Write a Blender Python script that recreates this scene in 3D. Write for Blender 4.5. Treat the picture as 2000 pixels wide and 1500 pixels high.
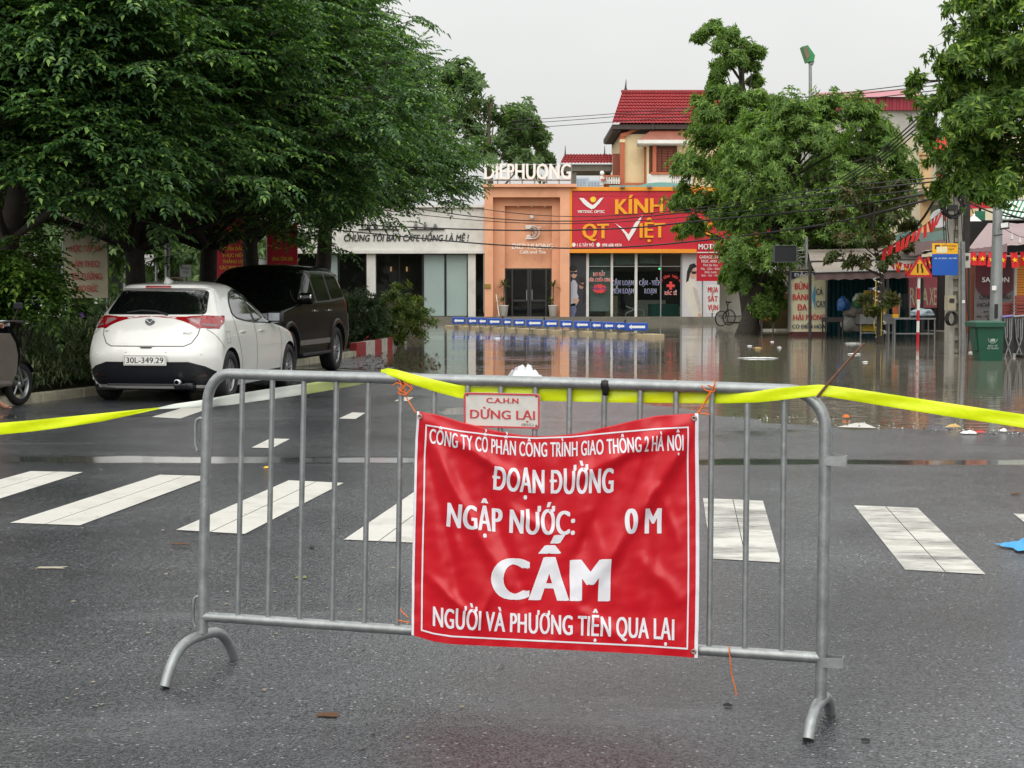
import bpy, bmesh, math, random
import numpy as np
from mathutils import Vector, Matrix, noise

random.seed(7); RNG = np.random.default_rng(11)
SC = bpy.context.scene
for o_ in list(bpy.data.objects): bpy.data.objects.remove(o_)
COL = SC.collection

# ------------------------------------------------------------------ camera
F, CAMH = 2900.0, 1.4                      # focal length in photo pixels (2000 wide), eye height
PITCH = math.atan(175.0 / F)
cam_d = bpy.data.cameras.new('camera'); cam = bpy.data.objects.new('camera', cam_d); COL.objects.link(cam)
cam_d.sensor_width = 36.0; cam_d.lens = F / 2000.0 * 36.0; cam_d.clip_end = 3000; cam_d.clip_start = 0.05
cam.location = (0, 0, CAMH); cam.rotation_euler = (math.pi / 2 - PITCH, 0, 0)
SC.camera = cam

# ------------------------------------------------------------------ overcast sky, weak broad sun
SUN_EL, SUN_AZ = math.radians(40), math.radians(195)
wd = bpy.data.worlds.new('World'); SC.world = wd; wd.use_nodes = True
wn, wl = wd.node_tree.nodes, wd.node_tree.links
bg = wn['Background']; bg.inputs['Strength'].default_value = 0.1
sky = wn.new('ShaderNodeTexSky'); sky.sky_type = 'NISHITA'; sky.sun_disc = False
sky.sun_elevation = SUN_EL; sky.sun_rotation = SUN_AZ; sky.dust_density = 4.0; sky.air_density = 1.0
tc = wn.new('ShaderNodeTexCoord'); cn = wn.new('ShaderNodeTexNoise')
cn.inputs['Scale'].default_value = 2.2; cn.inputs['Detail'].default_value = 5; cn.inputs['Roughness'].default_value = .55
wl.new(tc.outputs['Generated'], cn.inputs['Vector'])
cr = wn.new('ShaderNodeValToRGB')
cr.color_ramp.elements[0].position = .25; cr.color_ramp.elements[0].color = (5.6, 5.65, 5.55, 1)
cr.color_ramp.elements[1].position = .75; cr.color_ramp.elements[1].color = (6.7, 6.7, 6.55, 1)
wl.new(cn.outputs['Fac'], cr.inputs['Fac'])
mx = wn.new('ShaderNodeMixRGB'); mx.inputs['Fac'].default_value = .96        # a closed cloud deck over the blue
wl.new(sky.outputs['Color'], mx.inputs['Color1']); wl.new(cr.outputs['Color'], mx.inputs['Color2'])
# overcast luminance rises from the horizon to the zenith (CIE overcast law, weakened by haze)
sx = wn.new('ShaderNodeSeparateXYZ'); wl.new(tc.outputs['Generated'], sx.inputs['Vector'])
mr_ = wn.new('ShaderNodeMapRange'); mr_.inputs['From Min'].default_value = 0; mr_.inputs['From Max'].default_value = 1; mr_.inputs['To Min'].default_value = 1.0; mr_.inputs['To Max'].default_value = 2.6
wl.new(sx.outputs['Z'], mr_.inputs['Value'])
mul = wn.new('ShaderNodeMixRGB'); mul.blend_type = 'MULTIPLY'; mul.inputs['Fac'].default_value = 1
wl.new(mx.outputs['Color'], mul.inputs['Color1']); wl.new(mr_.outputs['Result'], mul.inputs['Color2']); wl.new(mul.outputs['Color'], bg.inputs['Color'])
sun_d = bpy.data.lights.new('sun', 'SUN'); sun_d.energy = 1.5; sun_d.angle = math.radians(75); sun_d.color = (1, .97, .92)
sun = bpy.data.objects.new('sun', sun_d); COL.objects.link(sun)
sdir = Vector((math.sin(SUN_AZ) * math.cos(SUN_EL), math.cos(SUN_AZ) * math.cos(SUN_EL), math.sin(SUN_EL)))
sun.rotation_euler = sdir.to_track_quat('Z', 'Y').to_euler()
vs = SC.view_settings; vs.view_transform = 'Standard'; vs.look = 'None'; vs.exposure = 0.18; vs.gamma = 1.0
vs.use_curve_mapping = False
SC.cycles.max_bounces = 6; SC.cycles.diffuse_bounces = 3; SC.cycles.glossy_bounces = 3; SC.cycles.transmission_bounces = 4
SC.cycles.transparent_max_bounces = 6; SC.cycles.caustics_reflective = False; SC.cycles.caustics_refractive = False
SC.cycles.use_denoising = True

# ------------------------------------------------------------------ pixel <-> place helpers (each thing has its own real distance)
cp_, sp_ = math.cos(PITCH), math.sin(PITCH)
def ray(px, py):
    a, b = (px - 1000) / F, -(py - 750) / F
    return Vector((a, cp_ + b * sp_, -sp_ + b * cp_))
def at(px, py, Y):
    d = ray(px, py); k = Y / d.y
    return Vector((d.x * k, Y, CAMH + d.z * k))
def gp(px, py, z=0.0):
    d = ray(px, py); k = (z - CAMH) / d.z
    return Vector((d.x * k, d.y * k, z))
def XZ(px, py, Y):
    p = at(px, py, Y); return p.x, p.z

# ------------------------------------------------------------------ objects
W = {}
def tag(o, label=None, cat=None, group=None, kind=None):
    if label: o['label'] = label
    if cat: o['category'] = cat
    if group: o['group'] = group
    if kind: o['kind'] = kind
    return o
def thing(name, label, cat, loc=(0, 0, 0), rz=0.0, group=None, scale=1.0):
    o = bpy.data.objects.new(name, None); COL.objects.link(o)
    o.empty_display_size = .2
    o.location = loc; o.rotation_euler = (0, 0, rz); o.scale = (scale,) * 3
    W[o] = Matrix.Translation(Vector(loc)) @ Matrix.Rotation(rz, 4, 'Z') @ Matrix.Scale(scale, 4)
    return tag(o, label, cat, group)
def link_mesh(name, me, mat, parent=None, origin=None):
    """me in world coordinates; goes under parent, or stands alone with its origin at the bottom centre"""
    o = bpy.data.objects.new(name, me); COL.objects.link(o)
    if mat is not None:
        for m in (mat if isinstance(mat, (list, tuple)) else [mat]): me.materials.append(m)
    if parent is not None:
        me.transform(W[parent].inverted()); o.parent = parent; W[o] = W[parent]
    else:
        if origin is None:
            n = len(me.vertices); co = np.empty(n * 3, np.float32); me.vertices.foreach_get('co', co); co = co.reshape(-1, 3)
            lo, hi = co.min(0), co.max(0); origin = Vector(((lo[0] + hi[0]) / 2, (lo[1] + hi[1]) / 2, lo[2]))
            origin = Vector([float(c) for c in origin])
        m = Matrix.Translation(Vector(origin)); me.transform(m.inverted()); o.location = origin; W[o] = m
    return o
def copy_tree(o, M, parent=None):
    """a copy of a thing and its parts; M moves the whole in the world (top level only)"""
    c = o.copy(); COL.objects.link(c)
    if parent is None:
        W[c] = M @ W[o]; c.matrix_world = W[c]
        c.location, r_, c.scale = W[c].decompose()[0], None, W[c].to_scale(); c.rotation_euler = W[c].to_euler()
    else:
        c.parent = parent; W[c] = W[parent]
    for ch in [x for x in bpy.data.objects if x.parent is o]: copy_tree(ch, M, c)
    return c

class MB:
    def __init__(s): s.v, s.f, s.m, s.sm = [], [], [], []; s.mi = 0; s.smooth = False
    def add(s, vs, fs):
        b = len(s.v); s.v += [tuple(p) for p in vs]
        for f in fs: s.f.append([b + i for i in f]); s.m.append(s.mi); s.sm.append(s.smooth)
        return s
    def box(s, x0, x1, y0, y1, z0, z1, M=None):
        vs = [Vector((x, y, z)) for z in (z0, z1) for y in (y0, y1) for x in (x0, x1)]
        if M is not None: vs = [M @ v for v in vs]
        return s.add(vs, [(0, 2, 3, 1), (4, 5, 7, 6), (0, 1, 5, 4), (2, 6, 7, 3), (0, 4, 6, 2), (1, 3, 7, 5)])
    def bbox(s, x0, x1, y0, y1, z0, z1, b=.01, M=None):
        """box with chamfered edges"""
        bm = bmesh.new(); bmesh.ops.create_cube(bm, size=1)
        for v in bm.verts: v.co = Vector(((x0 + x1) / 2 + v.co.x * (x1 - x0), (y0 + y1) / 2 + v.co.y * (y1 - y0), (z0 + z1) / 2 + v.co.z * (z1 - z0)))
        bmesh.ops.bevel(bm, geom=bm.edges[:], offset=b, segments=2, affect='EDGES', profile=.6)
        return s.bm(bm, M)
    def bm(s, bm, M=None):
        bm.verts.index_update()
        vs = [(M @ v.co if M is not None else v.co.copy()) for v in bm.verts]
        s.add(vs, [[v.index for v in f.verts] for f in bm.faces]); bm.free(); return s
    def quad(s, a, b, c, d): return s.add([a, b, c, d], [(0, 1, 2, 3)])
    def prism(s, poly, d):
        """planar polygon (list of points) pushed by vector d"""
        n = len(poly); d = Vector(d); a = [Vector(p) for p in poly]; b = [p + d for p in a]
        return s.add(a + b, [tuple(range(n)), tuple(range(2 * n - 1, n - 1, -1))] + [(i, i + n, (i + 1) % n + n, (i + 1) % n) for i in range(n)])
    def tube(s, pts, r, n=8, cap=True, closed=False):
        pts = [Vector(p) for p in pts]; k = len(pts); rs = r if isinstance(r, (list, tuple)) else [r] * k
        sm = s.smooth; s.smooth = True; ref = None; rings = []
        for i, p in enumerate(pts):
            if closed: t = pts[(i + 1) % k] - pts[i - 1]
            else: t = pts[min(i + 1, k - 1)] - pts[max(i - 1, 0)]
            if t.length < 1e-9: t = Vector((0, 0, 1))
            t.normalize()
            if ref is None: ref = Vector((0, 0, 1)) if abs(t.z) < .9 else Vector((1, 0, 0))
            u = (ref - t * ref.dot(t))
            if u.length < 1e-6: u = t.orthogonal()
            u.normalize(); w = t.cross(u); ref = u
            rings.append([p + (u * math.cos(2 * math.pi * j / n) + w * math.sin(2 * math.pi * j / n)) * rs[i] for j in range(n)])
        vs = [v for r_ in rings for v in r_]; fs = []
        for i in range(k if closed else k - 1):
            a, b = i * n, ((i + 1) % k) * n
            fs += [(a + j, a + (j + 1) % n, b + (j + 1) % n, b + j) for j in range(n)]
        s.add(vs, fs); s.smooth = sm
        if cap and not closed:
            s.add(rings[0], [tuple(range(n - 1, -1, -1))]); s.add(rings[-1], [tuple(range(n))])
        return s
    def lathe(s, prof, n=24, M=None, smooth=True):
        """profile of (r, z) turned about z"""
        sm = s.smooth; s.smooth = smooth; vs = []
        for r, z in prof:
            for j in range(n):
                a = 2 * math.pi * j / n; p = Vector((r * math.cos(a), r * math.sin(a), z)); vs.append(M @ p if M is not None else p)
        fs = [(i * n + j, i * n + (j + 1) % n, (i + 1) * n + (j + 1) % n, (i + 1) * n + j) for i in range(len(prof) - 1) for j in range(n)]
        s.add(vs, fs); s.smooth = sm; return s
    def grid(s, pts, smooth=True):
        """pts[i][j] -> surface"""
        sm = s.smooth; s.smooth = smooth; n, m = len(pts), len(pts[0])
        s.add([p for r_ in pts for p in r_], [(i * m + j, i * m + j + 1, (i + 1) * m + j + 1, (i + 1) * m + j) for i in range(n - 1) for j in range(m - 1)])
        s.smooth = sm; return s
    def mesh(s, name):
        me = bpy.data.meshes.new(name); me.from_pydata(s.v, [], s.f); me.update()
        me.polygons.foreach_set('material_index', s.m); me.polygons.foreach_set('use_smooth', s.sm); return me
    def build(s, name, mat, parent=None, local=False, origin=None):
        if local and parent is not None: s.v = [tuple(W[parent] @ Vector(p)) for p in s.v]
        return link_mesh(name, s.mesh(name), mat, parent, origin)

# ------------------------------------------------------------------ procedural materials
def lin(c):
    return tuple(((x / 255 + .055) / 1.055) ** 2.4 if x > 10.3 else x / 255 / 12.92 for x in c) + (1,)
MATS = {}
def pm(name, rgb, rough=.6, metal=0.0, var=.12, scale=6.0, bump=0.0, bscale=60.0, coat=0.0, spec=.5, dirt=None, dirt_amt=.35, dirt_scale=2.0, emit=None, rvar=.0, obj=True):
    """principled, its colour broken up by noise; dirt = second colour laid on in patches"""
    if name in MATS: return MATS[name]
    m = bpy.data.materials.new(name); m.use_nodes = True; N, L = m.node_tree.nodes, m.node_tree.links
    b = N['Principled BSDF']; c = lin(rgb)
    b.inputs['Roughness'].default_value = rough; b.inputs['Metallic'].default_value = metal
    b.inputs['Specular IOR Level'].default_value = spec; b.inputs['Coat Weight'].default_value = coat; b.inputs['Coat Roughness'].default_value = .04
    t = N.new('ShaderNodeTexCoord'); mp0 = N.new('ShaderNodeMapping'); mp0.inputs['Location'].default_value = (3.37, 7.71, 1.43); mp0.inputs['Rotation'].default_value = (.31, .43, .57)
    L.new(t.outputs['Object'], mp0.inputs['Vector']); src = mp0.outputs['Vector']      # off the noise lattice
    n1 = N.new('ShaderNodeTexNoise'); n1.inputs['Scale'].default_value = scale; n1.inputs['Detail'].default_value = 6; n1.inputs['Roughness'].default_value = .6
    L.new(src, n1.inputs['Vector'])
    r = N.new('ShaderNodeValToRGB'); r.color_ramp.elements[0].position = .3; r.color_ramp.elements[1].position = .7
    r.color_ramp.elements[0].color = tuple(x * (1 - var) for x in c[:3]) + (1,); r.color_ramp.elements[1].color = tuple(min(1, x * (1 + var)) for x in c[:3]) + (1,)
    L.new(n1.outputs['Fac'], r.inputs['Fac']); out = r.outputs['Color']
    if dirt is not None:
        n2 = N.new('ShaderNodeTexNoise'); n2.inputs['Scale'].default_value = dirt_scale; n2.inputs['Detail'].default_value = 8; n2.inputs['Roughness'].default_value = .7
        L.new(src, n2.inputs['Vector'])
        r2 = N.new('ShaderNodeValToRGB'); r2.color_ramp.elements[0].position = .5; r2.color_ramp.elements[1].position = .75
        r2.color_ramp.elements[0].color = (0, 0, 0, 1); r2.color_ramp.elements[1].color = (dirt_amt,) * 3 + (1,)
        L.new(n2.outputs['Fac'], r2.inputs['Fac'])
        mx = N.new('ShaderNodeMixRGB'); mx.inputs['Color2'].default_value = lin(dirt); L.new(r2.outputs['Color'], mx.inputs['Fac']); L.new(out, mx.inputs['Color1']); out = mx.outputs['Color']
    L.new(out, b.inputs['Base Color'])
    if rvar:
        mr = N.new('ShaderNodeMapRange'); mr.inputs['To Min'].default_value = max(.02, rough - rvar); mr.inputs['To Max'].default_value = min(1, rough + rvar)
        L.new(n1.outputs['Fac'], mr.inputs['Value']); L.new(mr.outputs['Result'], b.inputs['Roughness'])
    if bump:
        n3 = N.new('ShaderNodeTexNoise'); n3.inputs['Scale'].default_value = bscale; n3.inputs['Detail'].default_value = 4; L.new(src, n3.inputs['Vector'])
        bp = N.new('ShaderNodeBump'); bp.inputs['Strength'].default_value = bump; bp.inputs['Distance'].default_value = .01
        L.new(n3.outputs['Fac'], bp.inputs['Height']); L.new(bp.outputs['Normal'], b.inputs['Normal'])
    if emit: b.inputs['Emission Color'].default_value = lin(emit[0]); b.inputs['Emission Strength'].default_value = emit[1]
    MATS[name] = m; return m
def glass(name, tint=(20, 24, 24), see=.5, rough=.03):
    """window glass: reflects by angle, lets part of the room behind show through"""
    if name in MATS: return MATS[name]
    m = bpy.data.materials.new(name); m.use_nodes = True; N, L = m.node_tree.nodes, m.node_tree.links
    b = N['Principled BSDF']; b.inputs['Base Color'].default_value = lin(tint); b.inputs['Roughness'].default_value = rough; b.inputs['Specular IOR Level'].default_value = .6
    tr = N.new('ShaderNodeBsdfTransparent'); tr.inputs['Color'].default_value = (.85, .9, .88, 1)
    ms = N.new('ShaderNodeMixShader'); ms.inputs['Fac'].default_value = see
    L.new(b.outputs['BSDF'], ms.inputs[1]); L.new(tr.outputs['BSDF'], ms.inputs[2]); L.new(ms.outputs['Shader'], N['Material Output'].inputs['Surface'])
    MATS[name] = m; return m
def leafmat(name, dark, light, young=None, trans=.3, rough=.42, yfrac=.12, spec=.3):
    m = bpy.data.materials.new(name); m.use_nodes = True; N, L = m.node_tree.nodes, m.node_tree.links
    b = N['Principled BSDF']; b.inputs['Roughness'].default_value = rough; b.inputs['Specular IOR Level'].default_value = spec
    g = N.new('ShaderNodeNewGeometry'); r = N.new('ShaderNodeValToRGB'); e = r.color_ramp.elements
    e[0].position = 0; e[0].color = tuple(dark) + (1,); e[1].position = 1 - yfrac - .02; e[1].color = tuple(light) + (1,)
    if young is not None: k = e.new(1 - yfrac); k.color = tuple(young) + (1,)
    L.new(g.outputs['Random Per Island'], r.inputs['Fac']); L.new(r.outputs['Color'], b.inputs['Base Color'])
    t = N.new('ShaderNodeBsdfTranslucent'); h = N.new('ShaderNodeMixRGB'); h.blend_type = 'MULTIPLY'; h.inputs['Fac'].default_value = 1; h.inputs['Color2'].default_value = (1.4, 1.5, .7, 1)
    L.new(r.outputs['Color'], h.inputs['Color1']); L.new(h.outputs['Color'], t.inputs['Color'])
    ms = N.new('ShaderNodeMixShader'); ms.inputs['Fac'].default_value = trans
    L.new(b.outputs['BSDF'], ms.inputs[1]); L.new(t.outputs['BSDF'], ms.inputs[2]); L.new(ms.outputs['Shader'], N['Material Output'].inputs['Surface'])
    return m

# ------------------------------------------------------------------ lettering
_tc = {}
_raw = {}
def raw_text(s, extrude, shear, res, space):
    cu = bpy.data.curves.new('t', 'FONT'); cu.body = s; cu.size = 1; cu.offset = .001; cu.extrude = extrude; cu.shear = shear
    cu.space_character = space; cu.resolution_u = res; cu.fill_mode = 'BOTH' if extrude else 'FRONT'
    o = bpy.data.objects.new('t', cu); COL.objects.link(o)
    dg = bpy.context.evaluated_depsgraph_get(); me = bpy.data.meshes.new_from_object(o.evaluated_get(dg))
    bpy.data.objects.remove(o); bpy.data.curves.remove(cu); return me
def xspan(s, *a):
    k = (s,) + a
    if k not in _raw:
        me = raw_text(s, *a); xs = [v.co.x for v in me.vertices]; _raw[k] = (min(xs), max(xs)); bpy.data.meshes.remove(me)
    return _raw[k]
def text_mesh(s, bold=0.0, extrude=0.0, shear=0.0, res=3):
    """mesh of a line of text in its own plane (x right, y up); heavy weights are struck several times side by side"""
    a = (0, 0, 3, 1 + bold * 1.3); me = raw_text(s.replace('Đ', 'D'), extrude, shear, res, a[3]); y0, y1 = 0.0, .73
    bm = bmesh.new(); bm.from_mesh(me)
    for i, ch in enumerate(s):                            # the bar of a crossed D
        if ch == 'Đ':
            w_ = xspan('D', *a); x1 = xspan(s[:i].replace('Đ', 'D') + 'D', *a)[1]; x0 = x1 - (w_[1] - w_[0]); e = extrude + .004
            q = [bm.verts.new((x, y, z)) for z in ((-e, e) if extrude else (.004,)) for x, y in ((x0 - .07, .33), (x0 + .30, .33), (x0 + .30, .40), (x0 - .07, .40))]
            for f in ([(0, 3, 2, 1), (4, 5, 6, 7), (0, 1, 5, 4), (1, 2, 6, 5), (2, 3, 7, 6), (3, 0, 4, 7)] if extrude else [(0, 1, 2, 3)]): bm.faces.new([q[t] for t in f])
    if bold > .002:
        src = bm.verts[:] + bm.edges[:] + bm.faces[:]
        for k, (dx, dy) in enumerate(((-1, -.06), (-.5, .06), (.5, -.06), (1, .06))):
            d = bmesh.ops.duplicate(bm, geom=src)['geom']; vs = [g for g in d if isinstance(g, bmesh.types.BMVert)]
            bmesh.ops.translate(bm, verts=vs, vec=(dx * bold, dy * bold, .006 * (k + 1)))
    bm.to_mesh(me); bm.free()
    return me
def cap_of(bold):
    if bold not in _tc:
        me = text_mesh('H', bold); ys = [v.co.y for v in me.vertices]; _tc[bold] = (min(ys), max(ys)); bpy.data.meshes.remove(me)
    return _tc[bold]
def text_fit(s, w, h, bold=0.0, extrude=0.0, shear=0.0, res=3):
    """text scaled so that its width is w and its capitals are h tall; origin at the left end of the base line"""
    me = text_mesh(s, bold, 0, shear, res); xs = [v.co.x for v in me.vertices]; y0, y1 = cap_of(bold)
    k, q, x0 = w / (max(xs) - min(xs)), h / (y1 - y0), min(xs)
    if extrude:
        bpy.data.meshes.remove(me); me = text_mesh(s, bold, 1.0, shear, res)
    for v in me.vertices: v.co = ((v.co.x - x0) * k, (v.co.y - y0) * q, v.co.z * (extrude or .01 * min(1, h)))
    return me
def frame_of(p0, right, up):
    r, u = Vector(right).normalized(), Vector(up).normalized(); n = r.cross(u)
    M = Matrix((r, u, n)).transposed().to_4x4(); M.translation = Vector(p0); return M
def lettering(s, px0, px1, py_base, cap_px, Y, mat, parent, bold=.02, depth=.02, py_base1=None, shear=0, name='lettering', split=False, out=0.0, res=3):
    """a line of writing on a plane that faces the street: ends and base line given on the photo, Y its distance"""
    a = at(px0, py_base, Y); b = at(px1, py_base if py_base1 is None else py_base1, Y)
    h = cap_px / F * Y
    me = text_fit(s, (b - a).length, h, bold, depth / 2 if depth else 0, shear, res)
    a.y -= out + (depth / 2 if depth else 0)
    return put_text(me, frame_of(a, b - a, (0, 0, 1)), mat, parent, name, split)
def put_text(me, M, mat, parent, name='lettering', split=False):
    me.transform(M)
    if not split: return link_mesh(name, me, mat, parent)
    bm = bmesh.new(); bm.from_mesh(me); inv = M.inverted(); seen = set(); isl = []
    for v in bm.verts:
        if v in seen: continue
        st, grp = [v], []; seen.add(v)
        while st:
            q = st.pop(); grp.append(q)
            for e in q.link_edges:
                w_ = e.other_vert(q)
                if w_ not in seen: seen.add(w_); st.append(w_)
        xs = [(inv @ q.co).x for q in grp]; isl.append([min(xs), max(xs), grp])
    isl.sort(key=lambda t: t[0] - t[1]); groups = []
    for a, b, g in isl:                          # accents go with the letter they stand over
        for q in groups:
            if min(b, q[1]) - max(a, q[0]) > .6 * (b - a): q[2] += g; break
        else: groups.append([a, b, list(g)])
    out = []
    for a, b, g in sorted(groups, key=lambda t: t[0]):
        gs = set(g); idx = {v: i for i, v in enumerate(g)}
        fs = {f for v in g for f in v.link_faces}
        m2 = bpy.data.meshes.new(name); m2.from_pydata([v.co.copy() for v in g], [], [[idx[v] for v in f.verts] for f in fs]); m2.update()
        out.append(link_mesh(name, m2, mat, parent))
    bm.free(); bpy.data.meshes.remove(me); return out
def card(mb, px0, py0, px1, py1, Y, th=.03):
    """upright slab facing the street, front face at Y"""
    x0, z1 = XZ(px0, py0, Y); x1, z0 = XZ(px1, py1, Y); return mb.box(x0, x1, Y, Y + th, z0, z1)
# ================================================================== ground, water, verge
WATER_Z = -0.02
_wx = [-30, -3.6, -3.1, -2.4, -1.0, 0.0, 1.0, 2.57, 3.5, 5.25, 9, 40]
_wy = [38, 37, 34, 29, 24.2, 21.8, 19.3, 17.3, 16.2, 15.3, 14.6, 14.0]
def road_z(x, y):
    d = y - float(np.interp(x, _wx, _wy))
    n = noise.noise(Vector((x * .35, y * .35, 3.1))) * .012 + noise.noise(Vector((x * 1.3, y * 1.1, 7))) * .005
    z = WATER_Z - .009 * d
    if y > 11 and z < .03: z += n * min(1, (y - 11) / 4)
    z = min(0.0, z); return max(z, -.38)
def asphalt():
    m = bpy.data.materials.new('wet_asphalt'); m.use_nodes = True; N, L = m.node_tree.nodes, m.node_tree.links; b = N['Principled BSDF']
    t = N.new('ShaderNodeTexCoord'); mp0 = N.new('ShaderNodeMapping'); mp0.inputs['Location'].default_value = (0, 0, 5.43); L.new(t.outputs['Object'], mp0.inputs['Vector']); src = mp0.outputs['Vector']
    def nz(scale, det=5, vec=src, rough=.55):
        n = N.new('ShaderNodeTexNoise'); n.inputs['Scale'].default_value = scale; n.inputs['Detail'].default_value = det; n.inputs['Roughness'].default_value = rough; L.new(vec, n.inputs['Vector']); return n.outputs['Fac']
    def ramp(s, p0, c0, p1, c1):
        r = N.new('ShaderNodeValToRGB'); e = r.color_ramp.elements; e[0].position, e[1].position = p0, p1; e[0].color = tuple(c0) + (1,); e[1].color = tuple(c1) + (1,); L.new(s, r.inputs['Fac']); return r.outputs['Color']
    def math_(op, a, b_):
        q = N.new('ShaderNodeMath'); q.operation = op
        for i, z in enumerate((a, b_)):
            if isinstance(z, (int, float)): q.inputs[i].default_value = z
            else: L.new(z, q.inputs[i])
        return q.outputs[0]
    def mix(f, a, b_, mode='MIX'):
        q = N.new('ShaderNodeMixRGB'); q.blend_type = mode
        for k, z in (('Fac', f), ('Color1', a), ('Color2', b_)):
            if isinstance(z, (int, float)): q.inputs[k].default_value = z
            elif isinstance(z, tuple): q.inputs[k].default_value = z
            else: L.new(z, q.inputs[k])
        return q.outputs['Color']
    vor = N.new('ShaderNodeTexVoronoi'); vor.inputs['Scale'].default_value = 130; L.new(src, vor.inputs['Vector'])
    vor2 = N.new('ShaderNodeTexVoronoi'); vor2.inputs['Scale'].default_value = 62; L.new(src, vor2.inputs['Vector'])
    sep = N.new('ShaderNodeSeparateColor'); L.new(vor.outputs['Color'], sep.inputs['Color'])
    sep2 = N.new('ShaderNodeSeparateColor'); L.new(vor2.outputs['Color'], sep2.inputs['Color'])
    stone = ramp(sep.outputs[0], .0, (.013, .0138, .0165), 1, (.114, .119, .131))
    pale = ramp(sep2.outputs[1], .92, (0, 0, 0), .95, (1, 1, 1)); spot = ramp(vor2.outputs['Distance'], .25, (1, 1, 1), .4, (0, 0, 0))
    c = mix(math_('MULTIPLY', pale, spot), stone, (.31, .315, .32, 1))
    big = ramp(nz(.55, 6), .35, (.62, .62, .65), .68, (1.22, 1.22, 1.2)); c = mix(1.0, c, big, 'MULTIPLY')
    mp = N.new('ShaderNodeMapping'); mp.inputs['Scale'].default_value = (.35, 1.6, 1); mp.inputs['Rotation'].default_value = (0, 0, .34); L.new(src, mp.inputs['Vector'])
    streak = nz(.9, 7, mp.outputs['Vector'], .65)
    # silt left by the water: pale smears
    silt = ramp(streak, .60, (0, 0, 0), .74, (.55, .55, .55)); c = mix(silt, c, (.155, .162, .170, 1))
    # standing film: band along the joint across the road, and patches towards the flood
    xyz = N.new('ShaderNodeSeparateXYZ'); L.new(src, xyz.inputs['Vector'])
    lineY = math_('ADD', xyz.outputs['Y'], math_('MULTIPLY', xyz.outputs['X'], .035))
    wob = math_('MULTIPLY', math_('SUBTRACT', nz(.7, 4), .5), .55)
    dist = math_('ABSOLUTE', math_('SUBTRACT', math_('ADD', lineY, wob), 12.45), 0)
    band = ramp(dist, .16, (1, 1, 1), .34, (0, 0, 0))
    film = ramp(nz(.42, 5), .56, (0, 0, 0), .66, (1, 1, 1))
    far = ramp(math_('MULTIPLY', math_('SUBTRACT', lineY, 12.8), .25), 0, (0, 0, 0), 1, (1, 1, 1))
    wet = math_('MAXIMUM', band, math_('MULTIPLY', film, math_('ADD', math_('MULTIPLY', far, .85), .16)))
    c = mix(math_('MULTIPLY', wet, .45), c, (.028, .028, .026, 1)); L.new(c, b.inputs['Base Color'])
    rg = ramp(nz(.8, 6), .32, (.11, .11, .11), .68, (.29, .29, .29)); rg = mix(wet, rg, (.07, .07, .07, 1)); L.new(rg, b.inputs['Roughness'])
    b.inputs['Specular IOR Level'].default_value = .5
    bp = N.new('ShaderNodeBump'); bp.inputs['Distance'].default_value = .004
    L.new(math_('MULTIPLY', math_('SUBTRACT', 1.0, wet), .55), bp.inputs['Strength']); L.new(math_('ADD', vor.outputs['Distance'], math_('MULTIPLY', nz(45, 3), .8)), bp.inputs['Height']); L.new(bp.outputs['Normal'], b.inputs['Normal'])
    return m
def axis(parts):
    out = []
    for a, b, st in parts: out += list(np.arange(a, b, st))
    return out + [parts[-1][1]]
xs_ = axis([(-600, -60, 90), (-60, -12, 8), (-12, 14, .4), (14, 60, 6), (60, 600, 90)])
ys_ = axis([(-60, 0, 10), (0, 10, 2), (10, 42, .4), (42, 100, 6), (100, 900, 100)])
mb = MB(); mb.grid([[(x, y, road_z(x, y)) for x in xs_] for y in ys_])
road = mb.build('road', asphalt(), origin=(0, 0, 0)); tag(road, kind='structure')
# turbid flood water
def watermat():
    m = bpy.data.materials.new('flood_water'); m.use_nodes = True; N, L = m.node_tree.nodes, m.node_tree.links; b = N['Principled BSDF']
    b.inputs['Base Color'].default_value = (.17, .152, .118, 1); b.inputs['Roughness'].default_value = .025; b.inputs['IOR'].default_value = 1.333
    t = N.new('ShaderNodeTexCoord'); mp = N.new('ShaderNodeMapping'); mp.inputs['Location'].default_value = (0, 0, .41); mp.inputs['Scale'].default_value = (.55, 1.5, 1); L.new(t.outputs['Object'], mp.inputs['Vector'])
    n = N.new('ShaderNodeTexNoise'); n.inputs['Scale'].default_value = 2.6; n.inputs['Detail'].default_value = 3; L.new(mp.outputs['Vector'], n.inputs['Vector'])
    n2 = N.new('ShaderNodeTexNoise'); n2.inputs['Scale'].default_value = .16; n2.inputs['Detail'].default_value = 2; L.new(mp.outputs['Vector'], n2.inputs['Vector'])
    r = N.new('ShaderNodeValToRGB'); r.color_ramp.elements[0].position = .38; r.color_ramp.elements[1].position = .62
    r.color_ramp.elements[0].color = (.18,) * 3 + (1,); r.color_ramp.elements[1].color = (.75,) * 3 + (1,); L.new(n2.outputs['Fac'], r.inputs['Fac'])
    bp = N.new('ShaderNodeBump'); bp.inputs['Distance'].default_value = .012; L.new(r.outputs['Color'], bp.inputs['Strength']); L.new(n.outputs['Fac'], bp.inputs['Height']); L.new(bp.outputs['Normal'], b.inputs['Normal'])
    return m
water = MB().quad((-400, 13, WATER_Z), (400, 13, WATER_Z), (400, 500, WATER_Z), (-400, 500, WATER_Z)).build('flood_water', watermat(), origin=(0, 13, WATER_Z)); tag(water, kind='structure')

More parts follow.
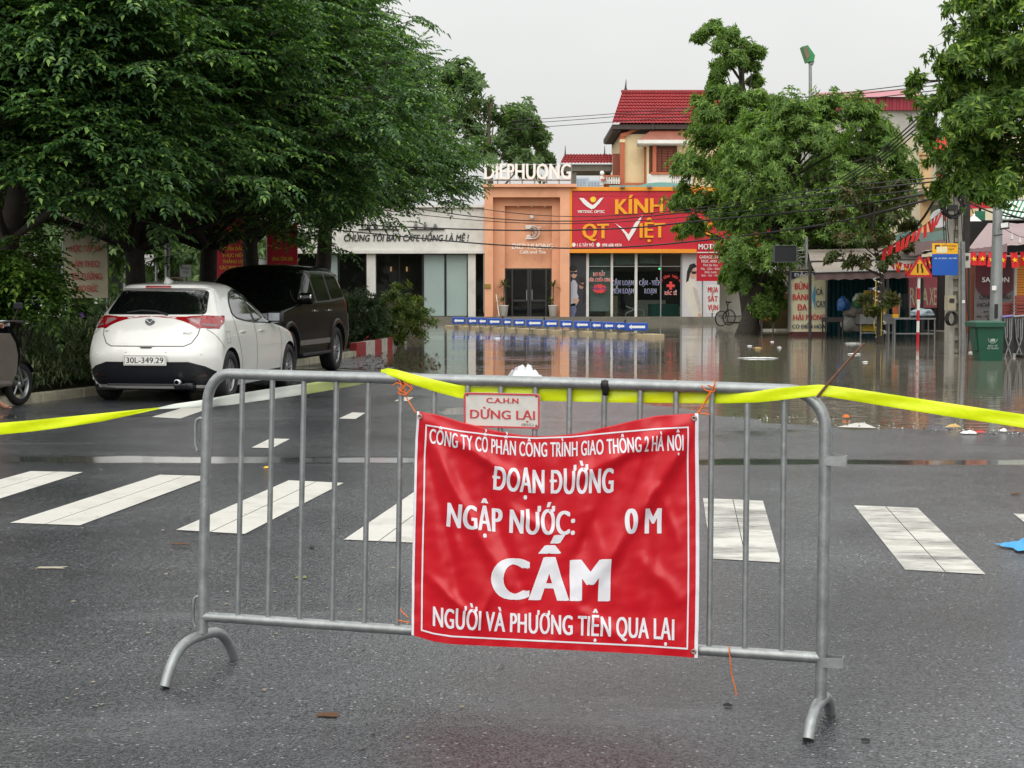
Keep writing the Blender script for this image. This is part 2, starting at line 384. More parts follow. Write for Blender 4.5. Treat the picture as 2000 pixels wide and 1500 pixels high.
# painted markings, 3 mm over the road
paint = pm('road_paint', (198, 196, 188), .5, var=.06, scale=9, dirt=(120, 116, 106), dirt_amt=.5, dirt_scale=3.0, bump=.15, bscale=150)
def worn_paint():
    m = paint.copy(); m.name = 'worn_road_paint'; N, L = m.node_tree.nodes, m.node_tree.links; b = N['Principled BSDF']
    t = N.new('ShaderNodeTexCoord'); mq = N.new('ShaderNodeMapping'); mq.inputs['Location'].default_value = (2.3, 4.1, .37); mq.inputs['Rotation'].default_value = (.2, .3, .5); mq.inputs['Scale'].default_value = (.8, 2.2, 1); L.new(t.outputs['Object'], mq.inputs['Vector'])
    n = N.new('ShaderNodeTexNoise'); n.inputs['Scale'].default_value = 1.9; n.inputs['Detail'].default_value = 12; n.inputs['Roughness'].default_value = .72; L.new(mq.outputs['Vector'], n.inputs['Vector'])
    r = N.new('ShaderNodeValToRGB'); r.color_ramp.elements[0].position = .44; r.color_ramp.elements[1].position = .74; L.new(n.outputs['Fac'], r.inputs['Fac'])
    tr = N.new('ShaderNodeBsdfTransparent'); ms = N.new('ShaderNodeMixShader'); L.new(r.outputs['Color'], ms.inputs['Fac']); L.new(b.outputs['BSDF'], ms.inputs[1]); L.new(tr.outputs['BSDF'], ms.inputs[2])
    L.new(ms.outputs['Shader'], N['Material Output'].inputs['Surface']); return m
wpaint = worn_paint()
def mark(name, quad, mat, n=1, zz=.004):
    q = [gp(*p) for p in quad]; pts = []                      # far-left, far-right, near-right, near-left
    for i in range(n + 1):
        a = q[0].lerp(q[3], i / n); b = q[1].lerp(q[2], i / n)
        pts.append([Vector((a.lerp(b, j).x, a.lerp(b, j).y, 0)) for j in range(2)])
    for r_ in pts:
        for p in r_: p.z = max(road_z(p.x, p.y), WATER_Z) + zz
    return MB().grid(pts, False).build(name, mat, road)
stripes = [((60, 921), (162, 923), (-98, 1006), (-235, 1002)), ((312, 928), (414, 931), (156, 1027), (20, 1022)), ((564, 939), (671, 944), (478, 1044), (344, 1036)),
           ((826, 950), (937, 954), (808, 1061), (672, 1055)), ((1097, 962), (1212, 966), (1167, 1082), (1031, 1074)),
           ((1373, 974), (1490, 979), (1525, 1100), (1390, 1092)), ((1668, 988), (1792, 993), (1925, 1123), (1768, 1114)), ((1979, 1004), (2110, 1010), (2310, 1152), (2152, 1142))]
for i, q in enumerate(stripes):                               # each bar is laid as two strips with a joint between
    fl, fr, nr, nl = [Vector(p) for p in q]; mt = wpaint if i >= 5 else paint
    for a, b in ((0, .493), (.507, 1)): mark('crosswalk_stripe', [fl.lerp(fr, a), fl.lerp(fr, b), nl.lerp(nr, b), nl.lerp(nr, a)], mt)
for q in [((395, 786), (438, 788), (352, 818), (296, 815)), ((528, 857), (566, 858), (532, 876), (491, 875)), ((688, 806), (714, 807), (694, 819), (662, 818)), ((1600, 757), (1625, 757), (1655, 765), (1628, 765)),
          ((786, 776), (808, 776), (796, 784), (770, 784)), ((1672, 823), (1688, 823), (1712, 833), (1634, 831))]:
    mark('lane_dash', q, paint, 3)
# planted verge on the left, with its kerb
KERB = [(-9.4, 8.0), (-7.6, 13.6), (-6.42, 18.2), (-5.35, 22.0), (-4.5, 27), (-3.75, 32), (-3.25, 36), (-3.05, 39.5), (-3.6, 41.8), (-5.0, 43.0), (-8.0, 43.6)]
def kerb_pt(s):
    p = [Vector(k) for k in KERB]; L_ = [0]
    for a, b in zip(p, p[1:]): L_.append(L_[-1] + (b - a).length)
    return Vector((float(np.interp(s, L_, [q.x for q in p])), float(np.interp(s, L_, [q.y for q in p])))), L_[-1]
soil = pm('verge_soil', (62, 58, 42), .9, var=.5, scale=5, dirt=(52, 66, 34), dirt_amt=.8, dirt_scale=2, bump=.6, bscale=30)
ktot = kerb_pt(0)[1]
vp = [kerb_pt(ktot * i / 80)[0] for i in range(81)]
mb = MB(); mb.grid([[(p.x - .1, p.y, .085), (min(p.x - .6, -8), p.y + .1, .11 + .03 * noise.noise(Vector((p.x, p.y, 1)))), (-40, p.y + .4, .13)] for p in vp], smooth=False)
verge = mb.build('verge_ground', soil, origin=(-12, 30, 0)); tag(verge, kind='structure')
kerb = bpy.data.objects.new('kerb', None); COL.objects.link(kerb); W[kerb] = Matrix(); tag(kerb, kind='structure')
k_plain = pm('kerb_stone', (178, 172, 150), .8, var=.15, scale=4, dirt=(96, 92, 76), dirt_amt=.7, dirt_scale=5, bump=.2)
k_red = pm('kerb_red_paint', (150, 38, 40), .6, var=.15, scale=5, dirt=(90, 80, 70), dirt_amt=.5, dirt_scale=6)
k_white = pm('kerb_white_paint', (190, 186, 176), .6, var=.1, scale=5, dirt=(96, 90, 76), dirt_amt=.6, dirt_scale=6)
s, i = 0, 0
while s < ktot - .9:
    a, b = kerb_pt(s)[0], kerb_pt(s + .97)[0]; d = (b - a).normalized(); n = Vector((-d.y, d.x))
    M = frame_of((a.x, a.y, 0), (d.x, d.y, 0), (n.x, n.y, 0)); painted = a.y > 33.5
    mt = (k_red if i % 2 else k_white) if painted else k_plain
    h = .30 if painted else .12
    MB().bbox(.006, (b - a).length, 0, .16, -.4 if painted else -.1, h, .015, M).build('kerb_stone', mt, kerb); s += .98; i += 1
# ================================================================== crowd barrier and what hangs on it
nL, fL, nR, fR = gp(322, 1345), gp(458, 1290), gp(1578, 1448), gp(1622, 1395)
bL, bR = (nL + fL) / 2, (nR + fR) / 2
bdir = (bR - bL).normalized(); bnor = Vector((bdir.y, -bdir.x, 0)).normalized()          # bnor looks at the camera
def bp(px, py, off=0.0):
    """point of the barrier's own upright plane (moved off metres to the front)"""
    d = ray(px, py); o = bL + bnor * off; k = (o - Vector((0, 0, CAMH))).dot(bnor) / d.dot(bnor)
    return Vector((0, 0, CAMH)) + d * k
def galv():
    m = pm('galvanised_steel', (148, 152, 152), .42, .75, var=.16, scale=14, dirt=(196, 200, 200), dirt_amt=.45, dirt_scale=26, bump=.08, bscale=90, rvar=.12)
    return m
GALV = galv()
barrier = thing('crowd_barrier', 'galvanised steel crowd control barrier carrying a red banner across the wet road', 'barrier', (bL + bR) / 2)
fr = [(396, 1236), (398, 1100), (401, 950), (404, 820), (405, 790)]
for k in range(1, 9):
    a = math.pi / 2 * k / 8; fr.append((447 - 42 * math.cos(a), 790 - 60 * math.sin(a) - 0))
fr += [(600, 734.5), (800, 740), (1000, 745), (1200, 750.5), (1400, 757), (1540, 762)]
for k in range(1, 9):
    a = math.pi / 2 * k / 8; fr.append((1540 + 72 * math.sin(a), 838 - 76 * math.cos(a)))
fr += [(1611, 950), (1608, 1100), (1606, 1250), (1603, 1362)]
MB().tube([bp(*p) for p in fr], .0195, 14).build('frame_tube', GALV, barrier)
lo0, lo1 = (398, 1204), (1605, 1285)
MB().tube([bp(*lo0), bp(*lo1)], .0185, 14).build('bottom_rail', GALV, barrier)
for x in (474, 532.5, 594, 657.5, 720, 784, 849, 914, 979, 1046, 1113, 1181, 1251, 1321, 1391, 1460, 1532):
    k = (x - 400) / 1210; xt, xb = x, x - 10 + 5 * k
    yt = np.interp(x, [447, 1540, 1575], [731, 762, 768]); yb = lo0[1] + (lo1[1] - lo0[1]) * (xb - lo0[0]) / (lo1[0] - lo0[0])
    MB().tube([bp(xt, float(yt)), bp((xt + xb) / 2, (float(yt) + yb) / 2), bp(xb, float(yb))], .0098, 10).build('bar', GALV, barrier)
for n_, f_, top in ((nL, fL, bp(396, 1236)), (nR, fR, bp(1603, 1364))):
    mid = (n_ + f_) / 2; pts = []
    for k in range(-12, 13):
        t = k / 12; q = mid + (f_ - n_) / 2 * (math.copysign(abs(t) ** .8, t)); q.z = .006 + (top.z - .018) * (1 - abs(t) ** 2.8); q += (top - mid) * (1 - abs(t) ** 2) * Vector((1, 1, 0)).x * 0; pts.append(q)
    MB().tube(pts, .0195, 14).build('foot', GALV, barrier)
for px, py, ln in ((388, 818, 62), (384, 1166, 58)):
    pts = [bp(px + 12, py), bp(px + 2, py - 1), bp(px - 4, py + 3), bp(px - 6, py + 14), bp(px - 7, py + ln * .8), bp(px - 3, py + ln)]
    MB().tube(pts, .0065, 8).build('hook', GALV, barrier)
for px, py in ((1612, 898), (1606, 1291)):
    a, b = bp(px, py - 10), bp(px + 40, py - 8); hgt = .032; d = (b - a); pts = []
    mb = MB(); y0 = bnor * .022
    for s_ in (-1, 1): mb.prism([a + y0 * s_, b + y0 * s_, b + y0 * s_ - Vector((0, 0, hgt)), a + y0 * s_ - Vector((0, 0, hgt))], bnor * .003)
    mb.prism([b - y0, b + y0 * 1.15, b + y0 * 1.15 - Vector((0, 0, hgt)), b - y0 - Vector((0, 0, hgt))], bdir * .003)
    mb.build('bracket', GALV, barrier)
tar = pm('black_tar', (22, 22, 22), .5, var=.3)
mb = MB(); c = bp(1183, 752, .004)
mb.lathe([(0, .021), (.017, .015), (.021, .004), (.019, -.008), (.012, -.02), (.011, -.034), (0, -.036)], 12, Matrix.Translation(c)); mb.build('tar_patch', tar, barrier)

# ------------------------------------------------------------------ red banner
FOLDS = [((.0, .02), (.33, .72), .030, .012), ((.02, .0), (.20, .95), .028, -.006), ((1, .02), (.58, .78), .034, .013), ((.97, .05), (.80, .95), .04, -.006),
         ((.02, .02), (.45, .30), .026, .009), ((.98, .02), (.5, .27), .028, .010), ((.25, .28), (.40, .80), .03, -.008), ((.70, .30), (.52, .72), .035, -.010),
         ((.06, .72), (.24, .90), .022, .006), ((.28, .74), (.2, .98), .02, .005), ((.62, .40), (.66, .62), .025, .006), ((.8, .6), (.95, .78), .03, .006), ((.8, .12), (.72, .45), .02, .006),
         ((.35, .38), (.5, .5), .022, .006), ((.1, .3), (.16, .6), .02, .005), ((.55, .8), (.75, .95), .025, .005), ((.86, .3), (.93, .55), .02, .005)]
def fold_h(u, v):
    h = 0.0; p = Vector((u * .56, v * .44))
    for a, b, w_, amp in FOLDS:
        a = Vector((a[0] * .56, a[1] * .44)); b = Vector((b[0] * .56, b[1] * .44)); d = b - a; t = max(0, min(1, (p - a).dot(d) / d.length_squared))
        q = (p - a - d * t).length; tp = math.sin(math.pi * min(1, max(0, (t * .86 + .1)))) ** .7
        h += 1.5 * amp * tp * math.exp(-(q / (w_ * .5)) ** 2)
    h += .006 * noise.noise(Vector((u * 4, v * 3.4, 2))) + .0028 * noise.noise(Vector((u * 13, v * 9, 5))) + .0016 * noise.noise(Vector((u * 24 + v * 9, v * 20, 8)))
    h += .0045 * math.cos(u * 8.6 * 2 * math.pi + .6) * (1 - .4 * v)             # rests against the bars behind
    return h
def ban(u, v, out=0.0):
    tx, ty = 813 + 550 * u, float(np.interp(u, [0, .08, .16, .3, .42, .55, .7, .85, 1], [803, 810, 818, 828, 832, 829, 820, 812, 807]))
    bx, by = 803 + 560 * u, float(np.interp(u, [0, .08, .14, .28, .53, .8, 1], [1240, 1253, 1258, 1262, 1269, 1277, 1285]))
    x = tx + (bx - tx) * v + 5 * math.sin(math.pi * v) * (u - .35); y = ty + (by - ty) * v
    h = fold_h(u, v)
    return bp(x + h * 120, y, .032 + h + out)
def vf(u): return .047 * max(0, math.sin(math.pi * min(1, max(0, (u - .06) / .80)))) ** 1.3
vinyl = pm('red_vinyl', (194, 8, 28), .28, var=.06, scale=3, bump=.05, bscale=260, rvar=.08, spec=.5)
print_white = pm('white_vinyl_print', (226, 226, 232), .36, var=.03, scale=5)
banner = thing('warning_banner', 'red vinyl banner with white Vietnamese flood closure warning tied to the barrier', 'banner', ban(.5, 1))
NU, NV = 190, 170
mb = MB(); pts = []
for j in range(-4, NV + 1):
    row = []
    for i in range(NU + 1):
        u = i / NU; v0 = vf(u)
        if j < 0: row.append(ban(u, v0 + .012 * (-j) * (v0 / .047), -.006 - .004 * (-j)))       # cloth rolled back over itself at the sag
        else: row.append(ban(u, v0 + (1 - v0) * j / NV))
    pts.append(row)
mb.grid(pts); mb.build('cloth', vinyl, banner)
def ban_strip(u0, v0, u1, v1, name='border_line', n=90):
    rows = []
    for i in range(n + 1):
        t = i / n
        if abs(u1 - u0) > abs(v1 - v0) * 1.0 and abs(u1 - u0) > .1: rows.append([ban(u0 + (u1 - u0) * t, v0, .0016), ban(u0 + (u1 - u0) * t, v1, .0016)])
        else: rows.append([ban(u0, v0 + (v1 - v0) * t, .0016), ban(u1, v0 + (v1 - v0) * t, .0016)])
    MB().grid(rows).build(name, print_white, banner)
ban_strip(.034, .052, .965, .058); ban_strip(.034, .962, .965, .969); ban_strip(.034, .058, .0395, .962); ban_strip(.9595, .058, .965, .962)
ban_strip(.988, .0, .9999, 1, 'white_hem'); ban_strip(.0005, .0, .009, 1, 'white_hem')
def ban_text(s, u0, u1, vb0, vb1, cap, bold=.045):
    me = text_fit(s, u1 - u0, cap, bold, res=6); bm = bmesh.new(); bm.from_mesh(me); bpy.data.meshes.remove(me)
    y0, y1 = min(v.co.y for v in bm.verts), max(v.co.y for v in bm.verts)
    for k in range(1, int((u1 - u0) / .006)): bmesh.ops.bisect_plane(bm, geom=bm.verts[:] + bm.edges[:] + bm.faces[:], plane_co=(k * .006, 0, 0), plane_no=(1, 0, 0))
    for k in range(int(y0 / .0075) - 1, int(y1 / .0075) + 2): bmesh.ops.bisect_plane(bm, geom=bm.verts[:] + bm.edges[:] + bm.faces[:], plane_co=(0, k * .0075 + .0003, 0), plane_no=(0, 1, 0))
    for v in bm.verts:
        t = v.co.x / (u1 - u0); v.co = ban(u0 + v.co.x, vb0 + (vb1 - vb0) * t - v.co.y, .0016 + v.co.z * .6)
    me = bpy.data.meshes.new('lettering'); bm.to_mesh(me); bm.free()
    for p in me.polygons: p.use_smooth = True
    link_mesh('lettering', me, print_white, banner)
ban_text('CÔNG TY CỔ PHẦN CÔNG TRÌNH GIAO THÔNG 2 HÀ NỘI', .05, .945, .131, .150, .064, .03)
ban_text('ĐOẠN ĐƯỜNG', .275, .70, .297, .313, .105, .042)
ban_text('NGẬP NƯỚC:', .118, .565, .484, .489, .105, .042); ban_text('0', .738, .782, .491, .491, .105, .042); ban_text('M', .808, .87, .492, .492, .105, .042)
ban_text('CẤM', .275, .69, .785, .781, .182, .062)
ban_text('NGƯỜI VÀ PHƯƠNG TIỆN QUA LẠI', .075, .915, .932, .934, .086, .034)
brass = pm('grommet_metal', (150, 146, 136), .35, .9, var=.2, scale=30)
for u, v in ((.012, .022), (.985, .02), (.985, .975)):
    p = ban(u, v, .003); M = frame_of(p, bdir, (0, 0, 1))
    MB().lathe([(.004, .002), (.0055, .0035), (.0085, .003), (.0095, 0), (.0085, -.001)], 16, M).build('grommet', brass, banner)

# ------------------------------------------------------------------ pressed stop plate
plate_w = pm('plate_white', (206, 203, 196), .4, var=.05, scale=10, dirt=(150, 140, 128), dirt_amt=.35, dirt_scale=14)
plate_r = pm('plate_red', (190, 60, 66), .45, var=.22, scale=60)
pr_, pu_ = bdir, Vector((0, 0, 1)).cross(bdir).cross(bdir) * -1
pTL, pTR, pBL = bp(905, 766, .016), bp(1054, 769, .016), bp(906, 834, .016)
plate = thing('stop_plate', 'white pressed metal stop plate with red raised letters bolted above the banner', 'sign', bp(980, 837, .016))
rx = (pTR - pTL); pw = rx.length; rx.normalize(); ph = (pTL - pBL).length; up = bnor.cross(rx) ; up = up if up.z > 0 else -up
PM = frame_of(pBL, rx, up)
def rrect(x0, y0, x1, y1, r, n=5):
    out = []
    for cx, cy, a0 in ((x1 - r, y0 + r, -90), (x1 - r, y1 - r, 0), (x0 + r, y1 - r, 90), (x0 + r, y0 + r, 180)):
        for k in range(n + 1): a = math.radians(a0 + 90 * k / n); out.append((cx + r * math.cos(a), cy + r * math.sin(a)))
    return out
MB().prism([PM @ Vector((x, y, 0)) for x, y in rrect(0, 0, pw, ph, .012)], PM.to_3x3() @ Vector((0, 0, -.004))).build('panel', plate_w, plate)
def ring(mb, outer, inner, M, z0, z1):
    n = len(outer); vs = [M @ Vector((x, y, z)) for z in (z0, z1) for L_ in (outer, inner) for x, y in L_]; fs = []
    for i in range(n):
        j = (i + 1) % n; fs += [(2 * n + i, 2 * n + j, 3 * n + j, 3 * n + i), (i, j, 2 * n + j, 2 * n + i), (n + j, n + i, 3 * n + i, 3 * n + j)]
    return mb.add(vs, fs)
ring(MB(), rrect(.001, .001, pw - .001, ph - .001, .0115), rrect(.0065, .0065, pw - .0065, ph - .0065, .008), PM, .0002, .003).build('rim', plate_r, plate)
for s, x, y, w_, h_, b_ in (('C.A.H.N', .30, .715, .42, .14, .03), ('DỪNG LẠI', .085, .26, .85, .245, .02)):
    me = text_fit(s, w_ * pw, h_ * ph, b_, .001); put_text(me, PM @ Matrix.Translation((x * pw, y * ph, .0012)), plate_r, plate)
me = text_fit('08552', .16 * pw, .075 * ph, 0, 0); put_text(me, PM @ Matrix.Translation((.76 * pw, .075 * ph, .0015)), pm('stamp_grey', (120, 112, 108), .5), plate)
for x, y in ((.05, .92), (.95, .92), (.95, .09)): MB().lathe([(0, .003), (.0025, .0026), (.0035, .0005)], 10, PM @ Matrix.Translation((x * pw, y * ph, 0))).build('rivet', pm('rivet_dark', (70, 66, 62), .5, .6), plate)

# ------------------------------------------------------------------ reflective tape woven along the rail
tape_y = pm('tape_yellow', (222, 240, 8), .34, var=.10, scale=5, bump=.3, bscale=26); tape_w = pm('tape_white', (222, 228, 220), .4, var=.04)
tape = thing('caution_tape', 'fluorescent yellow tape with a white back strung through the barrier bars', 'tape', bp(1000, 785, 0))
def band(rows, mat, name='ribbon'):
    # rows: px, top, bottom, offset, refined by smooth interpolation
    R_ = np.array(rows, float); n = len(R_); t = np.linspace(0, n - 1, n * 5); cols = [np.interp(t, range(n), R_[:, k]) for k in range(4)]
    g = []
    for i in range(len(t)):
        x, a, b, o = [c[i] for c in cols]; w_ = .003 * math.sin(x * .05)
        g.append([bp(x, a + (b - a) * k / 4, o + .002 * math.sin(x * .03 + k) + (.0025 if k in (1, 3) else 0)) for k in range(5)])
    MB().grid(g).build(name, mat, tape)
band([(-700, 905, 928, -.05), (-400, 874, 897, -.05), (-90, 834, 858, -.05), (0, 826, 849, -.05), (60, 821, 843, -.05), (130, 814, 834, -.05), (200, 807, 823, -.05), (260, 801, 810, -.05), (310, 796, 799, -.055)], tape_y)
band([(310, 796, 799, -.055), (340, 789, 798, -.05), (390, 782, 796, -.05), (450, 771, 791, -.05), (520, 760, 781, -.05), (590, 750, 771, -.05)], tape_w, 'ribbon')
band([(590, 750, 771, -.05), (640, 743, 763, -.05), (700, 738, 752, -.045), (745, 733, 741, -.03)], pm('tape_pale', (214, 226, 150), .4, var=.05), 'ribbon')
band([(744, 722, 736, -.018), (757, 719, 733, .012), (775, 722, 738, .026), (800, 729, 749, .026), (850, 742, 765, .022), (895, 752, 777, .015), (925, 755, 781, -.012)], tape_y)
band([(925, 755, 781, -.013), (980, 756, 782, -.016), (1046, 757, 783, -.016), (1113, 758, 784, -.016), (1200, 761, 786, -.016), (1300, 763, 787, -.016), (1391, 764, 788, -.015), (1450, 764, 787, .012), (1480, 763, 786, .017), (1520, 758, 782, .02), (1560, 754, 777, .025), (1600, 751, 773, .026), (1612, 752, 774, .026)], tape_y)
band([(1612, 752, 774, .026), (1660, 758, 782, .02), (1740, 770, 795, .02), (1850, 787, 813, .02), (1950, 802, 828, .02), (2060, 818, 845, .02), (2300, 850, 879, .0), (2600, 884, 915, -.05)], tape_y)
# ------------------------------------------------------------------ stick and strings
MB().tube([bp(1596, 776, .03), bp(1612, 756, .035), bp(1650, 712, .04), bp(1672, 688, .042), bp(1688, 671, .045)], [.005, .0046, .0042, .004, .0036], 8).build('stick', pm('brown_stick', (104, 72, 54), .7, var=.25, scale=40)).name
tag(bpy.data.objects['stick'], 'thin brown stick poked upward through the tape at the barrier corner', 'stick')
twine = pm('orange_twine', (226, 110, 30), .6, var=.15, scale=40)
def string(name, label, paths):
    o = thing(name, label, 'string', bp(*paths[0][-1][:2], paths[0][-1][2]))
    for p in paths: 
        q = [Vector(k) for k in p]; fine = []
        for a, b in zip(q, q[1:]):
            for k in range(5): fine.append(a.lerp(b, k / 5) + Vector((random.uniform(-1, 1), random.uniform(-1, 1), 0)) * .5)
        fine.append(q[-1]); MB().tube([bp(*k) for k in fine], .0021, 6).build('strand', twine, o)
string('orange_string', 'orange plastic string tangled round the rail at the plate side of the banner', [
    [(778, 730, .022), (781, 745, .026), (790, 762, .02), (796, 780, .02), (803, 792, .03), (812, 806, .038)], [(790, 728, .02), (797, 742, .024), (785, 758, .022), (778, 768, .022), (792, 772, .025), (804, 758, .024), (788, 746, .026)],
    [(779, 769, .02), (788, 758, .026), (800, 746, .024), (806, 758, .022), (796, 770, .024), (784, 764, .026), (776, 756, .022)], [(766, 752, .02), (776, 748, .024), (786, 752, .025)]])
string('orange_string', 'orange plastic string looped over the rail above the banner corner with the white hem', [
    [(1398, 743, .022), (1393, 756, .026), (1384, 776, .022), (1372, 795, .03), (1362, 806, .038)], [(1370, 752, .022), (1378, 762, .025), (1394, 766, .024), (1398, 758, .022), (1382, 752, .025)], [(1386, 766, .024), (1374, 790, .03), (1364, 806, .038)], [(1360, 806, .035), (1374, 808, .034), (1386, 810, .03)]])
string('orange_string', 'loose orange string dangling under the bottom rail', [[(1424, 1262, .02), (1426, 1290, .024), (1428, 1310, .02), (1432, 1330, .018), (1437, 1346, .02), (1438, 1358, .02)]])
string('orange_string', 'short knot of orange string on the bottom rail beside the banner', [[(782, 1190, .02), (790, 1200, .022), (798, 1206, .024)], [(778, 1212, .02), (790, 1214, .022), (800, 1216, .022)]])
# ================================================================== cars
def smooth_tab(tab):
    zs = [t[0] for t in tab]; xs = [t[1] for t in tab]; n = len(zs); m = []
    for i in range(n):                                   # monotone cubic slopes
        if i in (0, n - 1): j = min(i, n - 2); m.append((xs[j + 1] - xs[j]) / (zs[j + 1] - zs[j]))
        else:
            a = (xs[i] - xs[i - 1]) / (zs[i] - zs[i - 1]); b = (xs[i + 1] - xs[i]) / (zs[i + 1] - zs[i]); m.append(0 if a * b <= 0 else 2 * a * b / (a + b))
    def f(z):
        z = min(max(z, zs[0]), zs[-1]); i = max(0, min(n - 2, int(np.searchsorted(zs, z)) - 1)); h = zs[i + 1] - zs[i]; t = (z - zs[i]) / h
        return ((1 + 2 * t) * (1 - t) ** 2) * xs[i] + t * (1 - t) ** 2 * h * m[i] + t * t * (3 - 2 * t) * xs[i + 1] + t * t * (t - 1) * h * m[i + 1]
    return f
class CarShape:
    def __init__(s, xr, xf, w, Rr, Rf, n, zs):
        s.xr, s.xf, s.w, s.Rr, s.Rf, s.n, s.zs = smooth_tab(xr), smooth_tab(xf), smooth_tab(w), Rr, Rf, n, zs
    def radii(s, z):
        L_ = s.xf(z) - s.xr(z); return min(s.Rr, L_ * .45), min(s.Rf, L_ * .45)
    def hw(s, x, z):
        a, b = s.xr(z), s.xf(z); r, f = s.radii(z); W_ = s.w(z); n = s.n
        if x < a + r: q = max(0, min(1, (x - a) / r)); return W_ * max(0, 1 - (1 - q) ** n) ** (1 / n)
        if x > b - f: q = max(0, min(1, (b - x) / f)); return W_ * max(0, 1 - (1 - q) ** n) ** (1 / n)
        return W_
    def end(s, y, z, front=False):
        W_ = s.w(z); r, f = s.radii(z); q = 1 - max(0, 1 - min(1, abs(y) / W_) ** s.n) ** (1 / s.n)
        return s.xf(z) - f * q if front else s.xr(z) + r * q
    def side(s, e=.0, sg=1): return lambda x, z: Vector((x, sg * (s.hw(x, z) + e), z))
    def rear(s, e=.0): return lambda y, z: Vector((s.end(y, z) - e, y, z))
    def front(s, e=.0): return lambda y, z: Vector((s.end(y, z, True) + e, y, z))
    def body(s, mb, arches, Ra, cap_z):
        rows = []
        for z in s.zs:
            a, b, W_ = s.xr(z), s.xf(z), s.w(z); r, f = s.radii(z); half = []
            for k in range(17):
                t = math.pi / 2 * k / 16; half.append((a + r * (1 - math.cos(t) ** (2 / s.n)), W_ * math.sin(t) ** (2 / s.n)))
            m = 84
            for k in range(1, m): half.append((a + r + (b - f - a - r) * k / m, W_))
            for k in range(17):
                t = math.pi / 2 * (16 - k) / 16; half.append((b - f * (1 - math.cos(t) ** (2 / s.n)), W_ * math.sin(t) ** (2 / s.n)))
            full = [Vector((x, y, z)) for x, y in half] + [Vector((x, -y, z)) for x, y in half[::-1][1:-1]]
            rows.append(full)
        m = len(rows[0]); vs = [p for r_ in rows for p in r_]; inside = []
        for p in vs:
            ins = False
            for cx, cz in arches:
                d = math.hypot(p.x - cx, p.z - cz)
                if d < Ra and abs(p.y) > .4: ins = True; k = (cx, cz, d)
            inside.append(k if ins else None)
        fs = []
        for i in range(len(rows) - 1):
            for j in range(m):
                q = (i * m + j, i * m + (j + 1) % m, (i + 1) * m + (j + 1) % m, (i + 1) * m + j)
                if all(inside[t] for t in q): continue
                fs.append(q)
        for t, k in enumerate(inside):
            if k and k[2] > 1e-6:
                cx, cz, d = k; p = vs[t]; nx, nz = cx + (p.x - cx) / d * Ra, cz + (p.z - cz) / d * Ra
                if nz > s.zs[0] - .02: p.x, p.z = nx, nz
        sm = mb.smooth; mb.smooth = True; mb.add(vs, fs)
        top = [tuple(v) for v in rows[-1]]; mb.add(top, [tuple(range(len(top)))]); mb.smooth = sm
        return mb
def patch(poly, fn, nz=14, nx=14):
    """patch of the body skin inside a polygon (a, z): rows between its left and right edge"""
    zs = sorted(set([round(p[1], 5) for p in poly])); rows = []
    allz = []
    for a, b in zip(zs, zs[1:]):
        k = max(1, int(math.ceil((b - a) / (zs[-1] - zs[0]) * nz)))
        allz += [a + (b - a) * i / k for i in range(k)]
    allz.append(zs[-1])
    for z in allz:
        zz = min(max(z, zs[0] + 1e-6), zs[-1] - 1e-6); xs = []
        for (x0, z0), (x1, z1) in zip(poly, poly[1:] + poly[:1]):
            if (z0 - zz) * (z1 - zz) <= 0 and abs(z1 - z0) > 1e-9: xs.append(x0 + (x1 - x0) * (zz - z0) / (z1 - z0))
        if len(xs) < 2: continue
        a, b = min(xs), max(xs); rows.append([fn(a + (b - a) * i / nx, z) for i in range(nx + 1)])
    return MB().grid(rows)
def mirror_poly(p): return [(-a, z) for a, z in p]
def rounded(poly, r=.03, n=4):
    out = []; k = len(poly)
    for i in range(k):
        p, a, b = Vector(poly[i]), Vector(poly[i - 1]), Vector(poly[(i + 1) % k]); d1, d2 = (a - p), (b - p); q = min(r, d1.length * .45, d2.length * .45)
        s_, e = p + d1.normalized() * q, p + d2.normalized() * q
        for j in range(n + 1): t = j / n; c = s_ * (1 - t) ** 2 + p * 2 * t * (1 - t) + e * t * t; out.append((c.x, c.y))
    return out
def seam(pts, fn, w_=.005, n=8):
    """dark gap line over the skin"""
    q = [Vector(p) for p in pts]; L_ = []
    for a, b in zip(q, q[1:]):
        for i in range(n): L_.append(a.lerp(b, i / n))
    L_.append(q[-1]); rows = []
    for i, p in enumerate(L_):
        d = (L_[min(i + 1, len(L_) - 1)] - L_[max(0, i - 1)]).normalized(); nn = Vector((-d.y, d.x)) * w_ / 2; rows.append([fn(*(p + nn)), fn(*(p - nn))])
    return MB().grid(rows)
c_white = pm('pearl_white_paint', (228, 228, 224), .28, var=.02, scale=2, coat=1.0, dirt=(186, 180, 166), dirt_amt=.10, dirt_scale=1.4)
c_black = pm('black_car_paint', (13, 13, 15), .2, var=.1, scale=2, coat=.0, spec=.13, dirt=(60, 56, 50), dirt_amt=.12)
c_trim = pm('black_plastic', (24, 26, 32), .42, var=.15, scale=12); c_rub = pm('tyre_rubber', (26, 26, 27), .75, var=.25, scale=20, dirt=(84, 76, 64), dirt_amt=.35, dirt_scale=6)
c_glass = pm('tinted_car_glass', (12, 14, 15), .04, var=.05, spec=.9, coat=.5); c_seam = pm('panel_gap', (20, 20, 20), .8)
c_alloy = pm('alloy_rim', (168, 170, 172), .32, .7, var=.12, scale=20, dirt=(70, 64, 58), dirt_amt=.4, dirt_scale=10); c_well = pm('wheel_well', (10, 10, 10), .9)
c_redl = pm('tail_lens_red', (150, 18, 28), .12, var=.12, scale=18, coat=1); c_clrl = pm('tail_lens_clear', (150, 118, 120), .1, var=.12, scale=30, coat=1)
c_chrome = pm('chrome_trim', (210, 212, 214), .12, 1.0, var=.05); c_platew = pm('number_plate_white', (222, 222, 218), .4, var=.03); c_ink = pm('black_ink', (16, 16, 18), .5)
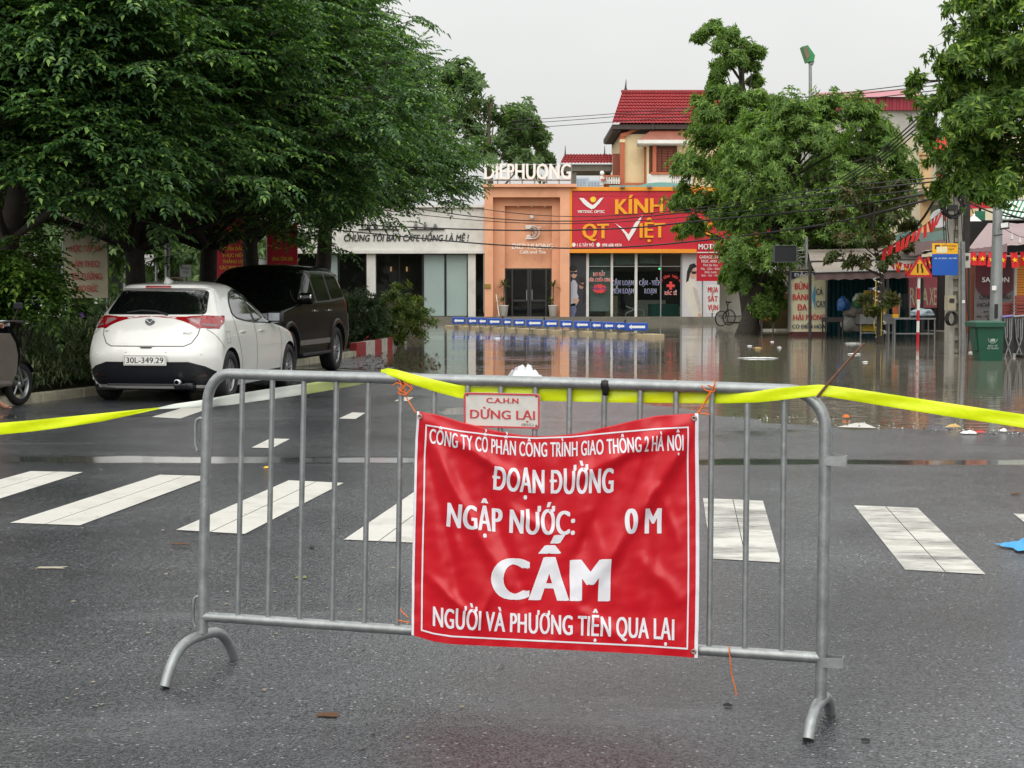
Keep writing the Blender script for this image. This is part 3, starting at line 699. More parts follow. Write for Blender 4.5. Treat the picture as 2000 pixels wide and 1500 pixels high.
c_head = pm('headlamp_lens', (170, 176, 180), .08, .3, var=.3, scale=25, coat=1)
def make_wheel(root, x, y, R, w_, sg, spokes):
    """tyre with tread shoulder (part) and alloy rim (sub-part); sg = +1 left, -1 right"""
    M = Matrix.Translation((x, y, R)) @ Matrix.Rotation(-sg * math.pi / 2, 4, 'X')
    rr = R * .66; h = w_ / 2
    mb = MB(); mb.lathe([(rr * .98, h * .72), (rr * 1.02, h * .95), (R * .86, h), (R * .955, h * .9), (R * .99, h * .72), (R, h * .5), (R, -h * .5), (R * .99, -h * .72), (R * .955, -h * .9), (R * .86, -h), (rr, -h * .95), (rr * .96, -h * .5)], 40, M)
    for k in (-.3, 0, .3): mb.lathe([(R * 1.001, h * (k - .05)), (R * .985, h * k), (R * 1.001, h * (k + .05))], 40, M)
    tyre = mb.build('wheel', c_rub, root, local=True)
    mb = MB(); mb.lathe([(rr * .98, h * .78), (rr * .955, h * .8), (rr * .93, h * .62), (rr * .9, -h * .1)], 40, M)
    mb.lathe([(0, h * .66), (rr * .17, h * .66), (rr * .2, h * .56), (rr * .2, h * .2)], 20, M)
    for k in range(spokes):
        for dd in (-.13, .13):
            a = 2 * math.pi * k / spokes; u = Vector((math.cos(a), math.sin(a), 0)); t = Vector((-u.y, u.x, 0)); a0 = u * rr * .15 + t * dd * rr * .5; a1 = u * rr * .93 + t * dd * rr * 1.5; q = t * rr * .055
            mb.prism([M @ (a0 - q + Vector((0, 0, h * .6))), M @ (a0 + q + Vector((0, 0, h * .6))), M @ (a1 + q * 1.2 + Vector((0, 0, h * .7))), M @ (a1 - q * 1.2 + Vector((0, 0, h * .7)))], M.to_3x3() @ Vector((0, 0, -h * .35)))
    mb.build('rim', c_alloy, tyre, local=True)
    MB().lathe([(0, h * .05), (rr * .95, h * .05)], 24, M).build('brake_shadow_plate', c_well, tyre, local=True)
def arch_liner(root, x, R, Ra, shape):
    for sg in (-1, 1):
        rows = []
        for k in range(25):
            a = math.radians(-8 + 196 * k / 24); px, pz = x + Ra * math.cos(a), R + Ra * math.sin(a); y = shape.hw(px, max(pz, shape.zs[0]))
            rows.append([Vector((px, sg * (y + .004), pz)), Vector((px - .0, sg * (y - .02), pz)), Vector((px, sg * .45, pz))])
        MB().grid(rows).build('wheel_arch', c_well, root, local=True)
def side_parts(root, S, polys, name, mat, e):
    for sg in (-1, 1):
        for p in polys: patch(p, S.side(e, sg)).build(name, mat, root, local=True)

# ------------------------------------------------------------------ white hatchback
def hatchback():
    hd = math.atan2(.99, .135); ax = Vector((-4.60, 19.75, 0)); f_ = Vector((math.cos(hd), math.sin(hd), 0))
    root = thing('hatchback_car', 'white five door hatchback with red tail lamps parked at the verge kerb', 'car', ax - f_ * .74, hd, scale=1.06)
    xr = [(.17, .20), (.30, .09), (.45, .025), (.56, 0), (.66, .02), (.74, .06), (.88, .12), (1.0, .19), (1.08, .25), (1.2, .365), (1.32, .475), (1.375, .50), (1.40, .455), (1.435, .47), (1.465, .70), (1.488, 1.05), (1.495, 1.3)]
    xf = [(.17, 3.92), (.30, 4.03), (.5, 4.06), (.65, 4.03), (.78, 3.9), (.87, 3.55), (.93, 3.12), (.97, 2.95), (1.15, 2.62), (1.3, 2.32), (1.4, 2.08), (1.46, 1.86), (1.488, 1.62), (1.495, 1.5)]
    w = [(.17, .79), (.3, .835), (.5, .8475), (.65, .846), (.8, .836), (.92, .812), (1.0, .785), (1.15, .715), (1.3, .642), (1.39, .585), (1.435, .53), (1.465, .43), (1.488, .28), (1.495, .15)]
    zs = sorted(set(list(np.linspace(.17, 1.36, 48)) + list(np.linspace(1.365, 1.495, 16))))
    S = CarShape(xr, xf, w, .40, .75, 2.5, zs); R, Ra, xa = .312, .352, (.70, 3.27)
    mb = MB(); S.body(mb, [(x, R) for x in xa], Ra, 0); mb.build('body', c_white, root, local=True)
    MB().box(.25, 3.8, -.74, .74, .15, .175).build('underbody', c_well, root, local=True)
    for x in xa:
        arch_liner(root, x, R, Ra, S)
        for sg in (1, -1): make_wheel(root, x, sg * .745, R, .195, sg, 5)
    # rear face
    low = [(-.845, .30), (-.80, .215), (.80, .215), (.845, .30), (.80, .385), (.70, .45), (.52, .505), (-.52, .505), (-.70, .45), (-.80, .385)]
    patch(low, S.rear(.006), 16, 44).build('rear_bumper_cladding', c_trim, root, local=True)
    for sg in (-1, 1): patch([(sg * a, z) for a, z in ((.54, .315), (.76, .31), (.70, .37))], S.rear(.012), 4, 8).build('reflector', pm('smoked_reflector', (46, 30, 32), .2), root, local=True)
    MB().bbox(.02, .06, -.50, .50, .215, .24, .008).build('diffuser_lip', c_trim, root, local=True)
    gl = rounded([(-.63, 1.085), (.63, 1.085), (.555, 1.368), (-.555, 1.368)], .05)
    win = patch(gl, S.rear(.006), 16, 30).build('rear_window', c_glass, root, local=True)
    patch(rounded([(-.64, 1.075), (.64, 1.075), (.565, 1.374), (-.565, 1.374)], .05), S.rear(.003), 16, 30).build('window_seal', c_seam, root, local=True)
    mb = MB(); f = S.rear(.02); mb.tube([f(.33, 1.10), f(.15, 1.125), f(-.05, 1.115), f(-.20, 1.075)], [.009, .012, .012, .016], 8); mb.build('wiper', c_trim, root, local=True)
    # tail lamps wrap the corners
    for sg in (1, -1):
        lp = [(.395, 1.035), (.48, .985), (.60, .93), (.70, .908), (.80, .90), (.806, 1.0), (.79, 1.058), (.62, 1.066), (.46, 1.056)]
        tl = patch([(sg * a, z) for a, z in lp], S.rear(.012), 12, 22).build('tail_lamp', c_redl, root, local=True)
        sp = [(.21, .905), (.40, .955), (.47, 1.02), (.44, 1.05), (.22, 1.056)]
        patch(sp, S.side(.010, sg), 10, 12).build('lamp_wrap', c_redl, tl, local=True)
        patch([(sg * a, z) for a, z in ((.445, 1.026), (.575, .962), (.60, .955), (.60, 1.035), (.50, 1.04))], S.rear(.017), 6, 8).build('reverse_lens', c_clrl, tl, local=True)
        patch([(sg * a, z) for a, z in ((.63, .945), (.77, .925), (.785, .955), (.63, .97))], S.rear(.017), 6, 8).build('indicator_lens', pm('smoked_lens', (120, 96, 96), .15, coat=1), tl, local=True)
    patch(rounded([(-.17, 1.398), (.17, 1.398), (.16, 1.428), (-.16, 1.428)], .01), S.rear(.006), 4, 12).build('brake_lamp', c_redl, root, local=True)
    f = S.rear(.0035)
    gate = [(.60, 1.07), (.615, .93), (.60, .83), (.54, .73), (.46, .695), (-.46, .695), (-.54, .73), (-.60, .83), (-.615, .93), (-.60, 1.07)]
    seam(gate, f, .009).build('tailgate_seam', c_seam, root, local=True)
    patch([(-.085, .685), (.085, .685), (.06, .668), (-.06, .668)], S.rear(.005), 3, 6).build('tailgate_handle', c_seam, root, local=True)
    for y, z in ((-.66, .60), (-.25, .625), (.25, .625), (.66, .60)):
        MB().lathe([(0, .004), (.012, .003), (.013, -.002)], 12, Matrix.Translation(S.rear(.0)(y, z)) @ Matrix.Rotation(-math.pi / 2, 4, 'Y')).build('parking_sensor', c_white, root, local=True)
    px = S.rear(.012)(0, .54).x
    plate_ = MB().bbox(px - .008, px, -.27, .27, .462, .59, .004).build('number_plate', c_platew, root, local=True)
    Mt = frame_of((px - .0095, .235, .492), (0, -1, 0), (0, 0, 1))
    me = text_fit('30L-349.29', .47, .068, .012); me.transform(W[root] @ Mt); link_mesh('plate_characters', me, c_ink, plate_)
    mb = MB(); ring(mb, [(.258 * a, .056 * b) for a, b in ((-1, -1), (1, -1), (1, 1), (-1, 1))], [(.254 * a, .052 * b) for a, b in ((-1, -1), (1, -1), (1, 1), (-1, 1))], frame_of((px - .0085, 0, .526), (0, -1, 0), (0, 0, 1)), 0, .0006); mb.build('plate_border', c_ink, plate_, local=True)
    for sg in (-1, 1): patch([(sg * .29, .455), (sg * .36, .50), (sg * .33, .60), (sg * .285, .62)], S.rear(.003), 4, 4).build('plate_recess', c_white, root, local=True)
    # maker's roundel: ring with a winged V
    Me = frame_of(S.rear(.012)(0, .985), (0, -1, 0), (-.25, 0, 1))
    mb = MB(); mb.tube([Me @ Vector((.057 * math.cos(t * math.pi / 12), .045 * math.sin(t * math.pi / 12), 0)) for t in range(24)], .006, 6, closed=True)
    mb.tube([Me @ Vector(p) for p in ((-.05, .018, .002), (-.028, .016, .004), (0, -.012, .005), (.028, .016, .004), (.05, .018, .002))], [.003, .006, .006, .006, .003], 6); mb.build('emblem', c_chrome, root, local=True)
    patch([(.056 * math.cos(t * math.pi / 6), .985 + .043 * math.sin(t * math.pi / 6)) for t in range(12)], S.rear(.006), 4, 4).build('emblem_field', pm('emblem_grey', (120, 122, 126), .3, .5), root, local=True)
    def badge(t_, yc, zc, w_, h_):
        M_ = frame_of(S.rear(.006)(yc, zc), (0, -1, 0), (-.2, 0, 1)); me = text_fit(t_, w_, h_, .01, .002); me.transform(W[root] @ M_); link_mesh('badge', me, c_chrome, root)
    badge('mazda2', .575, .865, .15, .022); badge('SKYACTIV', -.43, .845, .12, .017)
    Mx = Matrix.Translation((.0, -.40, .262)) @ Matrix.Rotation(math.pi / 2, 4, 'Y')
    MB().lathe([(.028, -.03), (.036, -.03), (.037, .15), (.028, .15)], 18, Mx).build('exhaust_tip', c_chrome, root, local=True); MB().lathe([(0, .02), (.029, .02)], 14, Mx).build('exhaust_bore', c_well, root, local=True)
    MB().bbox(.12, .6, -.55, -.30, .17, .25, .03).build('silencer', c_trim, root, local=True)
    mb = MB(); mb.smooth = True   # shark fin
    mb.add([(.72, -.03, 1.468), (.72, .03, 1.468), (.95, .028, 1.485), (.95, -.028, 1.485), (.735, 0, 1.545), (.80, 0, 1.525)], [(0, 1, 4), (1, 2, 5, 4), (2, 3, 5), (3, 0, 4, 5)]); mb.build('antenna_fin', c_white, root, local=True)
    # sides
    rq = rounded([(1.02, 1.075), (1.10, 1.22), (1.27, 1.325), (1.50, 1.372), (1.70, 1.385), (1.70, .975), (1.40, .995), (1.12, 1.03)], .05)
    fq = rounded([(1.79, 1.385), (1.98, 1.365), (2.20, 1.28), (2.50, 1.105), (2.78, .945), (2.45, .945), (1.79, .965)], .03)
    bq = rounded([(.985, 1.07), (1.08, 1.235), (1.25, 1.345), (1.50, 1.393), (1.76, 1.404), (2.0, 1.383), (2.22, 1.298), (2.52, 1.12), (2.84, .93), (2.45, .93), (1.75, .95), (1.40, .975), (1.10, 1.012)], .04)
    side_parts(root, S, [bq], 'window_surround', c_trim, .003); side_parts(root, S, [rq], 'rear_door_window', c_glass, .008); side_parts(root, S, [fq], 'front_door_window', c_glass, .008)
    for sg in (-1, 1):
        fs = S.side(.003, sg)
        seam([(1.74, .955), (1.76, .60), (1.74, .27)], fs, .008).build('door_seam', c_seam, root, local=True)
        seam([(.99, 1.05), (.97, .86), (1.06, .66), (1.13, .50), (1.15, .27)], fs, .008).build('door_seam', c_seam, root, local=True)
        seam([(2.80, .93), (2.86, .75), (2.86, .40), (2.78, .26)], fs, .008).build('door_seam', c_seam, root, local=True)
        seam([(.26, .895), (.33, .78), (.43, .66)], fs, .006).build('bumper_seam', c_seam, root, local=True)
        seam([(.55, .86), (.55, .72), (.69, .72), (.69, .86), (.55, .86)], fs, .004).build('filler_flap_seam', c_seam, root, local=True)
        for x in (1.22, 2.0):
            y = S.hw(x, .845); MB().bbox(x - .095, x + .095, sg * y - .022, sg * y + .022 + .012 * sg, .835, .86, .01).build('door_handle', c_white, root, local=True)
        y = S.hw(2.55, .98); mb = MB(); mb.bbox(2.44, 2.60, min(sg * (y + .03), sg * (y + .24)), max(sg * (y + .03), sg * (y + .24)), .945, 1.085, .045); mb.bbox(2.50, 2.57, min(sg * (y - .03), sg * (y + .06)), max(sg * (y - .03), sg * (y + .06)), .91, .97, .015)
        mi = mb.build('door_mirror', c_trim, root, local=True)
        MB().quad((2.436, sg * (y + .06), .965), (2.436, sg * (y + .215), .965), (2.436, sg * (y + .215), 1.068), (2.436, sg * (y + .06), 1.068)).build('mirror_glass', pm('mirror_glass', (150, 156, 160), .03, 1.0), mi, local=True)
        seam([(1.12, .285), (2.85, .285)], S.side(.004, sg), .05).build('side_sill', c_trim, root, local=True)
    patch(rounded([(-.62, .96), (.62, .96), (.52, 1.40), (-.52, 1.40)], .05), S.front(.006), 14, 20).build('windscreen', c_glass, root, local=True)
    for sg in (1, -1): patch([(sg * a, z) for a, z in ((.42, .64), (.78, .66), (.76, .76), (.6, .73))], S.front(.008), 8, 10).build('headlamp', c_head, root, local=True)
    patch([(-.36, .42), (.36, .42), (.40, .62), (-.40, .62)], S.front(.006), 8, 10).build('grille', c_trim, root, local=True)
    return root
hatchback()
# ------------------------------------------------------------------ black off-road wagon, facing the camera
c_glass2 = pm('dark_wagon_glass', (10, 12, 13), .08, var=.05, spec=.25)
def wagon():
    hd = math.atan2(-1, -.15); root = thing('suv_car', 'large glossy black off-road wagon parked nose to nose with the white hatchback', 'car', (-4.04, 28.72, 0), hd, scale=1.05)
    xr = [(.33, .16), (.5, .04), (.7, 0), (.9, .02), (1.1, .05), (1.3, .09), (1.5, .18), (1.68, .28), (1.76, .36), (1.80, .55), (1.83, .9), (1.845, 1.3)]
    xf = [(.33, 4.68), (.5, 4.82), (.75, 4.84), (.95, 4.81), (1.06, 4.68), (1.12, 4.3), (1.17, 3.75), (1.21, 3.5), (1.4, 3.16), (1.6, 2.82), (1.72, 2.6), (1.79, 2.35), (1.83, 2.1), (1.845, 1.9)]
    w = [(.33, .90), (.5, .93), (.75, .9425), (1.0, .935), (1.15, .915), (1.25, .885), (1.5, .805), (1.68, .745), (1.76, .70), (1.80, .60), (1.83, .42), (1.845, .22)]
    zs = sorted(set(list(np.linspace(.33, 1.7, 46)) + list(np.linspace(1.71, 1.845, 12))))
    S = CarShape(xr, xf, w, .34, .70, 3.0, zs); R, Ra, xa = .385, .445, (1.05, 3.84)
    mb = MB(); S.body(mb, [(x, R) for x in xa], Ra, 0); mb.build('body', c_black, root, local=True)
    MB().box(.3, 4.6, -.8, .8, .28, .335).build('underbody', c_well, root, local=True)
    for x in xa:
        arch_liner(root, x, R, Ra, S)
        for sg in (1, -1): make_wheel(root, x, sg * .815, R, .25, sg, 6)
    patch(rounded([(-.72, 1.20), (.72, 1.20), (.60, 1.73), (-.60, 1.73)], .05), S.front(.006), 18, 24).build('windscreen', c_glass, root, local=True)
    fw = rounded([(2.28, 1.70), (2.62, 1.66), (2.98, 1.38), (3.14, 1.23), (2.28, 1.22)], .03); rw = rounded([(1.36, 1.705), (2.19, 1.705), (2.19, 1.22), (1.36, 1.24)], .04); qw = rounded([(.46, 1.66), (1.27, 1.70), (1.27, 1.25), (.40, 1.29)], .07)
    al = rounded([(.34, 1.26), (.42, 1.70), (1.3, 1.735), (2.3, 1.73), (2.66, 1.69), (3.03, 1.39), (3.24, 1.195), (2.28, 1.19), (1.3, 1.21)], .05)
    side_parts(root, S, [al], 'window_surround', c_chrome, .002); 
    al2 = [(x, 1.21 + (z - 1.21) * .975 + .004) for x, z in al]; side_parts(root, S, [al2], 'window_frame', c_trim, .005)
    side_parts(root, S, [fw], 'front_door_window', c_glass2, .009); side_parts(root, S, [rw], 'rear_door_window', c_glass2, .009); side_parts(root, S, [qw], 'quarter_window', c_glass2, .009)
    for sg in (-1, 1):
        fs = S.side(.003, sg)
        for ln in ([(2.24, 1.20), (2.25, .8), (2.24, .42)], [(1.32, 1.22), (1.30, 1.0), (1.48, .80), (1.54, .62), (1.54, .42)], [(3.26, 1.19), (3.34, .95), (3.33, .44)]): seam(ln, fs, .007).build('door_seam', c_seam, root, local=True)
        for x in (2.42, 1.55): y = S.hw(x, 1.06); MB().bbox(x - .11, x + .11, sg * y - .028, sg * y + .03, 1.045, 1.08, .012).build('door_handle', c_chrome, root, local=True)
        seam([(1.5, .55), (3.38, .55)], S.side(.012, sg), .085).build('side_moulding', pm('dull_chrome', (150, 152, 154), .3, .7, var=.1), root, local=True)
        y0, y1 = sorted((sg * .78, sg * .99)); MB().bbox(1.62, 3.3, y0, y1, .33, .385, .02).build('side_step', c_trim, root, local=True)
        y = S.hw(3.1, 1.25); y0, y1 = sorted((sg * (y + .03), sg * (y + .27))); mi = MB().bbox(3.0, 3.13, y0, y1, 1.17, 1.36, .04).build('door_mirror', c_black, root, local=True)
        MB().bbox(3.055, 3.14, y0 + .02, y1 - .02, 1.25, 1.345, .03).build('mirror_cap', c_chrome, mi, local=True)
        hl = patch([(sg * a, z) for a, z in ((.52, .86), (.86, .87), (.90, 1.0), (.84, 1.055), (.55, 1.02))], S.front(.01), 8, 12).build('headlamp', c_head, root, local=True)
        patch([(4.3, .92), (4.62, .88), (4.62, 1.04), (4.42, 1.06)], S.side(.010, sg), 6, 8).build('lamp_wrap', c_head, hl, local=True)
        tl = patch([(.03, .98), (.30, 1.0), (.26, 1.28), (.17, 1.5), (.12, 1.5)], S.side(.014, sg), 10, 8).build('tail_lamp', c_redl, root, local=True)
        for cx in xa:
            rows = []
            for k in range(33):
                a = math.radians(-6 + 192 * k / 32); row = []
                for rr_, e in ((Ra, .002), (Ra + .012, .028), (Ra + .06, .022), (Ra + .085, .002)):
                    px, pz = cx + rr_ * math.cos(a), R + rr_ * math.sin(a); row.append(Vector((px, sg * (S.hw(px, max(pz, .34)) + e), pz)))
                rows.append(row)
            MB().grid(rows).build('fender_flare', c_black, root, local=True)
    patch(rounded([(-.46, .66), (.46, .66), (.52, 1.0), (-.52, 1.0)], .04), S.front(.006), 8, 12).build('grille', c_trim, root, local=True)
    for k in range(5): y = -.36 + .18 * k; f = S.front(.014); patch([(y - .03, .68), (y + .03, .68), (y + .035, .98), (y - .035, .98)], f, 4, 3).build('grille_bar', c_chrome, root, local=True)
    patch([(-.8, .36), (.8, .36), (.84, .58), (-.84, .58)], S.front(.008), 6, 20).build('front_bumper', c_trim, root, local=True)
    px = S.front(.02)(0, .5).x; MB().bbox(px, px + .01, -.235, .235, .46, .57, .003).build('number_plate', c_platew, root, local=True)
    patch(rounded([(-.62, 1.22), (.62, 1.22), (.56, 1.66), (-.56, 1.66)], .06), S.rear(.006), 12, 16).build('rear_window', c_glass, root, local=True)
    return root
wagon()
# ================================================================== trees and plants
def unit(a): return a / np.maximum(np.linalg.norm(a, axis=-1, keepdims=True), 1e-9)
def leaves_to_mesh(P, D, Nn, Ln, Wd, name, fold=.25):
    """diamond leaves: base P, direction D, face normal Nn, length, width -> mesh with 2 triangles each"""
    D = unit(D); S = unit(np.cross(D, Nn)); U = np.cross(S, D); n = len(P); Ln = Ln[:, None]; Wd = Wd[:, None]
    mid = P + D * Ln * .45; V = np.stack([P, mid + S * Wd * .5 + U * Wd * fold, P + D * Ln - U * Ln * .12, mid - S * Wd * .5 + U * Wd * fold], 1).reshape(-1, 3)
    b = (np.arange(n) * 4)[:, None]; T = np.concatenate([b + np.array([[0, 1, 2]]), b + np.array([[0, 2, 3]])], 1).reshape(-1)
    me = bpy.data.meshes.new(name); me.vertices.add(n * 4); me.vertices.foreach_set('co', V.astype(np.float32).ravel())
    me.loops.add(n * 6); me.loops.foreach_set('vertex_index', T.astype(np.int32)); me.polygons.add(n * 2); me.polygons.foreach_set('loop_start', np.arange(0, n * 6, 3, dtype=np.int32))
    me.update(calc_edges=True); return me
def branchlets(c, out, R, n, flat=.45, droop=.35, rng=RNG):
    """n twigs leaving a clump's centre: directions, as arrays of (start, dir, length)"""
    d = rng.normal(size=(n, 3)); d[:, 2] *= flat; d += out * .8; d = unit(d); L_ = R * rng.uniform(.65, 1.15, n)
    s = c + rng.normal(size=(n, 3)) * R * .22; return s, d, L_, droop * L_ * rng.uniform(.6, 1.3, n)
def along(s, d, L_, dr, t): 
    p = s + d * (L_ * t)[:, None]; p[:, 2] -= dr * t * t; return p
def tang(d, L_, dr, t):
    v = d * L_[:, None]; v = v.copy(); v[:, 2] -= 2 * dr * t; return unit(v)
def frond_leaves(clumps, spec, rng=RNG):
    """pinnate fronds along drooping twigs"""
    P, D, N_, L_, W_, twigs = [], [], [], [], [], []
    for c, out, R, n in clumps:
        s, d, l, dr = branchlets(c, out, R, n, spec.get('flat', .45), spec.get('droop', .35), rng)
        twigs.append((s, d, l, dr))
        for k in range(spec['fronds']):
            t = np.clip(.25 + .8 * (k + rng.uniform(0, 1, n)) / spec['fronds'], 0, 1.0); p = along(s, d, l, dr, t); tg = tang(d, l, dr, t)
            side = unit(np.cross(tg, [0, 0, 1.0])) * np.where((k % 2) == 0, 1, -1); fd = unit(tg * .8 + side * (.9 if k < spec['fronds'] - 1 else .05) + rng.normal(size=(n, 3)) * .25 + np.array([0, 0, -.15]))
            fl = spec['flen'] * rng.uniform(.7, 1.2, n); fs = unit(np.cross(fd, [0, 0, 1.0])); up = np.cross(fs, fd)
            np_ = spec['pairs']
            for j in range(np_):
                u = (j + .7) / np_; q = p + fd * (fl * u)[:, None]; q[:, 2] -= spec.get('fdroop', .28) * fl * u * u
                for sg in (1, -1):
                    ld = unit(fd * .55 + fs * sg * .85 + np.array([0, 0, -.2]) + rng.normal(size=(n, 3)) * .16)
                    P.append(q); D.append(ld); N_.append(unit(up + rng.normal(size=(n, 3)) * .22)); L_.append(spec['ll'] * (1.05 - .35 * abs(u - .5)) * rng.uniform(.8, 1.15, n)); W_.append(spec['lw'] * rng.uniform(.85, 1.15, n))
            q = p + fd * fl[:, None]; q[:, 2] -= spec.get('fdroop', .28) * fl
            P.append(q); D.append(unit(fd + np.array([0, 0, -.4]))); N_.append(up); L_.append(np.full(n, spec['ll'] * 1.1)); W_.append(np.full(n, spec['lw'] * 1.1))
    return [np.concatenate(x) for x in (P, D, N_, L_, W_)], twigs
def rosette_leaves(clumps, spec, rng=RNG):
    """whorls of drooping leaves at twig ends"""
    P, D, N_, L_, W_, twigs = [], [], [], [], [], []
    for c, out, R, n in clumps:
        s, d, l, dr = branchlets(c, out, R, n, spec.get('flat', .5), spec.get('droop', .2), rng); twigs.append((s, d, l, dr))
        for k in range(spec['whorls']):
            t = np.clip(.35 + .75 * (k + rng.uniform(0, 1, n)) / spec['whorls'], 0, 1); p = along(s, d, l, dr, t) + rng.normal(size=(n, 3)) * R * .1; tg = unit(tang(d, l, dr, t) + np.array([0, 0, .5]))
            a = unit(np.cross(tg, rng.normal(size=(n, 3)))); b = np.cross(tg, a); a0 = rng.uniform(0, 6.28, n)
            for j in range(spec['nl']):
                an = a0 + j * 2 * math.pi / spec['nl'] + rng.uniform(-.3, .3, n); rd = a * np.cos(an)[:, None] + b * np.sin(an)[:, None]
                ld = unit(rd + tg * rng.uniform(.0, .7, n)[:, None] + np.array([0, 0, -spec.get('hang', .35)]))
                P.append(p); D.append(ld); N_.append(unit(tg + rng.normal(size=(n, 3)) * .3)); L_.append(spec['ll'] * rng.uniform(.7, 1.2, n)); W_.append(spec['lw'] * rng.uniform(.8, 1.2, n))
    return [np.concatenate(x) for x in (P, D, N_, L_, W_)], twigs
bark = pm('bark_dark', (52, 46, 40), .9, var=.35, scale=9, bump=.7, bscale=22)
bark_p = pm('bark_pale', (104, 94, 80), .9, var=.3, scale=9, bump=.6, bscale=22)
def limb(mb, a, b, r0, r1, n=6, bend=.12, seg=5):
    a, b = Vector(a), Vector(b); L_ = (b - a).length; k = Vector((random.uniform(-1, 1), random.uniform(-1, 1), random.uniform(.2, 1))) * L_ * bend
    mb.tube([a.lerp(b, i / seg) + k * math.sin(math.pi * i / seg) for i in range(seg + 1)], [r0 + (r1 - r0) * i / seg for i in range(seg + 1)], n)
def make_tree(name, label, base, top, r, clumps, spec, lm, gen, bk=bark, fork=.4, group=None, twig_r=.008, dense=1.0):
    """trunk, boughs to every clump of the crown, twigs, leaves"""
    base, top = Vector(base), Vector(top); root = thing(name, label, 'tree', base, group=group)
    mb = MB(); L_ = (top - base).length; pts = []; rs = []
    for i in range(9):
        t = i / 8; pts.append(base.lerp(top, t) + Vector((noise.noise(Vector((t * 2.2, base.x, 1))), noise.noise(Vector((t * 2.2, base.x, 5))), 0)) * .06 * L_ * min(1, t * 3)); rs.append(r * (1.35 - .35 * min(1, t * 6)) * (1 - .65 * t))
    mb.tube(pts, rs, 10); trunk = mb.build('trunk', bk, root)
    mb = MB(); cl = []
    for c, R, n in clumps:
        c = np.array(c, float); i = min(8, max(2, int(8 * min(1, max(fork, (c[2] - base.z - .4 * R) / L_ * .85)) + .5))); s_ = pts[i]
        limb(mb, s_, c, rs[i] * .34, .012 + .012 * R, 6)
        o = c - np.array([s_.x, s_.y, s_.z - .3]); cl.append((c, o / max(.3, np.linalg.norm(o)), R, max(3, int(n * dense))))
    (P, D, N_, Ll, Wl), tw = gen(cl, spec)
    for s_, d, l, dr in tw:
        for i in range(len(s_)):
            q = [Vector(s_[i] + d[i] * l[i] * t - np.array([0, 0, dr[i] * t * t])) for t in (0, .5, 1)]
            mb.tube(q, [twig_r * 1.6, twig_r, twig_r * .5], 3, cap=False)
    mb.build('boughs', bk, root)
    me = leaves_to_mesh(P, D, N_, Ll, Wl, 'crown'); o = link_mesh('crown', me, lm, root); o['kind'] = 'stuff'
    return root
def dome(center, rad, n, R, nb, rng=RNG, zmin=-.75, cull=None):
    out = []; k = 0
    while len(out) < n and k < n * 40:
        k += 1; d = rng.normal(size=3); d /= np.linalg.norm(d)
        if d[2] < zmin: continue
        p = np.array(center) + d * np.array(rad) * rng.uniform(.5, 1.0) ** .6
        if any(np.linalg.norm(p - q[0]) < R * .55 for q in out): continue
        out.append((p, R * rng.uniform(.8, 1.25), nb))
    return out
lm_dark = leafmat('leaf_street_tree', (.030, .074, .030), (.088, .185, .058), (.21, .35, .085), trans=.3, rough=.4, yfrac=.16)
pin = dict(fronds=9, flen=.40, pairs=6, ll=.108, lw=.046, droop=.16, flat=.24, fdroop=.16)
street = [(-6.95, 20.2, 'dark leafy street tree whose trunk stands farthest from the red kerb', (-6.5, 20.8, 4.9), (3.0, 2.5, 2.6), 60), (-6.55, 25.2, 'dark leafy street tree rising behind the white hatchback', (-5.6, 24.4, 4.9), (3.7, 3.0, 2.9), 66),
          (-6.05, 28.6, 'dark leafy street tree with a leaning trunk behind the black wagon', (-5.2, 28.2, 5.2), (3.7, 3.0, 3.3), 58), (-5.6, 31.8, 'dark leafy street tree between the two red party posters', (-4.9, 31.8, 5.7), (3.4, 3.0, 3.2), 52),
          (-4.75, 35.2, 'spreading street tree at the flooded end of the verge reaching over the cafe', (-4.15, 34.6, 5.15), (3.5, 3.3, 2.4), 58)]
def crown_ok(q):
    # low boughs were lopped clear of the shop fronts and the pavement
    c, R, _ = q; d = c - np.array([0, 0, CAMH]); px, py, r = 1000 + d[0] / d[1] * F, 575 - d[2] / d[1] * F, R / d[1] * F
    lim = float(np.interp(px, [0, 560, 640, 720, 800, 870, 930, 990], [540, 515, 480, 460, 440, 428, 402, 365]))
    edge = float(np.interp(py, [-300, 0, 100, 180, 260, 325, 362, 400], [700, 760, 812, 850, 892, 925, 985, 985]))
    return py + .62 * r < lim and px + .8 * r < edge
def fill(y):
    # leafy outer boughs on the road side of the nearer trees
    sp = {20.2: (-70, 300, 19.2, 6), 25.2: (260, 520, 23.0, 4), 28.6: (430, 640, 26.2, 4)}.get(y)
    if not sp: return []
    a, b, Y, nx = sp; out = []
    for i in range(nx):
        for j in range(5):
            px, py = a + (b - a) * (i + .5) / nx + RNG.uniform(-25, 25), -40 + 88 * j + RNG.uniform(-25, 25) + (44 if i % 2 else 0); yy = Y + RNG.uniform(-.8, .9)
            if py > 430 - (0 if px > 60 else 30): continue
            out.append((np.array(at(px, py, yy)), RNG.uniform(.48, .66), 13))
    return out
for x, y, lb, cc, rr, n in street:
    cl = [q for q in dome(cc, rr, int(n * 1.25), 1.05, 13, zmin=-.85) if crown_ok(q)] + fill(y); make_tree('street_tree', lb, (x, y, .08), (x + .5, y - .1, cc[2] + .6), .21 if y < 35 else .24, cl, pin, lm_dark, frond_leaves, fork=.36, group='street trees on the verge')
def pxc(lst, Y, jit=1.2, rng=RNG, nb=14):
    """crown clumps from their place and radius on the photo, spread in depth round the tree's own distance"""
    out = []
    for px, py, r in lst:
        y = Y + rng.uniform(-jit, jit); p = at(px, py, y); out.append((np.array(p), .86 * r / F * y, nb))
    return out
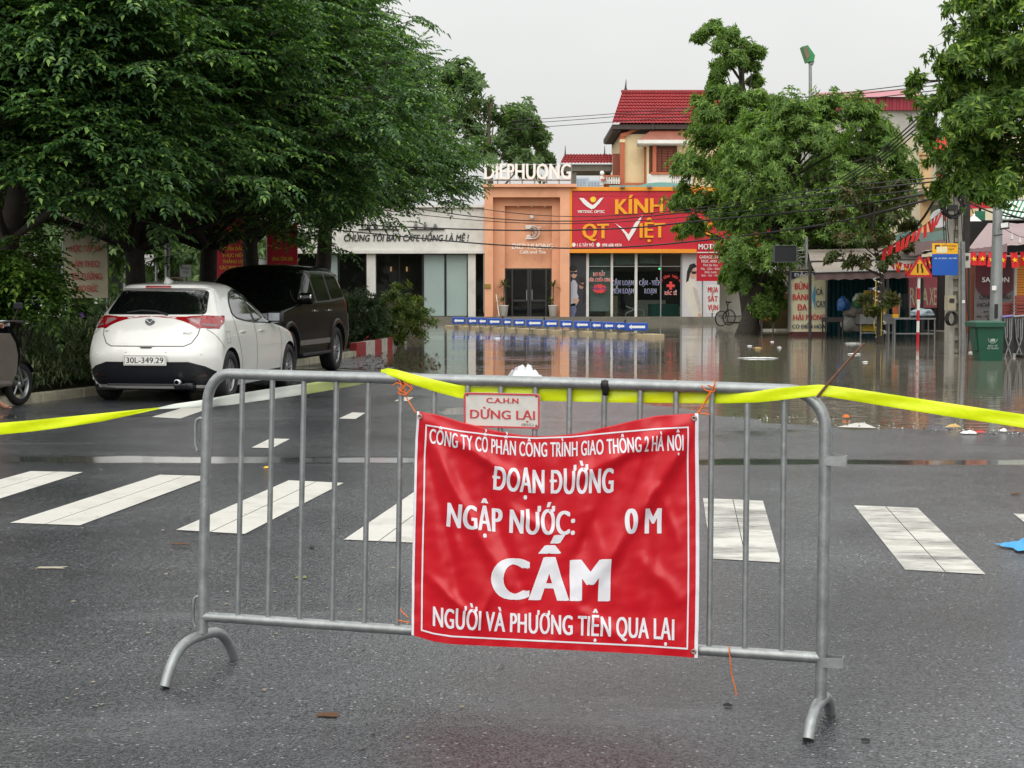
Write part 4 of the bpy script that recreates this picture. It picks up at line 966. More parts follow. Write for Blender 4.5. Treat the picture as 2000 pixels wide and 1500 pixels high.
def fuller(lst, Y, back, rng=RNG, nb=8):
    out = []
    for px, py, r in lst[::2]:
        p = at(px + rng.uniform(-20, 20), py, Y); p.y += back * rng.uniform(.5, 1.2); out.append((np.array(p), r / F * Y, nb))
    return out
lm_mid = leafmat('leaf_whorl', (.070, .135, .034), (.18, .30, .066), (.28, .41, .09), trans=.38, rough=.55, yfrac=.12)
lm_far = leafmat('leaf_far', (.06, .115, .04), (.135, .22, .08), (.20, .30, .11), trans=.35, rough=.5)
lm_lite = leafmat('leaf_light', (.040, .095, .018), (.125, .23, .038), (.28, .40, .07), trans=.34, rough=.4, yfrac=.2)
lm_olive = leafmat('leaf_olive', (.045, .07, .02), (.10, .135, .035), (.13, .08, .04), trans=.25, rough=.45, yfrac=.16)
lm_hedge = leafmat('leaf_hedge', (.020, .046, .014), (.046, .092, .024), (.08, .14, .035), trans=.2, rough=.4, yfrac=.08)
ros = dict(whorls=6, nl=7, ll=.30, lw=.085, hang=.35, droop=.18, flat=.4)
A = [(1368, 76, 15), (1396, 58, 20), (1425, 74, 22), (1450, 96, 22), (1476, 106, 17), (1408, 92, 18), (1438, 118, 24), (1466, 132, 17), (1404, 146, 16), (1474, 160, 16), (1400, 188, 24), (1432, 194, 30), (1472, 196, 26), (1492, 212, 30), (1395, 226, 34), (1442, 236, 46), (1395, 276, 52), (1455, 280, 60), (1515, 256, 40), (1352, 326, 40), (1410, 340, 62), (1480, 330, 66), (1345, 392, 34), (1400, 402, 58), (1360, 446, 26), (1460, 420, 60)]
make_tree('whorled_tree', 'tall tree with tiered crown spiring above the red roofed villa', at(1470, 640, 58) + Vector((0, 0, -.2)), at(1436, 90, 58), .26, pxc(A, 58, 1.3, nb=36) + fuller(A[6:], 58, 2.6, nb=14), dict(ros, ll=.23, lw=.068, flat=.3), lm_mid, rosette_leaves, fork=.3, twig_r=.012)
B = [(1490, 255, 48), (1545, 228, 52), (1610, 216, 48), (1672, 228, 50), (1712, 262, 40), (1450, 305, 50), (1515, 300, 66), (1590, 285, 70), (1668, 300, 66), (1732, 300, 42), (1762, 338, 32), (1450, 366, 46), (1500, 372, 74), (1575, 360, 80), (1660, 362, 76), (1730, 372, 50), (1442, 425, 42), (1480, 440, 66), (1545, 440, 80), (1625, 430, 80), (1700, 420, 56),
     (1445, 492, 44), (1505, 508, 66), (1575, 480, 62), (1645, 475, 52), (1455, 545, 38), (1498, 560, 46), (1490, 596, 30), (1690, 470, 46), (1432, 540, 26)]
make_tree('whorled_tree', 'broad bright green tree covering the end of the red optician sign', at(1455, 652, 52) + Vector((0, 0, -.2)), at(1560, 300, 52), .30, pxc(B, 52, 1.6, nb=48) + fuller(B, 52, 3.0, nb=14), dict(ros, ll=.205, lw=.066), lm_mid, rosette_leaves, fork=.28, twig_r=.012)
G = [(890, 150, 45), (930, 180, 55), (870, 215, 55), (960, 225, 60), (1010, 235, 50), (920, 262, 60), (990, 282, 55), (1045, 275, 38), (850, 290, 60), (940, 312, 50), (1020, 320, 40), (1062, 308, 22)]
make_tree('garden_tree', 'pale green tree standing behind the cafe roof letters', at(960, 600, 96), at(955, 190, 96), .3, pxc(G, 96, 1.8, nb=16) + fuller(G, 96, 3, nb=12), dict(ros, ll=.46, lw=.17), lm_far, rosette_leaves, bk=bark_p, fork=.3, twig_r=.02)
for k, (x, y, h, lb) in enumerate([(-15.5, 47, 7.5, 'light green tree glimpsed in the gap behind the first street trunks'), (-11.5, 54, 9.0, 'light green tree glimpsed past the leaning trunk above the parked wagon'), (-21, 44, 9.5, 'light green tree closing the view beyond the cream slogan board'), (-13.5, 66, 11, 'light green tree rising far behind the two red posters')]):
    cl = dome((x, y, h * .55), (3.6, 3.2, h * .45), 26, 1.5, 12, zmin=-.9); make_tree('background_tree', lb, (x, y, 0), (x, y, h * .8), .22, cl, dict(ros, ll=.34, lw=.13), lm_far, rosette_leaves, bk=bark_p, fork=.2, group='trees beyond the verge', twig_r=.015)
R_ = [(1960, 30, 75), (1925, 85, 62), (1985, 110, 80), (1885, 118, 44), (1862, 128, 24), (1935, 165, 75), (1880, 185, 48), (1990, 205, 85), (1900, 235, 62), (1955, 265, 80), (1885, 290, 34), (1925, 320, 66), (1990, 315, 80), (1960, 365, 46), (1905, 350, 34), (1872, 168, 26), (1940, -20, 60), (2000, -30, 80), (2070, 60, 110), (2080, 220, 120), (2070, 340, 90), (2010, 150, 80), (2160, 30, 120), (2180, 180, 120), (2170, 310, 100), (2270, 90, 120), (2280, 240, 110), (2350, 160, 110)]
make_tree('roadside_tree', 'glossy light green tree hanging over the steel lamp post', (9.6, 22.6, 0), (9.2, 22.4, 5.0), .2, pxc(R_, 22, .8, nb=30) + fuller(R_, 22, 1.6, nb=8), dict(whorls=6, nl=8, ll=.135, lw=.045, hang=.75, droop=.3, flat=.5), lm_lite, rosette_leaves, fork=.45, twig_r=.005)
Sm = [(1700, 362, 36), (1742, 372, 32), (1662, 382, 30), (1770, 395, 20), (1640, 425, 28), (1690, 420, 40), (1740, 430, 38), (1775, 445, 18), (1655, 468, 28), (1712, 478, 40), (1760, 480, 26), (1630, 505, 18), (1680, 520, 30), (1735, 520, 26), (1692, 584, 14), (1738, 580, 14), (1702, 604, 10)]
small_tree = make_tree('young_tree', 'slim young tree with olive leaves wrapped in fairy lights standing in the water', at(1719, 668, 42.5) + Vector((0, 0, -.2)), at(1714, 400, 42.5), .10, pxc(Sm, 42.5, .5, nb=11), dict(whorls=5, nl=6, ll=.17, lw=.075, hang=.3, droop=.15, flat=.35), lm_olive, rosette_leaves, fork=.5, twig_r=.006)
# ------------------------------------------------------------------ verge planting
def bush(name, label, c, rad, n, R, spec, lm, gen=rosette_leaves, group=None, cat='shrub', nb=12):
    root = thing(name, label, cat, (c[0], c[1], .1), group=group); cl = [(p, (p - np.array([c[0], c[1], 0])) / max(.2, np.linalg.norm(p - np.array([c[0], c[1], 0]))), r, k) for p, r, k in dome((c[0], c[1], c[2]), rad, n, R, nb, zmin=-.9)]
    (P, D, N_, Ll, Wl), tw = gen(cl, spec); ok = P[:, 2] > .08
    o = link_mesh('foliage', leaves_to_mesh(P[ok], D[ok], N_[ok], Ll[ok], Wl[ok], 'foliage'), lm, root); o['kind'] = 'stuff'
    mb = MB()
    for p, _o, r, k in cl: limb(mb, (c[0] + random.uniform(-.1, .1), c[1] + random.uniform(-.1, .1), .05), p, .022, .008, 5)
    mb.build('stems', bark, root); return root
sh = dict(whorls=5, nl=6, ll=.085, lw=.042, hang=.25, droop=.1, flat=.8)
pb = at(45, 545, 19.6); bush('broadleaf_bush', 'rounded bush of glossy oval leaves above the parked scooter', (pb.x - .25, pb.y, 1.5), (.6, .5, .45), 18, .36, dict(fronds=5, flen=.22, pairs=4, ll=.085, lw=.046, droop=.3, flat=.5, fdroop=.5), leafmat('leaf_bush', (.045, .10, .022), (.095, .18, .036), (.18, .28, .05), trans=.3, yfrac=.12), frond_leaves)
hedge_at = [(-7.5, 22.0, .75, 'low dark shrub beside the cream slogan board'), (-7.0, 23.4, .8, 'low dark shrub tucked behind the white hatchback'), (-5.9, 24.0, .8, 'low dark shrub at the nose of the white hatchback'), (-7.3, 23.2, .95, 'tall dark shrub at the foot of the trunk behind the hatchback'),
            (-5.9, 26.2, .8, 'low dark shrub level with the black wagon windscreen'), (-8.2, 20.2, .75, 'low dark shrub behind the scooter'), (-5.2, 29.2, .7, 'low dark shrub behind the wagon tail')]
for x, y, h, lb in hedge_at: bush('hedge_shrub', lb, (x, y, h * .62), (.85, .95, h * .6), 20, .38, sh, lm_hedge, group='dark shrubs along the verge')
pk = at(700, 630, 37.6); bush('hedge_shrub', 'fine leaved dark bush overhanging the red and white kerb', (-3.95, 37.6, .75), (.85, 1.5, .62), 44, .34, dict(sh, ll=.075, lw=.022, nl=7), lm_hedge, nb=14)
bush('oleander_shrub', 'loose bush with yellow green upright shoots at the end of the painted kerb', (-3.1, 39.4, .75), (.75, .7, .7), 20, .34, dict(sh, ll=.14, lw=.035, hang=-.1, flat=1.4), leafmat('leaf_shoot', (.05, .09, .016), (.11, .17, .03), (.22, .27, .05), trans=.3, yfrac=.2), nb=9)
bush('hedge_shrub', 'dark shrub filling the verge under the tree beside the red poster', (-5.2, 34.2, .8), (1.2, 1.4, .8), 34, .42, sh, lm_hedge)
# strap-leaved ground cover with violet flowers: nobody could count it
def straps():
    rng = np.random.default_rng(5); P, D, L_, W_ = [], [], [], []; V, Fc = [], []
    n = 8200; t = rng.uniform(0, 1, n); y = 15.2 + 8.6 * t; kx = np.interp(y, [p[1] for p in KERB[:6]], [p[0] for p in KERB[:6]]); back = .22 + rng.uniform(0, 1, n) ** .8 * 1.5; x = kx - back
    h = (.14 + .72 * np.clip((back - .1) / .7, 0, 1)) * rng.uniform(.1, 1.05, n); a = rng.uniform(0, 6.283, n); lean = rng.uniform(.15, .8, n)
    L_ = rng.uniform(.16, .34, n); w = rng.uniform(.008, .017, n)
    for i in range(n):
        d = Vector((math.cos(a[i]), math.sin(a[i]), 0)); s_ = Vector((-d.y, d.x, 0)) * w[i]; p = Vector((x[i], y[i], .1 + h[i])); q = p + d * L_[i] * .5 * lean[i] + Vector((0, 0, L_[i] * .35)); r = p + d * L_[i] * (lean[i] + .25) + Vector((0, 0, L_[i] * (.35 - .55 * lean[i])))
        b = len(V); V += [p - s_ * .5, p + s_ * .5, q + s_, q - s_, r]; Fc += [(b, b + 1, b + 2, b + 3), (b + 3, b + 2, b + 4)]
    me = bpy.data.meshes.new('strap_leaf_plants'); me.from_pydata(V, [], Fc); me.update()
    o = link_mesh('strap_leaf_plants', me, leafmat('leaf_strap', (.095, .14, .07), (.20, .27, .13), (.30, .36, .18), trans=.25, yfrac=.14)); tag(o, 'mass of narrow strap leaves with violet flowers along the verge kerb', 'plants', kind='stuff')
    mb = MB()
    for i in range(26):
        j = int(rng.integers(0, n)); c = Vector((x[j] + .1, y[j] - .1, .25 + h[j]))
        for k in range(5):
            u = 2 * math.pi * k / 5; e = Vector((math.cos(u), -.3, math.sin(u))); f = Vector((-math.sin(u), 0, math.cos(u))) * .018
            mb.add([c, c + e * .018 + f, c + e * .036, c + e * .018 - f], [(0, 1, 2, 3)])
    f = mb.build('flowers', pm('violet_petal', (128, 92, 170), .6), o); f['kind'] = 'stuff'
    mb = MB()
    for i in range(160):
        j = int(rng.integers(0, n)); p = Vector((x[j], y[j], .09)); mb.tube([p, p + Vector((random.uniform(-.1, .1), random.uniform(-.1, .1), h[j] + .1))], .004, 3, cap=False)
    mb.build('stems', bark, o)['kind'] = 'stuff'
straps()
# ================================================================== buildings across the flood
def bx(mb, px0, py0, px1, py1, Y0, Y1):
    """box whose street face fills the photo rectangle at distance Y0 and that runs back to Y1"""
    x0, z1 = XZ(px0, py0, Y0); x1, z0 = XZ(px1, py1, Y0); return mb.box(x0, x1, Y0, Y1, z0, z1)
def part(name, mat, parent, px0, py0, px1, py1, Y0, Y1): return bx(MB(), px0, py0, px1, py1, Y0, Y1).build(name, mat, parent)
def flat(name, mat, parent, pts, Y, th=.004): return MB().prism([at(x, y, Y) for x, y in pts][::-1], (0, th, 0)).build(name, mat, parent)
def disc(cx, cy, rx, ry, n=20, a0=0, a1=360): return [(cx + rx * math.cos(math.radians(a0 + (a1 - a0) * k / n)), cy + ry * math.sin(math.radians(a0 + (a1 - a0) * k / n))) for k in range(n if a1 - a0 >= 360 else n + 1)]
m_white = pm('white_render', (214, 212, 206), .7, var=.05, scale=1.5, dirt=(150, 146, 136), dirt_amt=.6, dirt_scale=.55, bump=.05)
m_orange = pm('terracotta_render', (228, 168, 132), .75, var=.08, scale=1.2, dirt=(160, 100, 72), dirt_amt=.65, dirt_scale=.6, bump=.1, bscale=20)
m_dframe = pm('dark_frame', (52, 54, 56), .4, .3, var=.1); m_gl = glass('shop_glass', (26, 30, 30), .80, .02); m_frost = pm('frosted_pane', (158, 176, 172), .22, var=.05, scale=.8)
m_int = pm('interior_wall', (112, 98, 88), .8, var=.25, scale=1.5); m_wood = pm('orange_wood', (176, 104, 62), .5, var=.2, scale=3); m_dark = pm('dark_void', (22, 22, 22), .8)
m_conc = pm('old_concrete', (116, 112, 102), .85, var=.15, scale=1.2, dirt=(70, 68, 58), dirt_amt=.7, dirt_scale=.9, bump=.2, bscale=12); m_black = pm('black_letter', (26, 26, 28), .5)
m_wlet = pm('white_letter', (232, 232, 228), .4, var=.03); m_red = pm('sign_red', (196, 26, 48), .45, var=.05, scale=1.5, dirt=(150, 30, 44), dirt_amt=.3, dirt_scale=.6); m_gold = pm('letter_yellow', (236, 164, 26), .4, var=.05); m_amber = pm('sign_amber', (232, 146, 36), .45, var=.06)
m_navy = pm('navy_print', (40, 56, 128), .5); m_redp = pm('red_print', (216, 62, 58), .5); m_grey = pm('grey_metal', (140, 142, 142), .45, .4, var=.1)
# plinth the shops stand on
plinth = bx(MB(), 560, 619, 1420, 640, 73.8, 92).build('shop_pavement', m_conc); tag(plinth, kind='structure')

# ------------------------------------------------------------------ cafe
cf = thing('cafe_building', 'low white and terracotta cafe with big glass panes standing in the flood', 'building', at(800, 625, 75))
part('fascia', m_white, cf, 500, 404, 946, 493, 74.7, 75.7); part('fascia_band', m_white, cf, 500, 489, 946, 495, 74.55, 75.0); part('coping', m_white, cf, 500, 400, 946, 405, 74.5, 76)
part('roof_slab', m_conc, cf, 505, 410, 944, 420, 75.8, 91); part('floor_slab', m_conc, cf, 505, 618, 944, 622, 75.4, 91)
part('back_wall', m_int, cf, 505, 420, 944, 625, 81, 81.3); part('side_wall', m_white, cf, 500, 415, 506, 625, 75.7, 91)
for a, b in ((716, 734), (914, 929)): part('column', m_white, cf, a, 493, b, 620, 74.8, 75.4)
for a, b, mt in ((560, 620, m_gl), (622, 660, m_frost), (664, 714, m_gl), (735, 779, m_gl), (781, 824, m_gl), (828, 868, m_frost), (872, 912, m_frost), (930, 945, m_gl)):
    w_ = thing_ = part('window', m_dframe, cf, a - 1.5, 494, b + 1.5, 497, 75.05, 75.2); bx(MB(), a, 497, b, 617, 75.1, 75.13).build('pane', mt, w_)
    for q in (a - 1.6, b): bx(MB(), q, 497, q + 1.6, 618, 75.05, 75.18).build('mullion', m_dframe, w_)
part('counter', m_wood, cf, 738, 590, 822, 619, 77, 78); part('bench', m_wood, cf, 690, 600, 712, 619, 77, 77.8)
for x in (762, 793): part('wall_light', pm('warm_lamp', (240, 200, 150), .5, emit=((255, 205, 150), .5)), cf, x, 521, x + 3, 530, 80.8, 80.9)
part('shelf_line', m_black, cf, 700, 447, 780, 448.5, 74.6, 74.72); part('shelf_line', m_black, cf, 801, 447, 868, 448.5, 74.6, 74.72)
for x, h, w_ in ((720, 12, 9), (735, 8, 7), (760, 14, 9), (812, 10, 8), (830, 13, 6), (850, 9, 8)):
    p = at(x, 446.5, 74.62); k = 74.62 / F; MB().lathe([(0, 0), (w_ * .3 * k, 0), (w_ * .5 * k, h * .5 * k), (w_ * .42 * k, h * .52 * k), (w_ * .22 * k, h * .8 * k), (w_ * .3 * k, h * k), (0, h * k)], 12, Matrix.Translation(p)).build('cup_cutout', pm('cutout_grey', (96, 98, 100), .5), cf)
lettering('CHÚNG TÔI BÁN CAFE UỐNG LÀ MÊ !', 672, 916, 471, 12.5, 74.7, m_black, cf, .02, .06, shear=.22, split=True, name='letter')
# terracotta portal
pt_ = thing('cafe_portal', 'terracotta entrance portal with stepped recess and pale cafe emblem', 'portal', at(1030, 620, 74.4))
part('pilaster', m_orange, pt_, 946, 362, 963, 620, 74.2, 78); part('pilaster', m_orange, pt_, 1094, 362, 1112, 620, 74.2, 78); part('lintel', m_orange, pt_, 963, 362, 1094, 385, 74.2, 78); part('coping', m_orange, pt_, 943, 359, 1126, 365, 73.95, 78)
part('recess_jamb', m_orange, pt_, 963, 385, 986, 620, 74.75, 78); part('recess_jamb', m_orange, pt_, 1078, 385, 1094, 620, 74.75, 78); part('recess_head', m_orange, pt_, 986, 385, 1078, 402, 74.75, 78)
part('recess_panel', m_orange, pt_, 986, 402, 1078, 524, 75.15, 78); part('roof', m_conc, pt_, 950, 363, 1108, 366, 75, 91)
dr = part('door_frame', m_dframe, pt_, 986, 523, 1078, 527, 75.2, 75.5)
for q in (986, 999, 1030, 1034.5, 1065, 1075): bx(MB(), q, 527, q + 3.2, 618, 75.2, 75.5).build('door_post', m_dframe, dr)
for a, b in ((989, 999), (1003, 1030), (1038, 1065), (1068, 1075)): bx(MB(), a, 527, b, 618, 75.33, 75.36).build('door_pane', m_gl, dr)
for a, b in ((1003, 1030), (1038, 1065)): bx(MB(), a, 585, b, 589, 75.25, 75.4).build('door_rail', m_dframe, dr)
for x in (1028, 1038.5): bx(MB(), x, 566, x + 1.4, 586, 75.1, 75.16).build('door_pull', m_grey, dr)
part('lobby_wall', m_int, pt_, 964, 400, 1094, 622, 80, 80.2)
for x in (1012, 1038, 1064): MB().lathe([(0, 0), (.05, .02), (.06, .12), (.0, .14)], 12, Matrix.Translation(at(x, 405, 74.9))).build('spot_lamp', m_wlet, pt_)
MB().lathe([(.11 * math.sin(k * math.pi / 10), -.11 * math.cos(k * math.pi / 10)) for k in range(11)], 16, Matrix.Translation(at(1038.5, 424, 75.0))).build('ball_lamp', m_wlet, pt_)
mb = MB(); k0 = 75.05
def stroke(mb, pts, w_, Y, th=.05):
    q = [at(x, y, Y) for x, y in pts]; r = w_ / 2 / F * Y
    for a, b in zip(q, q[1:]):
        d = (b - a).normalized(); n = Vector((-d.z, 0, d.x)) * r; a2, b2 = a - d * r * .6, b + d * r * .6; mb.prism([a2 - n, b2 - n, b2 + n, a2 + n], (0, -th, 0))
for off in (0, 4.5, 9):                                   # emblem: nested D strokes
    stroke(mb, [(1027, 441 + off * .55), (1041 - off * .5, 441 + off * .55)] + [(1041 - off * .5 + (12.5 - off) * math.cos(math.radians(t)), 453.5 + (12.5 - off * .75) * math.sin(math.radians(t))) for t in range(-90, 91, 18)] + [(1027 + (2 if off else 0), 466 - off * .55)], 2.0, k0)
mb.build('emblem', m_wlet, pt_)
lettering('®', 1051, 1056, 447, 5, k0, m_wlet, pt_, .0, .03, name='emblem_mark')
lettering('DIEP HUONG', 1000, 1080, 486, 10, k0 - .3, m_wlet, pt_, .014, .05, split=True, name='letter'); lettering('Café and Tea', 1015, 1066, 495, 6, k0 - .3, m_wlet, pt_, .014, .04)
part('name_plaque', pm('brass_plaque', (150, 128, 60), .4, .6), pt_, 946.5, 555, 958, 563, 74.14, 74.2)
rl = thing('roof_letters', 'tall white roof letters on posts above the cafe portal', 'sign', at(1030, 360, 75.3))
lettering('DIEPHUONG', 946, 1115, 350, 29.5, 75.2, m_wlet, rl, .03, .18, split=True, name='letter')
mb = MB(); mb.tube([at(944, 352, 75.32), at(1117, 352, 75.32)], .035, 6); mb.tube([at(944, 322, 75.32), at(1117, 321, 75.32)], .025, 6)
for x in range(948, 1118, 24): mb.tube([at(x, 321, 75.34), at(x, 361, 75.34)], .03, 6)
mb.build('support_frame', m_grey, rl)
# potted plants at the door
def pot_plant(px, lb, h):
    b = at(px, 618, 74.3); root = thing('potted_plant', lb, 'plant', b, group='pots beside the cafe door'); k = 74.3 / F
    MB().lathe([(0, 0), (.17, 0), (.23, .55), (.25, .56), (.235, .52), (0, .5)], 18, Matrix.Translation(b)).build('pot', m_wlet, root)
    mb = MB(); mb.tube([b + Vector((0, 0, .5)), b + Vector((.02, 0, h))], .03, 6); mb.build('stem', bark_p, root); rng = np.random.default_rng(int(px))
    mb = MB()
    for c, n, L_ in ((b + Vector((0, 0, h)), 46, .55), (b + Vector((-.1, -.1, .75)), 30, .45)):
        for i in range(n):
            a, e = rng.uniform(0, 6.28), rng.uniform(-.3, 1.2); d = Vector((math.cos(a) * math.cos(e), math.sin(a) * math.cos(e), math.sin(e))); s_ = d.cross(Vector((0, 0, 1))).normalized() * .022; m = c + d * L_ * .55; t = c + d * L_ * .95 + Vector((0, 0, -.18 * L_))
            mb.add([c - s_ * .5, c + s_ * .5, m + s_, m - s_, t], [(0, 1, 2, 3), (3, 2, 4)])
    o = mb.build('fronds', leafmat('leaf_yucca', (.03, .06, .02), (.07, .12, .03), (.16, .2, .05), yfrac=.15), root); o['kind'] = 'stuff'
pot_plant(984, 'yucca in a white pot at the brass plaque side of the cafe door', 1.55); pot_plant(1080, 'yucca in a white pot at the optician side of the cafe door', 1.5)
MB().tube([at(969, 575, 74.25), at(975, 618, 74.1)], .025, 6).build('broom_pole', m_wlet); tag(bpy.data.objects['broom_pole'], 'white pole leaning on the terracotta pilaster of the cafe door', 'pole')

# ------------------------------------------------------------------ optician
op = thing('optician_shop', 'optician shop with huge red sign and printed glass front beside the cafe portal', 'shop', at(1250, 628, 75))
part('side_wall', m_white, op, 1112.5, 494, 1115, 625, 75, 91); part('rear_volume', m_white, op, 1116, 372, 1515, 625, 82, 92); part('ceiling', m_white, op, 1116, 492, 1515, 496, 75.3, 82); part('floor_slab', m_conc, op, 1113, 620, 1515, 629, 74.6, 82)
sg_ = part('sign_backing', m_amber, op, 1112, 366, 1520, 493, 74.35, 75.2)
for i, (a, b) in enumerate(((1117, 1160.6), (1161.2, 1213), (1213.6, 1266), (1266.6, 1319.6), (1320.2, 1373), (1373.6, 1426), (1426.6, 1515))):
    bx(MB(), a, 372.5, b, 383.2, 74.30, 74.36).build('sign_panel', m_red, sg_); bx(MB(), a, 383.7, b, 486.5, 74.30, 74.36).build('sign_panel', m_red, sg_)
for a, b, c, d in ((1111, 365, 1520, 372.5), (1111, 486.5, 1520, 494), (1111, 372.5, 1117, 486.5)): bx(MB(), a, b, c, d, 74.22, 74.4).build('sign_border', m_amber, sg_)
YS = 74.3
def sign_t(s_, a, b, base, cap, mt=m_gold, bold=.035, d=.10, base1=None): lettering(s_, a, b, base, cap, YS, mt, op, bold, d, base1, split=True, name='letter')
sign_t('KÍNH MẮT', 1201, 1392, 418.5, 28.5, base1=413); sign_t('QT', 1137, 1189, 465.5, 28); sign_t('IỆT', 1249, 1299, 464.5, 28, base1=464); sign_t('ĐỨC', 1320, 1402, 464.5, 28, base1=463)
lettering('VIETDUC OPTIC', 1128, 1181, 416, 5.2, YS, m_wlet, op, .035, .03); lettering('1 G TÂY MỖ', 1127, 1160, 481.5, 6, YS, m_wlet, op, .03, .02); lettering('098 688 4974', 1176, 1214, 481.5, 5.6, YS, m_wlet, op, .03, .02)
flat('pin_icon', m_wlet, op, disc(1120.5, 478, 3.8, 4), YS - .02); flat('pin_icon', m_wlet, op, disc(1168.5, 478, 3.8, 4), YS - .02)
flat('tick_letter', m_wlet, op, [(1201, 436), (1214, 444), (1228, 458), (1240, 436), (1255, 420), (1250, 432), (1240, 452), (1228, 471), (1221, 458), (1212, 446)], YS - .06, .06)
flat('logo_swoosh', m_wlet, op, [(1131, 386.5), (1140, 387), (1150, 396), (1157, 401), (1164, 396), (1172, 387), (1179, 385.5), (1170, 398), (1161, 407), (1155, 408.5), (1147, 404), (1139, 397)], YS - .04, .04); flat('logo_dot', pm('logo_yellow', (236, 206, 40), .4), op, disc(1158.5, 389.5, 5.6, 5.6), YS - .05, .05)
# shop front
for a, b in ((1113, 1114.5), (1144.5, 1150), (1193, 1197), (1240, 1244.5), (1290, 1291.5), (1329.5, 1333)): part('post', m_grey if b - a < 4 else m_white, op, a, 494, b, 622, 74.75, 75.0)
m_blind = pm('pale_blind', (158, 172, 168), .6, var=.04)
for a, b, c, d in ((1151, 496, 1193, 522), (1199, 496, 1240, 517), (1249, 496, 1289, 515)): part('blind', m_blind, op, a, c - 26, b, d, 75.1, 75.14) if False else part('blind', m_blind, op, a, b, c, d, 75.12, 75.16)
part('blind', m_blind, op, 1152, 523, 1193, 608, 75.12, 75.15)
for a, b in ((1150, 1193), (1197, 1240), (1244.5, 1290), (1291.5, 1329.5)): part('pane', m_gl, op, a, 494, b, 622, 74.86, 74.89)
part('transom', m_grey, op, 1150, 519.5, 1330, 521, 74.8, 74.95); part('threshold', m_grey, op, 1113, 621, 1376, 624, 74.6, 75)
part('display_counter', pm('teal_counter', (40, 108, 100), .4), op, 1270, 594, 1326, 619, 76.2, 77.4); part('white_counter', m_white, op, 1246, 586, 1300, 619, 77.6, 78.4); part('cupboard', pm('cream_box', (196, 186, 140), .6), op, 1183, 578, 1206, 618, 76.2, 76.9); part('back_shelf', m_dframe, op, 1150, 530, 1330, 600, 81.2, 81.9)
mb = MB()
for a, b in (((1222, 612), (1240, 604)), ((1240, 604), (1258, 606)), ((1222, 612), (1222, 619)), ((1240, 604), (1240, 618)), ((1258, 606), (1258, 619)), ((1222, 598), (1238, 604))): mb.tube([at(*a, 75.7), at(*b, 75.7)], .03, 6)
mb.build('display_stand', m_wlet, op)
for s_, a, b, y, c in (('CẬN LOẠN', 1196, 1236.5, 556.5, 8.2), ('VIỄN LOẠN', 1195.5, 1237, 572.5, 8.2), ('CẬN - VIỄN', 1249, 1290, 556.5, 8.2), ('LOẠN', 1260, 1281, 572.5, 8.2)):
    lettering(s_, a - .8, b + .8, y + .4, c + .8, 74.85, m_wlet, op, .06, .0, name='lettering_outline'); lettering(s_, a, b, y, c, 74.80, m_navy, op, .02, .0)
for s_, a, b, y, c in (('ĐO MẮT', 1159, 1181, 539, 6.4), ('SỬA CHỮA KÍNH', 1150.5, 1193, 549.5, 5.6), ('BÁC SĨ', 1299, 1321, 575.5, 6)):
    lettering(s_, a - .7, b + .7, y + .4, c + .8, 74.85, m_wlet, op, .06, .0, name='lettering_outline'); lettering(s_, a, b, y, c, 74.80, m_redp, op, .02, .0)
burst = []
for k in range(24): r = (1 if k % 2 else .68); a = 2 * math.pi * k / 24; burst.append((1171 + 16 * r * math.cos(a), 564 + 10.5 * r * math.sin(a)))
flat('burst', m_redp, op, burst, 74.83); lettering('Miễn Phí', 1157, 1185, 566.5, 5.5, 74.82, m_navy, op, .02, 0)
cx, cy = 1310, 558
flat('red_cross', m_redp, op, [(cx - 2.6, cy - 8), (cx + 2.6, cy - 8), (cx + 2.6, cy - 2.6), (cx + 8, cy - 2.6), (cx + 8, cy + 2.6), (cx + 2.6, cy + 2.6), (cx + 2.6, cy + 8), (cx - 2.6, cy + 8), (cx - 2.6, cy + 2.6), (cx - 8, cy + 2.6), (cx - 8, cy - 2.6), (cx - 2.6, cy - 2.6)], 74.82)
arc = 'LÀM KÍNH THEO ĐƠN'
for i, ch in enumerate(arc):
    if ch == ' ': continue
    a = math.radians(200 + 140 * i / (len(arc) - 1)); x, y = cx + 19.5 * math.cos(a), cy + 1 + 17.5 * math.sin(a); c = at(x, y, 74.8); t_ = a + math.pi / 2; k = 74.8 / F
    r_ = Vector((math.cos(t_), 0, -math.sin(t_))); me = text_fit(ch, 2.7 * k if ch != 'I' else 1 * k, 4.8 * k, .03); put_text(me, frame_of(c - r_ * 1.3 * k, r_, Vector((math.sin(t_), 0, math.cos(t_)))), m_redp, op, 'arc_letter')
flat('exit_lamp', pm('green_lamp', (60, 220, 120), .4, emit=((60, 230, 120), 2)), op, disc(1288, 525, 1.6, 1.8, 10), 74.8)
m_skin = pm('print_skin', (196, 156, 136), .5, var=.1); m_skin2 = pm('print_skin_shade', (160, 120, 104), .5); m_shirt = pm('print_shirt', (176, 182, 196), .5, var=.1, scale=3); m_hair = pm('print_hair', (20, 18, 20), .5); m_jeans = pm('print_jeans', (96, 106, 140), .5, var=.2); m_beige = pm('print_beige', (206, 200, 190), .5, var=.06, scale=1.5)
po = part('poster_panel', pm('print_dark', (40, 40, 48), .5), op, 1114.5, 494, 1144.5, 622, 74.72, 74.78)
def pic(nm, mt, pts, lay): MB().prism([at(x, y, 74.72 - .004 * lay) for x, y in pts][::-1], (0, .003, 0)).build(nm, mt, po)
pic('printed_shirt', m_shirt, [(1115, 552), (1119, 546), (1124, 548), (1128, 556), (1127, 572), (1130, 580), (1126, 596), (1115, 598)], 1); pic('printed_trousers', m_jeans, [(1115, 594), (1124, 592), (1126, 606), (1121, 621), (1115, 621)], 1)
